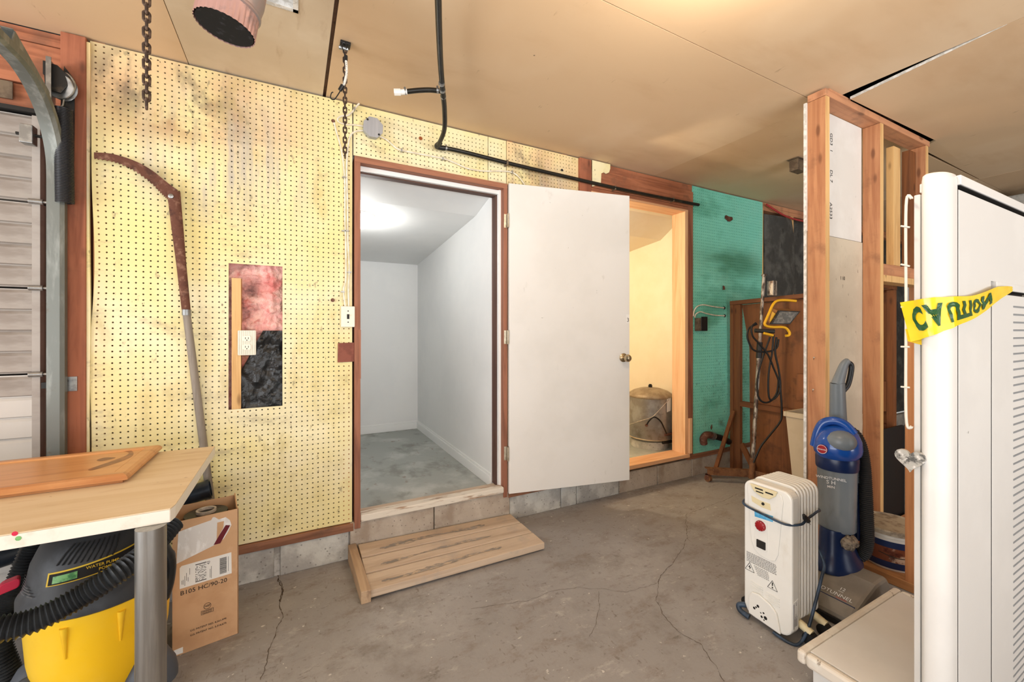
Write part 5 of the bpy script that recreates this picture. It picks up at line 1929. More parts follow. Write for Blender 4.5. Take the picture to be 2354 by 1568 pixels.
for (xx, y0, y1) in ((0.028, 0.27, 0.285), (0.032, 0.268, 0.287), (0.037, 0.262, 0.30), (0.042, 0.28, 0.31), (0.047, 0.275, 0.292), (0.052, 0.30, 0.325), (0.116, 0.265, 0.30), (0.12, 0.262, 0.31), (0.176, 0.27, 0.33)):
    rl.append((xx, xx + 0.0014, y0, y1))
rects(m, rl, (0, -0.0009, 0), (1, 0, 0), (0, 0, 1), 0.0002)
part(m, 'label_fine_print', 'ink_grey', label, world=False)
m = MB()
text(m, 'B105 HC/90-20', (0.098, yF, 0.236), (1, 0, 0), (0, 0, 1), 0.0235)
text(m, 'U.S. PATENT NO. 4,561,979', (0.112, yF, 0.080), (1, 0, 0), (0, 0, 1), 0.0098, bold=0.01)
text(m, 'U.S. PATENT NO. 5,316,673', (0.112, yF, 0.062), (1, 0, 0), (0, 0, 1), 0.0098, bold=0.01)
text(m, 'NSF', (0.108, yF, 0.156), (1, 0, 0), (0, 0, 1), 0.0105, bold=0.01)
rects(m, [(0.092 + 0.0032 * k, 0.0942 + 0.0032 * k, z, z + 0.003) for k in range(10) for z in (0.1295, 0.1355)], (0, yF, 0), (1, 0, 0), (0, 0, 1))
r_ = ring((0.108, yF - 0.0003, 0.156), (1, 0, 0), (0, 0, 1), 0.0115, 0.0014)
m.add(r_.v, r_.f)
rects(m, [(0.088, 0.128, 0.1265, 0.1277), (0.088, 0.128, 0.1408, 0.142), (0.088, 0.0892, 0.1265, 0.142), (0.1268, 0.128, 0.1265, 0.142)], (0, yF, 0), (1, 0, 0), (0, 0, 1))
part(m, 'box_print', 'ink', front, world=False)
m = MB()
m.prism([(0.0, 0.006), (0.032, 0.006), (0.032, 0.028), (0.0, 0.026)], (0, 0, 0), (1, 0, 0), (0, 0, 1), (0, -0.0008, 0))
tp_ = part(m, 'corner_tape', 'label_white', front, world=False)
fr_ = thing('film_roll', 'roll of black plastic film on a pale paper core standing in the box', 'film roll', bl_ + ux * bw / 2 + uy * bd / 2 + V(0, 0, 0.006), yaw)
m = MB()
m.lathe([(0.036, 0.495), (0.074, 0.492), (0.076, 0.48), (0.076, 0.004), (0.036, 0.003)], (0, 0, 0), 32)
part(m, 'film', 'black', fr_, world=False, smooth=40)
m = MB()
m.lathe([(0.0275, 0.36), (0.0275, 0.506), (0.0345, 0.507), (0.0352, 0.36)], (0, -0.004, 0), 28)
part(m, 'core', 'core', fr_, world=False, smooth=40)

# ---- wooden step in front of the door
step = thing('wooden_step', 'low weathered wooden step of three boards in front of the door', 'step', (0.77, 2.2, 0))
sx0, sx1, sy0, sy1 = 0.272, 1.262, 1.992, 2.398
bwid = (sy1 - sy0) / 3
for k in range(3):
    y0 = sy0 + k * bwid
    xr = sx1 - 0.004 * k
    zl, zr = (0.05 + 0.012 * k), (0.044 + 0.003 * k)
    m = MB()
    m.hexa([(sx0 + 0.04, y0 + 0.002, zl - 0.036), (xr, y0 + 0.002, zr - 0.036), (xr, y0 + bwid - 0.003, zr - 0.034), (sx0 + 0.04, y0 + bwid - 0.003, zl - 0.030)],
           [(sx0 + 0.04, y0 + 0.002, zl), (xr, y0 + 0.002, zr), (xr, y0 + bwid - 0.003, zr + 0.002), (sx0 + 0.04, y0 + bwid - 0.003, zl + 0.006)])
    bdp = part(m, 'board', 'step_wood', step, bevel=0.003)
    rnd = random.Random(20 + k)
    m = MB()
    x = sx0 + 0.10 + 0.02 * k
    xe = sx1 - 0.22
    top_, bot_ = [], []
    while x < xe:
        f_ = (x - sx0) / (sx1 - sx0)
        u_ = (x - sx0 - 0.04) / (xr - sx0 - 0.04)
        yc = y0 + bwid * (0.34 + 0.2 * f_ + 0.05 * math.sin(x * 9 + k))
        hw_ = (0.006 + 0.014 * abs(math.sin(x * 7 + k * 2))) * (1.0 if k != 1 else 0.7)
        if x + 0.025 >= xe or not top_:
            hw_ *= 0.3
        for lst, sg_ in ((top_, 1), (bot_, -1)):
            yy = yc + sg_ * hw_ * rnd.uniform(0.5, 1.1)
            lst.append(V(x, yy, zl + (zr - zl) * u_ + (yy - y0) / bwid * (0.006 - 0.004 * u_) + 0.0007))
        x += 0.025
    n_ = len(top_)
    m.add(top_ + bot_, [(i, i + 1, n_ + i + 1, n_ + i) for i in range(n_ - 1)])
    part(m, 'residue_streak', 'step_paint', bdp)
m = MB()
m.hexa([(sx0, sy0 - 0.006, 0.0), (sx0 + 0.044, sy0 - 0.006, 0.0), (sx0 + 0.03, sy1 + 0.0, 0.0), (sx0 - 0.012, sy1 + 0.0, 0.0)],
       [(sx0, sy0 - 0.006, 0.058), (sx0 + 0.044, sy0 - 0.006, 0.058), (sx0 + 0.03, sy1 + 0.0, 0.088), (sx0 - 0.012, sy1 + 0.0, 0.088)])
part(m, 'end_board', 'step_wood_y', step, bevel=0.003)
m = MB()
m.hexa([(sx1 - 0.10, sy0 + 0.05, 0.0), (sx1 - 0.06, sy0 + 0.05, 0.0), (sx1 - 0.06, sy1 - 0.02, 0.0), (sx1 - 0.10, sy1 - 0.02, 0.0)],
       [(sx1 - 0.10, sy0 + 0.05, 0.012), (sx1 - 0.06, sy0 + 0.05, 0.012), (sx1 - 0.06, sy1 - 0.02, 0.016), (sx1 - 0.10, sy1 - 0.02, 0.016)])
part(m, 'batten', 'step_wood_y', step)

# ================================================================== MIDDLE AND RIGHT
# ---- pressure tank in the warm closet
kx, ky = 2.905, 2.775
tank = thing('pressure_tank', 'grey galvanised water pressure tank in the cream closet', 'water tank', (kx, ky, FZ))
m = MB()
m.lathe([(0.165, FZ - 0.005), (0.165, FZ + 0.06), (0.15, FZ + 0.062)], (kx - 0.01, ky, 0), 28)
part(m, 'stand_ring', 'block', tank, smooth=30)
m = MB()
m.lathe([(0.08, FZ + 0.055), (0.165, FZ + 0.06), (0.186, FZ + 0.075), (0.19, FZ + 0.09), (0.192, FZ + 0.27), (0.194, 0.64), (0.194, 0.652)], (kx, ky, 0), 40)
part(m, 'shell', 'tank', tank, smooth=40)
m = MB()
m.lathe([(0.189, FZ + 0.078), (0.195, FZ + 0.083), (0.189, FZ + 0.09)], (kx, ky, 0), 40)
part(m, 'seam_ring', 'tank_lid', tank, smooth=40)
m = MB()
m.lathe([(0.197, 0.645), (0.199, 0.652), (0.198, 0.66), (0.188, 0.675), (0.15, 0.70), (0.09, 0.72), (0.03, 0.728), (0.0001, 0.729)], (kx, ky, 0), 40)
part(m, 'dome_lid', 'tank_lid', tank, smooth=50)
m = MB()
m.cyl((kx, ky, 0.725), (kx, ky, 0.748), 0.018, n=6)
m.cyl((kx, ky, 0.745), (kx, ky, 0.757), 0.013, n=6)
part(m, 'cap_plug', 'dark_iron', tank)


def ontank(px, py, r=0.196):
    """where the sight line meets the tank's shell"""
    a, b = ray(px)
    A = a * a + b * b
    B = -2 * (a * kx + b * ky)
    C = kx * kx + ky * ky - r * r
    D = max(B * B - 4 * A * C, 0)
    return P(px, py, (-B - math.sqrt(D)) / (2 * A))


m = MB()
m.tube(spline([ontank(1486, 978, 0.205), ontank(1492, 968, 0.22), ontank(1504, 959, 0.225), ontank(1518, 968, 0.22), ontank(1527, 985, 0.215), ontank(1532, 997, 0.21)], 8), 0.006, 8)
part(m, 'tube_loop', 'cord_black', tank, smooth=50)
m = MB()
m.cyl(ontank(1486, 978), ontank(1486, 978, 0.215), 0.013, n=8)
part(m, 'fitting', 'rust', tank)
m = MB()
m.tube(spline([ontank(1447, 976, 0.2), ontank(1475, 967, 0.2), ontank(1500, 958, 0.2), ontank(1520, 938, 0.2), ontank(1538, 918, 0.202)], 8), 0.003, 6)
part(m, 'tie_cord', 'core', tank, smooth=50)
m = MB()
m.grid(6, 4, lambda a, b: ontank(1533 + 9 * a, 948 - 30 * b - 4 * a, 0.1985))
part(m, 'data_plate', 'label_white', tank, smooth=40)
m = MB()
m.cyl(ontank(1528, 1000), V(C2R - 0.01, ontank(1528, 1000).y, ontank(1528, 1000).z), 0.011, n=10)
m.cyl(V(kx + 0.15, ky - 0.12, 0.335), V(kx + 0.15, ky - 0.12, 0.375), 0.006, n=8)
part(m, 'outlet_pipe', 'rust', tank, smooth=40)
m = MB()
m.cyl(ontank(1524, 1018), V(C2R - 0.01, ontank(1524, 1018).y, ontank(1524, 1018).z), 0.014, n=10)
part(m, 'feed_hose', 'cord_black', tank, smooth=40)

# ---- old switch box, its cables, pipe elbow and prop on the green board
c = onY(1605, 745, WY)
eb = thing('switch_box', 'old brown metal switch box on the green pegboard', 'electric box', (c.x, WY, c.z))
m = MB()
m.box(c.x - 0.055, c.x + 0.03, WY - 0.05, WY - 0.007, c.z - 0.06, c.z + 0.05)
part(m, 'box_body', 'elec_brown', eb, bevel=0.004)
m = MB()
m.box(c.x - 0.03, c.x + 0.05, WY - 0.056, WY - 0.05, c.z - 0.06, c.z + 0.062)
part(m, 'cover_plate', 'dark_iron', eb, bevel=0.003)
for k, pix in enumerate(([(1594, 727), (1596, 714), (1604, 704), (1618, 701), (1640, 705), (1664, 708)], [(1597, 730), (1600, 722), (1610, 717), (1624, 721), (1645, 725), (1665, 726)])):
    m = MB()
    m.tube(spline([onY(x, y, WY - 0.014) for x, y in pix], 8), 0.0055, 8)
    part(m, 'cable', 'cable', eb, smooth=50)
    q = onY(pix[-1][0] + 1, pix[-1][1], WY - 0.006)
    m = MB()
    m.lathe([(0.014, 0), (0.012, 0.003), (0.0001, 0.003)], q, 12, (0, -1, 0))
    part(m, 'cable_hole', 'ink', eb)
el = thing('pipe_elbow', 'rusty pipe elbow with a black hose coming through the green board', 'pipe fitting', onY(1625, 1002, WY))
m = MB()
m.tube(spline([onY(1618, 1020, WY - 0.05), onY(1617, 1008, WY - 0.055), onY(1624, 1000, WY - 0.055), onY(1636, 1001, WY - 0.05)], 6), 0.03, 12)
part(m, 'elbow', 'rust', el, smooth=50)
m = MB()
m.cyl(onY(1634, 1001, WY - 0.05), onY(1640, 1003, WY - 0.05), 0.034, n=14)
part(m, 'clamp', 'steel', el, smooth=30)
m = MB()
m.tube(spline([onY(1638, 1002, WY - 0.05), onY(1660, 1008, WY - 0.055), onY(1676, 1016, WY - 0.06)], 8), 0.026, 12)
part(m, 'hose', 'cord_black', el, smooth=50)
m = MB()
g0, g1 = P(1645, 1078, 3.50), onY(1686, 945, WY - 0.09)
m.beam(g0, g1, 0.03, 0.018)
solo(m, 'prop_stick', 'brown_stick', 'thin brown stick leaning beside the rolling stand and the green board', 'stick')

# ---- brown plywood screen on a frame, standing out from the wall
BX = 3.515
scr = thing('plywood_screen', 'dark brown stained plywood screen on a timber frame beside the green board', 'wooden screen', (BX, 1.8, 0))


def onB(px, py, dx=0.0):
    return onX(px, py, BX + dx)


yA, yB = WY - 0.03, 1.235
zA, zB = 1.515, 1.555
m = MB()
m.hexa([(BX - 0.035, yB, zB - 0.035), (BX + 0.03, yB, zB - 0.035), (BX + 0.03, yA, zA - 0.035), (BX - 0.035, yA, zA - 0.035)],
       [(BX - 0.035, yB, zB), (BX + 0.03, yB, zB), (BX + 0.03, yA, zA), (BX - 0.035, yA, zA)])
part(m, 'top_rail', 'brown_rail', scr, bevel=0.002)
for (p0_, p1_) in ((1682, 1710),):
    ya, yb = onB(1683, 900).y, onB(1704, 900).y
    m = MB()
    m.box(BX - 0.02, BX + 0.018, yb, ya, 0.001, zA - 0.034)
    part(m, 'end_post', 'brown_stick', scr, bevel=0.002)
    m = MB()
    m.box(BX - 0.032, BX - 0.0205, ya - 0.03, ya, 0.001, zA - 0.034)
    part(m, 'end_batten', 'brown_stick', scr, bevel=0.002)
m = MB()
m.box(BX - 0.018, BX + 0.02, yB, yB + 0.04, 0.001, zB - 0.036)
part(m, 'end_post', 'brown_stick', scr, bevel=0.002)
# plywood with the slanting edge that leaves a green sliver
pw = [onB(1703, 690, 0.004), onB(1720, 800, 0.004), onB(1722, 1070, 0.004)]
m = MB()
poly = [(pw[0].y, zA - 0.036), (yB + 0.03, zB - 0.036), (yB + 0.03, 0.002), (pw[2].y, 0.002), (pw[1].y, pw[1].z), ]
m.prism(poly, (BX + 0.0205, 0, 0), (0, 1, 0), (0, 0, 1), (0.008, 0, 0))
part(m, 'plywood_panel', 'brown_ply', scr)
zr = onB(1700, 925).z
m = MB()
m.box(BX - 0.025, BX + 0.0195, yB + 0.04, onB(1704, 900).y, zr - 0.03, zr + 0.014)
part(m, 'middle_rail', 'brown_rail', scr, bevel=0.002)
m = MB()
m.box(BX - 0.022, BX + 0.0195, yB + 0.04, 1.83, zr + 0.1, zr + 0.30)
part(m, 'cross_board', 'brown_ply', scr)
m = MB()
m.beam((BX - 0.012, onB(1706, 1040).y, 0.25), (BX - 0.012, onB(1735, 1080).y, 0.06), 0.02, 0.045)
part(m, 'brace', 'brown_stick', scr)

# ---- beige bin; black sheet added for the dark area behind the partition
bx0, bx1, by0, by1 = 3.085, 3.465, 1.30, 1.705
bn = thing('waste_bin', 'tall beige rectangular waste bin behind the stud partition', 'bin', ((bx0 + bx1) / 2, (by0 + by1) / 2, 0))
bz = 0.676


def taper(x0, x1, y0, y1, z0, z1, k):
    cx, cy = (x0 + x1) / 2, (y0 + y1) / 2
    lo = [(cx + (x - cx) * k, cy + (y - cy) * k, z0) for x, y in ((x0, y0), (x1, y0), (x1, y1), (x0, y1))]
    hi = [(x, y, z1) for x, y in ((x0, y0), (x1, y0), (x1, y1), (x0, y1))]
    return lo, hi


m = MB()
lo, hi = taper(bx0 + 0.012, bx1 - 0.012, by0 + 0.012, by1 - 0.012, 0.001, bz - 0.03, 0.78)
li, hi2 = taper(bx0 + 0.018, bx1 - 0.018, by0 + 0.018, by1 - 0.018, 0.012, bz, 0.77)
m.add(lo + hi + li + hi2, [(3, 2, 1, 0), (0, 1, 5, 4), (1, 2, 6, 5), (2, 3, 7, 6), (3, 0, 4, 7), (8, 9, 10, 11), (8, 12, 13, 9), (9, 13, 14, 10), (10, 14, 15, 11), (11, 15, 12, 8)])
part(m, 'body', 'bin', bn)
m = MB()
for (x0, x1, y0, y1) in ((bx0, bx1, by0, by0 + 0.02), (bx0, bx1, by1 - 0.02, by1), (bx0, bx0 + 0.02, by0 + 0.02, by1 - 0.02), (bx1 - 0.02, bx1, by0 + 0.02, by1 - 0.02)):
    m.box(x0, x1, y0, y1, bz - 0.035, bz)
part(m, 'rim', 'bin', bn, bevel=0.003)
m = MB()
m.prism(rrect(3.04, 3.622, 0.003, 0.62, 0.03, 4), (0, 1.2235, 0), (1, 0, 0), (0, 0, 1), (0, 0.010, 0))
bp_ = solo(m, 'dark_area_sheet', 'black_matte', 'black sheet standing in for the dark area between the bare studs and the beige bin', 'sheet', bevel=0.003)

# ---- rolling iron stand with the yellow work light
st0 = P(1735, 1088, 3.36)
stand = thing('rolling_stand', 'rusty iron pole stand on caster legs in front of the plywood screen', 'stand', (st0.x, st0.y, 0))
pb, pt = P(1730, 1062, 3.36), P(1756, 632, 3.36)
m = MB()
m.cyl(P(1727, 1100, 3.36), pb.lerp(pt, 0.02), 0.022, n=16)
part(m, 'socket', 'rust_base', stand, smooth=40)
m = MB()
m.cyl(pb, pb.lerp(pt, 0.60), 0.0155, n=16)
part(m, 'lower_pole', 'rust_pole', stand, smooth=40)
m = MB()
m.cyl(pb.lerp(pt, 0.59), pt, 0.0125, n=16)
part(m, 'upper_pole', 'rust_pole', stand, smooth=40)
m = MB()
m.cyl(pb.lerp(pt, 0.555), pb.lerp(pt, 0.64), 0.021, n=14)
part(m, 'collar', 'dark_iron', stand, smooth=40)
m = MB()
m.cyl(pt - V(0, 0, 0.01), pt + V(0, 0, 0.006), 0.018, n=14)
part(m, 'pole_cap', 'rust_pole', stand, smooth=40)
m = MB()
q0, q1 = pt + V(0.03, -0.03, -0.10), pt + V(0.10, -0.07, -0.03)
m.box(q0.x - 0.005, q0.x + 0.05, q0.y - 0.03, q0.y + 0.02, q0.z - 0.07, q0.z + 0.05)
part(m, 'bracket', 'rust_pole', stand, bevel=0.004)
fz = 0.085
f0, f1 = P(1626, 1085, 3.42), P(1733, 1090, 3.36)
f2 = P(1822, 1098, 3.16)
f0.z = f1.z = f2.z = fz
m = MB()
m.beam(f0, f1, 0.006, 0.055)
m.beam(f0 + V(0, 0.02, 0.026), f1 + V(0, 0.02, 0.026), 0.04, 0.005)
part(m, 'front_leg', 'rust_base', stand)
m = MB()
m.beam(f1, f2, 0.006, 0.055)
part(m, 'side_leg', 'rust_base', stand)
for q in (f0 + V(0.012, 0.0, 0), f2 + V(-0.02, 0.0, 0)):
    m = MB()
    m.cyl(V(q.x - 0.014, q.y, 0.027), V(q.x + 0.014, q.y, 0.027), 0.027, n=18)
    cw = part(m, 'caster_wheel', 'rust_base', stand, smooth=40)
    m = MB()
    m.box(q.x - 0.02, q.x - 0.016, q.y - 0.014, q.y + 0.014, 0.02, 0.064)
    m.box(q.x + 0.016, q.x + 0.02, q.y - 0.014, q.y + 0.014, 0.02, 0.064)
    m.box(q.x - 0.02, q.x + 0.02, q.y - 0.014, q.y + 0.014, 0.058, 0.064)
    part(m, 'caster_fork', 'rust', cw)

ZL = 3.12
wl = thing('work_light', 'yellow halogen work light with a tubular frame and coiled black cord', 'work light', P(1790, 760, ZL))


def L_(px, py, dz=0.0):
    return P(px, py, ZL + dz)


m = MB()
m.tube(spline([L_(1830, 692), L_(1805, 690), L_(1786, 692), L_(1776, 702), L_(1768, 720), L_(1760, 738), L_(1758, 745), L_(1764, 750), L_(1780, 752), L_(1798, 752), L_(1808, 755), L_(1815, 765), L_(1813, 771), L_(1806, 772)], 6), 0.0095, 10)
part(m, 'tube_frame', 'yellow_metal', wl, smooth=60)
m = MB()
m.cyl(L_(1756, 766, -0.03), L_(1777, 771, -0.03), 0.0095, n=10)
part(m, 'foot_tube', 'yellow_metal', wl, smooth=50)
fa, fb_, fc_, fd = L_(1769, 745), L_(1813, 745, 0.02), L_(1836, 716, 0.02), L_(1788, 714)
nrm = (fb_ - fa).cross(fd - fa).normalized()
if nrm.y > 0:
    nrm = -nrm
back = -nrm * 0.07 + V(0, 0, 0.03)
m = MB()
ctr = (fa + fb_ + fc_ + fd) / 4
ins = [p.lerp(ctr, 0.24) + back for p in (fa, fb_, fc_, fd)]
m.hexa(ins, [fa, fb_, fc_, fd])
part(m, 'reflector_housing', 'worklight_fin', wl, bevel=0.003)
m = MB()
q = [p.lerp(ctr, -0.03) for p in (fa, fb_, fc_, fd)]
m.hexa(q, [p + nrm * 0.014 for p in q])
bez = part(m, 'bezel', 'worklight_dark', wl, bevel=0.002)
m = MB()
q = [p.lerp(ctr, 0.13) + nrm * 0.0155 for p in (fa, fb_, fc_, fd)]
m.add(q, [(0, 1, 2, 3)])
part(m, 'glass', 'worklight_glass', bez)
m = MB()
m.hexa([L_(1775, 716), L_(1769, 738), L_(1774, 742), L_(1784, 722)], [L_(1775, 716, 0.03), L_(1769, 738, 0.03), L_(1774, 742, 0.03), L_(1784, 722, 0.03)])
part(m, 'side_plate', 'yellow_metal', wl)
m = MB()
m.tube([L_(1735, 760, 0.05), L_(1780, 762, 0.02)], 0.016, 10)
part(m, 'clamp_arm', 'worklight_dark', wl, smooth=40)
m = MB()
m.tube(spline([L_(1740, 745), L_(1722, 755), L_(1718, 775), L_(1728, 800), L_(1742, 808), L_(1768, 808), L_(1785, 800), L_(1790, 780)], 8), 0.007, 8)
part(m, 'cord_coil', 'cord_black', wl, smooth=60)
m = MB()
m.tube(spline([L_(1738, 742, -0.01), L_(1728, 752, -0.01), L_(1730, 772, -0.01), L_(1745, 790, -0.01), L_(1765, 815, -0.01), L_(1778, 845), L_(1790, 875), L_(1795, 905), L_(1797, 950), L_(1793, 970), L_(1770, 1000), L_(1750, 1025), L_(1738, 1050), L_(1732, 1064)], 8), 0.007, 8)
part(m, 'cord_lead', 'cord_black', wl, smooth=60)
m = MB()
m.tube(spline([L_(1778, 770), L_(1775, 810), L_(1768, 850), L_(1766, 890), L_(1770, 918), L_(1785, 912), L_(1794, 890), L_(1790, 850), L_(1782, 810), L_(1785, 775)], 8), 0.007, 8)
part(m, 'cord_loop', 'cord_black', wl, smooth=60)
m = MB()
m.tube(spline([L_(1770, 775, 0.02), L_(1745, 850, 0.02), L_(1741, 900, 0.02), L_(1750, 922, 0.02), L_(1768, 924, 0.02), L_(1785, 905, 0.02), L_(1790, 870, 0.02)], 8), 0.007, 8)
part(m, 'cord_loop', 'cord_black', wl, smooth=60)

# ---- red cable and a small bracket near the ceiling by the green board
m = MB()
m.tube(spline([onY(1762, 470, WY - 0.03), onY(1780, 482, WY - 0.04), onY(1800, 494, WY - 0.04), onY(1820, 502, WY - 0.03), onY(1845, 508, WY - 0.03), onY(1880, 512, WY - 0.03)], 8), 0.009, 8)
solo(m, 'red_cable', 'red_cable', 'red cable strung along the wall top right of the green board', 'cable', smooth=60)
c = onZ(1833, 368, CZ)
m = MB()
m.box(c.x - 0.05, c.x + 0.06, c.y - 0.03, c.y + 0.03, CZ - 0.085, CZ - 0.005)
m.box(c.x - 0.07, c.x + 0.08, c.y - 0.04, c.y + 0.04, CZ - 0.005, CZ - 0.0005)
solo(m, 'ceiling_block', 'elec_brown', 'small dark metal bracket under the ceiling by the stud partition', 'bracket', bevel=0.003)

# ---- oil filled heater
hx0, hx1, hy0, hy1 = 1.74, 1.80, 0.932, 1.130
hym = (hy0 + hy1) / 2
htr = thing('oil_heater', 'white oil filled radiator heater with a black cord wrapped round it', 'heater', (1.85, hym, 0))
Z0, Z1 = 0.018, 0.602
m = MB()
m.prism(rrect(hy0, hy1, Z0, Z1, [0.035, 0.035, 0.045, 0.05], 6), (hx0 + 0.008, 0, 0), (0, 1, 0), (0, 0, 1), (hx1 - hx0 - 0.008, 0, 0))
bodyp = part(m, 'front_housing', 'heater', htr, bevel=0.007)
FX = hx0 + 0.008
U, W_ = V(0, -1, 0), V(0, 0, 1)      # print directions on the front face (reads left to right towards -Y)


def FP(a, z, off=0.0):
    """a: 0..1 across the face from its far (left in view) edge"""
    return V(FX - off, hy1 - (hy1 - hy0) * a, z)


ctl = [(0.10, 0.585), (0.80, 0.585), (0.84, 0.56), (0.74, 0.335), (0.68, 0.305), (0.58, 0.296), (0.36, 0.300), (0.25, 0.315), (0.18, 0.345), (0.09, 0.56)]
m = MB()
m.prism([(hy1 - (hy1 - hy0) * a, z) for a, z in ctl], (FX, 0, 0), (0, 1, 0), (0, 0, 1), (-0.005, 0, 0))
cp = part(m, 'control_panel', 'heater', htr, bevel=0.003)
CXF = FX - 0.005
m = MB()
hd = [(0.16, 0.592), (0.25, 0.565), (0.42, 0.55), (0.58, 0.552), (0.70, 0.572), (0.74, 0.592)]
m.prism([(hy1 - (hy1 - hy0) * a, z) for a, z in hd], (CXF, 0, 0), (0, 1, 0), (0, 0, 1), (-0.006, 0, 0))
hdl = part(m, 'handle_lip', 'heater_yellowed', htr, bevel=0.002)
m = MB()
for (a0, a1, z0, z1) in ((0.28, 0.45, 0.578, 0.584), (0.50, 0.66, 0.574, 0.580), (0.30, 0.46, 0.566, 0.571)):
    m.prism([(hy1 - (hy1 - hy0) * a, z) for a, z in ((a0, z0), (a1, z0), (a1, z1), (a0, z1))], (CXF - 0.006, 0, 0), (0, 1, 0), (0, 0, 1), (-0.0006, 0, 0))
    part(m, 'vent_slot', 'ivory_dark', hdl)
    m = MB()
m = MB()
m.prism([(hy1 - (hy1 - hy0) * a, z) for a, z in ((0.18, 0.540), (0.36, 0.533), (0.58, 0.533), (0.60, 0.506), (0.40, 0.506), (0.20, 0.516))], (CXF, 0, 0), (0, 1, 0), (0, 0, 1), (-0.0008, 0, 0))
part(m, 'grip_recess', 'heater_yellowed', cp)
m = MB()
m.cyl(V(CXF, FP(0.44, 0.52).y, 0.523), V(CXF - 0.004, FP(0.44, 0.52).y, 0.523), 0.006, n=10)
part(m, 'power_lamp', 'ivory_dark', cp)
m = MB()
m.prism([(hy1 - (hy1 - hy0) * a, z) for a, z in ((0.25, 0.480), (0.64, 0.487), (0.64, 0.462), (0.26, 0.456))], (CXF, 0, 0), (0, 1, 0), (0, 0, 1), (-0.001, 0, 0))
part(m, 'blue_tape', 'blue_tape', cp)
m = MB()
m.prism(rrect(FP(0.53, 0).y, FP(0.27, 0).y, 0.325, 0.452, 0.008, 4), (CXF, 0, 0), (0, 1, 0), (0, 0, 1), (-0.003, 0, 0))
isl = part(m, 'switch_island', 'heater', cp, bevel=0.001)
m = MB()
dc = V(CXF - 0.003, FP(0.395, 0).y, 0.428)
m.lathe([(0.0215, 0), (0.0205, 0.008), (0.014, 0.011), (0.0001, 0.0115)], dc, 28, (-1, 0, 0))
dial = part(m, 'thermostat_dial', 'red_dial', htr, smooth=40)
m = MB()
for k in range(10):
    a = math.radians(36 * k)
    q = dc + V(-0.0092, 0.018 * math.cos(a), 0.018 * math.sin(a))
    m.lathe([(0.0014, 0), (0.0001, 0.0006)], q, 6, (-1, 0, 0))
part(m, 'dial_ticks', 'ink_white', dial, kind='stuff')
m = MB()
m.prism(rrect(FP(0.50, 0).y, FP(0.31, 0).y, 0.333, 0.366, 0.002, 2), (CXF - 0.003, 0, 0), (0, 1, 0), (0, 0, 1), (-0.004, 0, 0))
part(m, 'rocker_switch', 'ivory_dark', htr, bevel=0.002)
# printed warnings
m = MB()
rnd = random.Random(3)
rl = []
for r_ in range(7):
    z = 0.286 - r_ * 0.0062
    x = 0.012
    while x < 0.135:
        w_ = rnd.uniform(0.003, 0.010)
        rl.append((x, min(x + w_, 0.138), z, z + 0.0026))
        x += w_ + 0.0016
for r_ in range(6):
    z = 0.240 - r_ * 0.0062
    x = 0.045 + r_ * 0.003
    while x < 0.105:
        w_ = rnd.uniform(0.003, 0.009)
        rl.append((x, min(x + w_, 0.108), z, z + 0.0022))
        x += w_ + 0.0018
rects(m, rl, FP(0, 0, 0.0003), U, W_)
part(m, 'warning_text', 'ink_grey', bodyp, kind='stuff')
for (cx_, cz__, sg) in ((0.026, 0.226, 1), (0.122, 0.198, 2)):
    m = MB()
    t0 = [(cx_ - 0.02, cz__ - 0.016), (cx_ + 0.02, cz__ - 0.016), (cx_, cz__ + 0.02)]
    for (x0_, z0_), (x1_, z1_) in zip(t0, t0[1:] + t0[:1]):
        d = V(x1_ - x0_, z1_ - z0_, 0).normalized() * 0.0009
        q = [(x0_ - d.y, z0_ + d.x), (x1_ - d.y, z1_ + d.x), (x1_ + d.y, z1_ - d.x), (x0_ + d.y, z0_ - d.x)]
        m.add([FP(0, 0, 0.0008) + U * x + W_ * z for x, z in q], [(0, 1, 2, 3)])
    if sg == 1:
        zz = [(cx_ + 0.001, cz__ + 0.010), (cx_ - 0.006, cz__ - 0.002), (cx_ + 0.0, cz__ - 0.002), (cx_ - 0.002, cz__ - 0.013), (cx_ + 0.006, cz__ + 0.001), (cx_ + 0.001, cz__ + 0.001)]
        m.add([FP(0, 0, 0.0008) + U * x + W_ * z for x, z in zz], [tuple(range(6))])
    else:
        for (z0_, z1_, w_) in ((cz__ - 0.002, cz__ + 0.012, 0.0022), (cz__ - 0.012, cz__ - 0.006, 0.0026)):
            m.add([FP(0, 0, 0.0008) + U * x + W_ * z for x, z in ((cx_ - w_, z0_), (cx_ + w_, z0_), (cx_ + w_, z1_), (cx_ - w_, z1_))], [(0, 1, 2, 3)])
    part(m, 'warning_triangle', 'ink', bodyp, kind='stuff')
for k in range(4):
    for a0, a1, zz in ((0.16, 0.42, 0.170), (0.50, 0.76, 0.158)):
        m = MB()
        z = zz - k * 0.010
        m.tube([FP(a0, z, 0.001), FP(a1, z - 0.004, 0.001)], 0.0022, 6)
        part(m, 'vent_rib', 'heater_fin', bodyp, smooth=50)
lc = [(0.13, 0.03), (0.13, 0.105), (0.20, 0.128), (0.34, 0.134), (0.60, 0.118), (0.72, 0.095), (0.80, 0.02)]
m = MB()
m.prism([(hy1 - (hy1 - hy0) * a, z) for a, z in lc], (FX, 0, 0), (0, 1, 0), (0, 0, 1), (-0.010, 0, 0))
low_ = part(m, 'cord_cover', 'heater', htr, bevel=0.004)
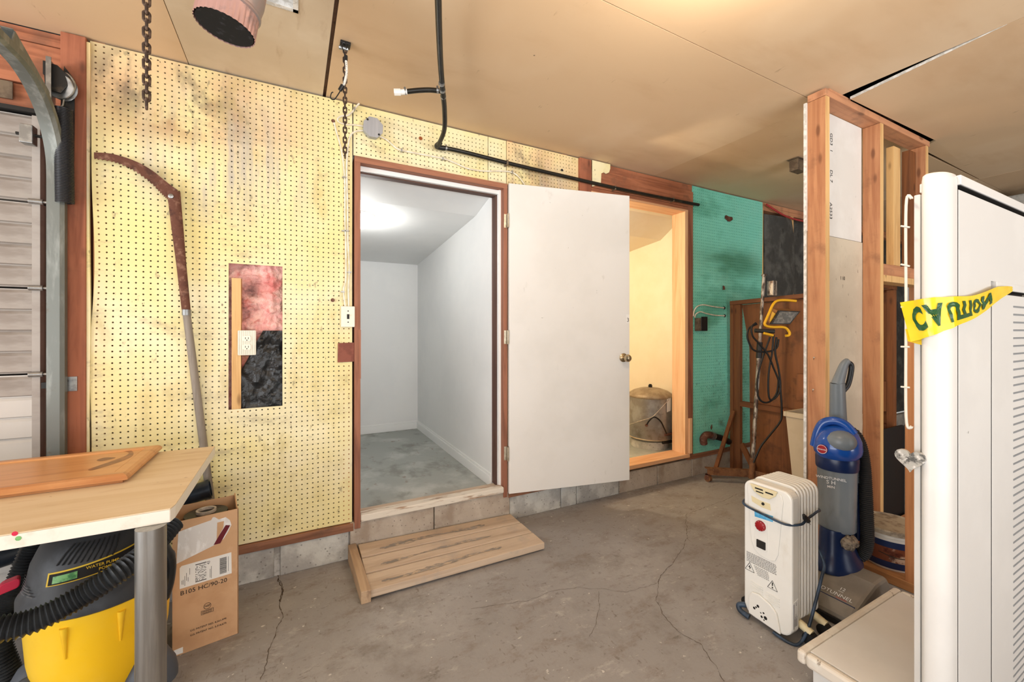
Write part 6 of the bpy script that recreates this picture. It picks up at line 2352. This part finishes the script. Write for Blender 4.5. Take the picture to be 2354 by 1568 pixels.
for (a, z, r_) in ((0.34, 0.083, 0.006), (0.26, 0.066, 0.0055), (0.30, 0.074, 0.004), (0.46, 0.068, 0.004), (0.40, 0.062, 0.003), (0.50, 0.052, 0.0075), (0.42, 0.048, 0.005), (0.47, 0.040, 0.003)):
    m = MB()
    m.lathe([(r_, 0), (0.0001, 0.0005)], FP(a, z, 0.010), 10, (-1, 0, 0))
    part(m, 'cord_cover_hole', 'ink', low_)
m = MB()
m.prism([(0, 0.055), (0.035, 0.055), (0.035, 0.175), (0, 0.165)], (hx1 - 0.047, hy0 - 0.0006, 0), (1, 0, 0), (0, 0, 1), (0, -0.0008, 0))
rt = part(m, 'rating_label', 'label_white', htr)
m = MB()
text(m, '2', (hx1 - 0.026, hy0 - 0.0016, 0.158), (1, 0, 0), (0, 0, 1), 0.016)
rl = [(0.003, 0.006, 0.062, 0.16)] + [(0.010 + 0.004 * k, 0.0115 + 0.004 * k, 0.07, 0.07 + 0.03 + 0.01 * (k % 3)) for k in range(5)]
rects(m, rl, (hx1 - 0.047, hy0 - 0.0014, 0), (1, 0, 0), (0, 0, 1))
part(m, 'rating_print', 'bucket_blue', rt, kind='stuff')
# fins
nf, pit = 7, 0.0225
m = MB()
fin = rrect(hy0 + 0.004, hy1 - 0.004, 0.062, 0.612, [0.04, 0.04, 0.03, 0.03], 6)
m.prism(fin, (hx1 + 0.006, 0, 0), (0, 1, 0), (0, 0, 1), (0.012, 0, 0))
f0_ = part(m, 'fin', 'heater_fin', htr, bevel=0.0045)
for k in range(1, nf):
    copy_part(f0_, htr, (pit * k, 0, 0))
m = MB()
m.box(hx1 - 0.002, hx1 + pit * nf - 0.006, hy0 + 0.018, hy1 - 0.018, 0.09, 0.595)
part(m, 'oil_core', 'heater_fin', htr)
m = MB()
za, zb_ = 0.482, 0.495
yb, yf = hy0 - 0.010, hy1 + 0.012
xb = hx1 + pit * nf + 0.004
m.tube(spline([V(xb, yb + 0.02, zb_), V(xb - 0.06, yb, zb_ + 0.006), V(hx1 + 0.03, yb - 0.002, zb_ - 0.006), V(hx1 - 0.01, yb, za - 0.006), V(hx0 - 0.004, hy0 + 0.02, za - 0.006), V(hx0 - 0.010, hym, za + 0.002), V(hx0 - 0.006, hy1 - 0.015, za + 0.010), V(hx1 - 0.03, yf, za + 0.016), V(hx1 + 0.06, yf, zb_), V(xb, yf - 0.02, zb_), V(xb + 0.004, hym, zb_)], 8, closed=True), 0.0048, 8, closed=True)
part(m, 'power_cord', 'cord_navy', htr, smooth=60)
m = MB()
pq = V(hx1 + 0.012, yb - 0.006, 0.498)
m.tube([pq + V(-0.012, 0, 0.016), pq + V(0.0, 0, 0.0), pq + V(0.018, 0, -0.014)], [0.006, 0.011, 0.010], 8)
pl_ = part(m, 'plug', 'black', htr, smooth=40)
for dz in (-0.005, 0.005):
    m = MB()
    m.beam(pq + V(0.016, 0, -0.012 + dz), pq + V(0.034, 0, -0.026 + dz), 0.006, 0.0018)
    part(m, 'plug_blade', 'steel', pl_)
m = MB()
m.tube(spline([V(hx0 + 0.0, hym - 0.03, 0.012), V(hx0 + 0.006, hy0 + 0.01, 0.007), V(hx0 + 0.03, hy0 - 0.016, 0.012), V(hx1 + 0.02, hy0 - 0.022, 0.06), V(hx1 + 0.07, hy0 - 0.024, 0.15), V(hx1 + 0.12, hy0 - 0.022, 0.235), V(xb + 0.004, hy0 - 0.01, 0.27), V(xb + 0.012, hy0 + 0.02, 0.33)], 10), 0.0058, 8)
part(m, 'lower_cord', 'cord_navy', htr, smooth=60)
for xx in (hx1 + 0.02, xb - 0.035):
    m = MB()
    m.tube(spline([V(xx, hy0 - 0.035, 0.045), V(xx, hy0 + 0.02, 0.062), V(xx, hym, 0.064), V(xx, hy1 - 0.02, 0.062), V(xx, hy1 + 0.03, 0.045)], 5), 0.016, 10)
    ft = part(m, 'foot_bar', 'heater_yellowed', htr, smooth=50)
    for yy in (hy0 - 0.03, hy1 + 0.026):
        m = MB()
        m.cyl(V(xx - 0.016, yy, 0.024), V(xx + 0.016, yy, 0.024), 0.024, n=16)
        part(m, 'caster', 'black_matte', ft, smooth=40)
m = MB()
m.tube(spline([V(hx0 + 0.01, hy1 - 0.006, 0.05), V(hx0 - 0.002, hy1 + 0.016, 0.04), V(hx0 - 0.006, hy1 + 0.008, 0.022), V(hx0 - 0.002, hy1 - 0.03, 0.014)], 6), 0.011, 10)
part(m, 'cord_end', 'cord_navy', htr, smooth=50)

# ---- upright vacuum cleaner
hr = thing('upright_vacuum', 'blue and grey upright vacuum cleaner standing against the bare studs', 'vacuum cleaner', (2.26, 0.985, 0))


def H(px, py, z):
    return P(px, py, z)


# floor nozzle: faces -X
m = MB()
nz = [(2.035, 0.02), (2.035, 0.05), (2.075, 0.085), (2.15, 0.115), (2.24, 0.145), (2.34, 0.15), (2.375, 0.11), (2.38, 0.02)]
m.prism(nz, (0, 0.850, 0), (1, 0, 0), (0, 0, 1), (0, 0.262, 0))
noz = part(m, 'floor_nozzle', 'hv_taupe', hr, bevel=0.016)
m = MB()
m.box(2.03, 2.39, 0.856, 1.106, 0.006, 0.03)
part(m, 'nozzle_skirt', 'black_matte', hr, bevel=0.004)
m = MB()
m.hexa([(2.046, 0.862, 0.052), (2.046, 1.10, 0.052), (2.052, 1.10, 0.05), (2.052, 0.862, 0.05)], [(2.080, 0.862, 0.0885), (2.080, 1.10, 0.0885), (2.086, 1.10, 0.086), (2.086, 0.862, 0.086)])
part(m, 'brush_window', 'hv_navy', noz)
m = MB()
sl = V(0.075, 0, 0.030).normalized()
text(m, 'WINDTUNNEL', V(2.100, 0.965, 0.0965), (0, -1, 0), sl, 0.026, depth=0.0016)
part(m, 'nozzle_lettering', 'ink_white', noz)
m = MB()
text(m, '12', V(2.135, 0.93, 0.1105), (0, -1, 0), sl, 0.022, depth=0.0016)
text(m, 'AMPS', V(2.12, 0.93, 0.1045), (0, -1, 0), sl, 0.008, depth=0.0016)
part(m, 'amp_lettering', 'ink_white', noz)
m = MB()
text(m, 'SUCTION', V(2.088, 0.915, 0.0905), (0, -1, 0), sl, 0.009, depth=0.0018)
part(m, 'red_lettering', 'red_plastic', noz)
# base cradle
ba = V(2.30, 1.025, 0)
m = MB()
m.lathe([(0.13, 0.13), (0.128, 0.155), (0.105, 0.19), (0.092, 0.22), (0.088, 0.30), (0.084, 0.315)], ba, 32, sx=1.0, sy=0.72)
part(m, 'base_cradle', 'hv_navy', hr, smooth=50)
m = MB()
m.lathe([(0.07, 0.305), (0.0735, 0.31), (0.0745, 0.40), (0.078, 0.585), (0.08, 0.60)], ba, 32)
cup = part(m, 'dust_cup', 'hv_clear', hr, smooth=50)
m = MB()
m.lathe([(0.066, 0.305), (0.068, 0.34), (0.055, 0.375), (0.03, 0.39), (0.0001, 0.395)], ba, 24)
m.warp(lambda v: v + V(0, 0, 0.018 * mnoise.noise(v * 30)))
part(m, 'dust', 'dust', cup, smooth=60)
m = MB()
m.ell(ba + V(-0.045, -0.07, 0.275), 0.05, 0.03, 0.03, 18, 10)
m.warp(lambda v: v + V(0.012, 0.012, 0.012) * mnoise.noise(v * 70))
part(m, 'dust_clump', 'dust', hr, smooth=60)
vdir = (V(0, 0, 0) - ba).normalized()
vdir.z = 0
tdir = V(-vdir.y, vdir.x, 0)
m = MB()
for s, z, sz in (('WINDTUNNEL', 0.560, 0.017), ('S H', 0.541, 0.024), ('MIN', 0.520, 0.016)):
    text(m, s, ba + vdir * 0.081 + tdir * -0.022 + V(0, 0, z), tdir, (0, 0, 1), sz, bold=0.01)
part(m, 'cup_lettering', 'ink_white', cup)
m = MB()
m.lathe([(0.0815, 0.592), (0.084, 0.60), (0.085, 0.645), (0.083, 0.652)], ba, 32)
part(m, 'cup_collar', 'hv_navy', hr, smooth=40)
m = MB()
m.lathe([(0.085, 0.65), (0.1, 0.668), (0.104, 0.69), (0.1, 0.73), (0.085, 0.765), (0.06, 0.79), (0.035, 0.80), (0.0001, 0.802)], ba + V(-0.004, -0.004, 0), 32, sx=1.0, sy=0.9)
cap = part(m, 'blue_cap', 'hv_blue', hr, smooth=50)
m = MB()
hp = ba + vdir * 0.03
m.tube(spline([hp + tdir * -0.085 + V(0, 0, 0.69), hp + tdir * -0.072 + V(0, 0, 0.76), hp + tdir * -0.05 + V(0, 0, 0.806), hp + tdir * -0.01 + V(0, 0, 0.822), hp + tdir * 0.03 + V(0, 0, 0.808), hp + tdir * 0.06 + V(0, 0, 0.77)], 8), 0.020, 12)
part(m, 'carry_handle', 'hv_blue', hr, smooth=60)
m = MB()
m.ell(ba + vdir * 0.055 + tdir * 0.012 + V(0, 0, 0.735), 0.062, 0.062, 0.052, 20, 12)
part(m, 'cap_inset', 'hv_grey', hr, smooth=60)
lo_c = ba + vdir * 0.098 + tdir * -0.054 + V(0, 0, 0.695)
n2 = (vdir - tdir * 0.35).normalized()
t2 = V(-n2.y, n2.x, 0)
m = MB()
m.lathe([(0.0215, 0), (0.0205, 0.004), (0.0001, 0.0045)], lo_c, 28, n2, sx=1)
lg_ = part(m, 'logo_badge', 'red_dial', cap, smooth=40)
m = MB()
r_ = ring(lo_c + n2 * 0.0052, t2, V(0, 0, 1), 0.0195, 0.0016)
m.add(r_.v, r_.f)
text(m, 'Hoover', lo_c + n2 * 0.0052, t2, V(0, 0, 1), 0.0125)
part(m, 'logo_lettering', 'ink_white', lg_)
m = MB()
m.ell(ba + vdir * 0.02 + V(0, 0, 0.828), 0.02, 0.02, 0.008, 14, 8)
part(m, 'release_button', 'ink_white', hr, smooth=60)
# grey handle column leaning back
h0, h1, h2_, h3 = H(1934, 1100, 2.07), H(1927, 1000, 2.04), H(1925, 880, 2.01), H(1942, 832, 2.0)
m = MB()
m.tube([h0, H(1932, 1050, 2.06), h1, H(1926, 940, 2.02), h2_], [0.060, 0.056, 0.046, 0.040, 0.036], 12, flat=0.8)
part(m, 'handle_column', 'hv_grey', hr, smooth=50)
m = MB()
m.tube(spline([H(1925, 884, 2.01), H(1932, 862, 2.01), H(1941, 838, 2.01), H(1950, 830, 2.01)], 6), [0.034, 0.034, 0.033, 0.032, 0.031, 0.030, 0.029, 0.028, 0.027, 0.026, 0.025, 0.024, 0.023, 0.022, 0.021, 0.020, 0.02, 0.018, 0.017][:19], 10, flat=0.75)
part(m, 'handle_grip', 'hv_grey', hr, smooth=50)
m = MB()
m.tube(spline([H(1948, 832, 2.01), H(1957, 840, 2.01), H(1955, 862, 2.01), H(1949, 885, 2.01), H(1940, 897, 2.01), H(1934, 905, 2.01)], 6), 0.0115, 10)
part(m, 'grip_loop', 'black', hr, smooth=60)
hpts = [H(1948, 992, 2.03), H(1964, 998, 2.0), H(1978, 1025, 1.98), H(1986, 1070, 1.97), H(1990, 1130, 1.96), H(1993, 1200, 1.95), H(1993, 1248, 1.95), H(1984, 1274, 1.96), H(1966, 1278, 1.98), H(1958, 1258, 2.0)]
part(corrug(hpts, 0.0245, 0.009, 0.003), 'stretch_hose', 'black_matte', hr, smooth=20)
m = MB()
m.cyl(H(1966, 1078, 2.0), H(1972, 1240, 1.99), 0.018, n=14)
part(m, 'wand', 'hv_navy', hr, smooth=50)
m = MB()
m.cyl(H(1966, 1078, 1.99), H(1967, 1108, 1.99), 0.021, n=14)
part(m, 'wand_collar', 'hv_grey', hr, smooth=40)

# ---- timber shelf foot with the white pail on it
sh = thing('wooden_shelf_unit', 'honey coloured wooden shelf side and base board behind the white display rack', 'shelf unit', (2.9, 0.85, 0))
m = MB()
m.box(2.60, 3.2, 0.64, 1.095, 0.001, 0.046)
part(m, 'base_board', 'shelf_wood_x', sh, bevel=0.003)
m = MB()
m.prism(rrect(0.66, 0.878, 0.046, 1.365, [0.05, 0.05, 0.001, 0.001], 6), (2.602, 0, 0), (0, 1, 0), (0, 0, 1), (0.03, 0, 0))
part(m, 'side_panel', 'shelf_wood', sh, bevel=0.003)
m = MB()
m.prism(rrect(0.69, 0.85, 0.35, 1.31, 0.03, 6), (2.600, 0, 0), (0, 1, 0), (0, 0, 1), (0.002, 0, 0))
part(m, 'side_moulding', 'shelf_wood', sh, bevel=0.001)
pc_ = V(2.752, 0.985, 0.046)
pail = thing('plastic_pail', 'white plastic pail with a dark blue label and dusty lid', 'pail', pc_)
m = MB()
m.lathe([(0.108, 0.0), (0.112, 0.004), (0.128, 0.165), (0.133, 0.168), (0.133, 0.185), (0.126, 0.19)], pc_, 36)
part(m, 'body', 'bucket', pail, smooth=40)
m = MB()
m.lathe([(0.139, 0.182), (0.140, 0.20), (0.135, 0.206), (0.128, 0.198), (0.0001, 0.197)], pc_, 36)
part(m, 'lid', 'bucket_lid', pail, smooth=40)
vd = V(-pc_.x, -pc_.y, 0).normalized()
va = math.atan2(vd.y, vd.x)


def pailpatch(a0, a1, z0, z1, mat, nm, off, parent):
    m = MB()

    def fn(a, b):
        an = va + math.radians(a0 + (a1 - a0) * a)
        z = z0 + (z1 - z0) * b
        r = 0.112 + 0.016 * (z / 0.165) + off
        return pc_ + V(r * math.cos(an), r * math.sin(an), z)
    m.grid(12, 2, fn)
    return part(m, nm, mat, parent, smooth=50)


lbp = pailpatch(-75, 38, 0.012, 0.15, 'bucket_blue', 'label', 0.0012, pail)
pailpatch(-60, 34, 0.045, 0.118, 'bucket_photo', 'label_picture', 0.0022, lbp)
m = MB()
text(m, 'PREMIXED GROUT', pc_ + vd * 0.1315 + V(0, 0, 0.108), V(-vd.y, vd.x, 0), V(0, 0, 1), 0.012, bold=0.01)
m = MB()
m.tube(spline([pc_ + V(0.135 * math.cos(va + math.radians(d)), 0.135 * math.sin(va + math.radians(d)), z) for d, z in ((62, 0.155), (50, 0.115), (32, 0.085), (8, 0.078), (-20, 0.09))], 6), 0.0018, 6)
part(m, 'bail', 'dark_iron', pail, smooth=50)

# ---- white display rack
rk = thing('display_rack', 'white metal display rack with a rounded end post and slotted panel', 'display rack', (1.9, 0.46, 0))
rx0, rx1 = 1.54, 2.285
RY = 0.475
RT = 1.684
DZ = 0.15
# deck
m = MB()
m.box(rx0 + 0.03, rx1 - 0.03, RY + 0.035, 0.778, DZ - 0.012, DZ - 0.001)
part(m, 'deck_panel', 'rack_deck', rk, bevel=0.001)
for (a) in ((rx0, rx1, 0.780, 0.808),):
    m = MB()
    m.box(a[0], a[1], a[2], a[3], DZ - 0.045, DZ)
    part(m, 'deck_bumper', 'rack_bumper', rk, bevel=0.010)
for (x0, x1) in ((rx0, rx0 + 0.028), (rx1 - 0.028, rx1)):
    m = MB()
    m.box(x0, x1, RY + 0.034, 0.7795, DZ - 0.045, DZ)
    part(m, 'deck_bumper', 'rack_bumper', rk, bevel=0.010)
m = MB()
m.box(rx0 + 0.032, rx1 - 0.032, RY + 0.036, 0.772, 0.001, DZ - 0.013)
part(m, 'kick_base', 'rack', rk, bevel=0.003)
# rounded end post
m = MB()
cr, crx = 0.042, 0.055
plan = []
cxp = 1.590
for k in range(17):
    a = math.radians(90 + 180 * k / 16)
    plan.append((cxp + crx * math.cos(a), RY + (cr if k > 8 else 0.018) * math.sin(a)))
plan += [(cxp + 0.020, RY - cr), (cxp + 0.020, RY + 0.018)]
n = len(plan)
vs, fs = [], []
lev = [(0.001, 1.0), (RT - 0.02, 1.0), (RT - 0.006, 0.93), (RT, 0.72)]
for z, k in lev:
    vs += [V(cxp + (x - cxp) * k, RY + (y - RY) * k, z) for x, y in plan]
for j in range(len(lev) - 1):
    fs += [(j * n + i, j * n + (i + 1) % n, (j + 1) * n + (i + 1) % n, (j + 1) * n + i) for i in range(n)]
fs += [tuple(range(n - 1, -1, -1)), tuple((len(lev) - 1) * n + i for i in range(n))]
m.add(vs, fs)
part(m, 'end_post', 'rack', rk, smooth=50)
m = MB()
m.box(cxp - 0.030, cxp + 0.02, RY + 0.0185, RY + 0.032, 0.001, RT - 0.05)
part(m, 'post_backing', 'rack', rk, bevel=0.002)
# panels (front face towards -Y)
pf = RY - 0.043
PX0 = XP(2201, pf) if XP(2201, pf) > cxp + 0.027 else cxp + 0.027
PXm = XP(2280, pf)


def RZ(px, py):
    return onY(px, py, pf).z


m = MB()
m.box(cxp + 0.0205, rx1, RY - 0.022, RY + 0.03, 0.001, RT - 0.012)
part(m, 'back_sheet', 'dark_gap', rk)
zu = RZ(2280, 672)
m = MB()
m.box(cxp + 0.0205, rx1 + 0.0, pf - 0.006, RY + 0.036, RT - 0.034, RT - 0.008)
part(m, 'top_rail', 'rack', rk, bevel=0.002)
m = MB()
m.prism([(PX0, 0.012), (PXm - 0.006, 0.012), (PXm - 0.006, zu + 0.034), (rx1, zu + 0.034), (rx1, RT - 0.046), (PX0, RT - 0.046)], (0, pf, 0), (1, 0, 0), (0, 0, 1), (0, RY - 0.021 - pf, 0))
part(m, 'face_panel', 'rack', rk, bevel=0.0015)
m = MB()
m.box(PXm + 0.02, rx1, pf - 0.006, RY - 0.021, zu + 0.010, zu + 0.034)
part(m, 'middle_rail', 'rack', rk, bevel=0.002)
for (gx, gz0, gz1) in ((PX0, 0.014, RT - 0.047), (PXm + 0.006, 0.014, zu - 0.003)):
    m = MB()
    m.box(gx - 0.0012, gx - 0.0002, pf + 0.0015, RY - 0.021, gz0, gz1)  # black strip puts the shade of the open joint into colour
    part(m, 'gap_shade', 'black_matte', rk)
for (gx, gz) in ((PX0, RT - 0.0352), (PXm + 0.02, zu + 0.0098)):
    m = MB()
    m.box(gx, rx1, pf - 0.003, RY - 0.021, gz - 0.001, gz)  # same painted shade under the rails
    part(m, 'gap_shade', 'black_matte', rk)
m = MB()
m.box(PXm + 0.006, rx1, pf, RY - 0.021, 0.012, zu - 0.002)
part(m, 'lower_panel', 'rack', rk, bevel=0.0015)
s0x = XP(2329, pf)
zs0 = RZ(2340, 706)
m = MB()
m.prism(rrect(s0x, rx1 - 0.006, zs0 - 0.003, zs0 + 0.003, 0.003, 3), (0, pf - 0.0008, 0), (1, 0, 0), (0, 0, 1), (0, 0.0012, 0))
sl0 = part(m, 'slot', 'slot', rk)
k = 1
while zs0 - k * 0.0258 > 0.03:
    copy_part(sl0, rk, (0, 0, -0.0258 * k))
    k += 1
m = MB()
m.box(XP(2183, RY), XP(2196, RY), RY + 0.005, RY + 0.03, RT - 0.008, RT + 0.008)
part(m, 'top_clip', 'steel', rk, bevel=0.001)
# wire rack at the back of the end post
wx = cxp - 0.045
wy = onX(2083, 700, wx).y
zt_, zb2 = onX(2090, 458, wx).z, onX(2092, 985, wx).z
m = MB()
m.tube(spline([V(wx, RY + 0.04, zt_ + 0.010), V(wx, wy - 0.012, zt_), V(wx, wy, zt_ - 0.016), V(wx, wy, (zt_ + zb2) / 2), V(wx, wy, zb2 + 0.03), V(wx, wy - 0.012, zb2 + 0.006), V(wx, RY + 0.04, zb2)], 8), 0.0036, 8)
wr = part(m, 'wire_frame', 'wire_white', rk, smooth=60)
for py in (520, 608, 706, 797, 889):
    q = onX(2072, py, wx)
    m = MB()
    m.tube([V(wx - 0.003, q.y, q.z), V(wx - 0.003, RY + 0.035, q.z - 0.008 if py < 700 else q.z)], 0.0026, 8)
    part(m, 'wire_prong', 'wire_white', rk, smooth=60)

# heart ornament hanging from the wire
hc = onX(2093, 1056, wx - 0.012)
m = MB()
hp_ = []
for k in range(36):
    t = 2 * math.pi * k / 36
    hp_.append((0.0023 * 16 * math.sin(t) ** 3 * 0.9, 0.0021 * (13 * math.cos(t) - 5 * math.cos(2 * t) - 2 * math.cos(3 * t) - math.cos(4 * t))))
m.prism(hp_, hc + V(0.006, 0, 0), (0, -1, 0), (0, 0, 1), (-0.012, 0, 0))
heart = solo(m, 'heart_ornament', 'marble', 'grey marbled stone heart hanging at the edge of the white rack', 'ornament', bevel=0.004)

# caution tape round the post
m = MB()


def onpost(px, py, off):
    """where the sight line meets the rounded post (plan ellipse), a little in front of it"""
    a, b = ray(px)
    A = (a / (crx + off)) ** 2 + (b / (cr + off)) ** 2
    B = -2 * (a * cxp / (crx + off) ** 2 + b * RY / (cr + off) ** 2)
    C = (cxp / (crx + off)) ** 2 + (RY / (cr + off)) ** 2 - 1
    D = max(B * B - 4 * A * C, 0)
    return P(px, py, (-B - math.sqrt(D)) / (2 * A))


ks = []
for (px, py, hh_, mode, val) in ((2081, 740, 46, 'x', wx - 0.006), (2102, 736, 46, 'x', wx - 0.008), (2124, 730, 44, 'p', 0.006), (2148, 724, 41, 'p', 0.006), (2172, 720, 38, 'p', 0.006), (2198, 715, 34, 'y', RY - cr - 0.008), (2235, 707, 27, 'y', pf - 0.012), (2265, 693, 22, 'y', pf - 0.014), (2295, 675, 16, 'y', pf - 0.015), (2328, 664, 5, 'y', pf - 0.013)):
    ks.append((px, py, hh_, mode, val))
cen = []
for (px, py, hh_, mode, val) in ks:
    fn = {'x': lambda x, y: onX(x, y, val), 'y': lambda x, y: onY(x, y, val), 'p': lambda x, y: onpost(x, y, val)}[mode]
    c = fn(px, py)
    cen.append((c, (fn(px, py - hh_) - c).length))
cs = spline([c for c, h in cen], 8)
hs = []
for i in range(len(cen) - 1):
    for j in range(8):
        hs.append(cen[i][1] + (cen[i + 1][1] - cen[i][1]) * j / 8)
hs.append(cen[-1][1])
cum = [0.0]
for a, b in zip(cs, cs[1:]):
    cum.append(cum[-1] + (b - a).length)


def tape_at(s, v):
    """s metres along, v -1..1 across"""
    s = min(max(s, 0), cum[-1] - 1e-6)
    for i in range(len(cum) - 1):
        if cum[i] <= s <= cum[i + 1]:
            f_ = (s - cum[i]) / max(cum[i + 1] - cum[i], 1e-9)
            c = cs[i].lerp(cs[i + 1], f_)
            h = hs[i] + (hs[i + 1] - hs[i]) * f_
            t = (cs[i + 1] - cs[i]).normalized()
            up = (V(0, 0, 1) - t * t.z).normalized()
            nn = t.cross(up)
            return c + up * (h * v) + nn * (0.003 * math.sin(9 * v + 30 * s) * (1 - abs(v)) * 0.6), nn
    return cs[-1], V(0, -1, 0)


tape = thing('caution_tape', 'yellow caution tape with dark green letters draped round the white rack post', 'caution tape', cs[0])
m.grid(60, 6, lambda a, b: tape_at(a * cum[-1], -1 + 2 * b)[0])
part(m, 'tape_band', 'tape_yellow', tape, smooth=60)
samp = []
for i in range(201):
    q = tape_at(cum[-1] * i / 200, 0)[0]
    dep = q.x * SN + q.y * CS
    samp.append((CX + F * (q.x * CS - q.y * SN) / dep, cum[-1] * i / 200))


def s_at(px):
    for (a, sa), (b, sb) in zip(samp, samp[1:]):
        if a <= px <= b:
            return sa + (sb - sa) * (px - a) / max(b - a, 1e-9)
    return 0.0 if px < samp[0][0] else cum[-1]


# the band is seen from its reverse, so the letters stand upside down but in order
for ch_, cpx, wpx in (('C', 2112, 25), ('A', 2151, 42), ('U', 2192, 24), ('T', 2214, 22), ('I', 2230, 6), ('O', 2246, 18), ('N', 2267, 19)):
    tmp = MB()
    text(tmp, ch_, (0, 0, 0), (1, 0, 0), (0, 1, 0), 1.0, depth=0.0, bold=0.05)
    xs_ = [v.x for v in tmp.v]
    ys_ = [v.y for v in tmp.v]
    bm_ = bmesh.new()
    bv = [bm_.verts.new(v) for v in tmp.v]
    for f_ in tmp.f:
        try:
            bm_.faces.new([bv[i] for i in f_])
        except ValueError:
            pass
    bmesh.ops.triangulate(bm_, faces=bm_.faces)
    bmesh.ops.subdivide_edges(bm_, edges=bm_.edges, cuts=2, use_grid_fill=True)
    bm_.verts.index_update()
    m = MB()
    vs2 = []
    for v in bm_.verts:
        u_ = (v.co.x - min(xs_)) / (max(xs_) - min(xs_))
        w_ = (v.co.y - min(ys_)) / (max(ys_) - min(ys_))
        q, nn = tape_at(s_at(cpx - wpx / 2 + wpx * u_), -(w_ - 0.5) * 1.3)
        vs2.append(q + nn * 0.0016)
    m.add(vs2, [tuple(v.index for v in f_.verts) for f_ in bm_.faces])
    bm_.free()
    part(m, 'letter', 'tape_green', tape)
m = MB()
q0 = cs[0]
m.add([q0 + V(0.0, 0.0, -0.02), q0 + V(0.02, -0.03, -0.028), q0 + V(0.02, -0.03, -0.066), q0 + V(0.004, -0.004, -0.055)], [(0, 1, 2, 3)])
part(m, 'tape_fold', 'tape_yellow', tape)

# ---- duct under the ceiling at the far end
du = thing('ceiling_duct', 'grey sheet metal duct hung from the ceiling beyond the white rack', 'duct', (6.4, 1.2, 2.2))
m = MB()
m.box(5.5, 7.4, 1.0, 1.4, 2.20, 2.42)
part(m, 'duct_trunk', 'steel', du, bevel=0.004)
m = MB()
q = onZ(2303, 441, CZ - 0.001)
q.x = max(q.x, 5.52)
m.box(q.x - 0.02, q.x + 0.02, 1.395, 1.402, 2.2, CZ - 0.001)
m.box(q.x - 0.02, q.x + 0.02, 0.998, 1.005, 2.2, CZ - 0.001)
part(m, 'hanger_strap', 'steel', du)
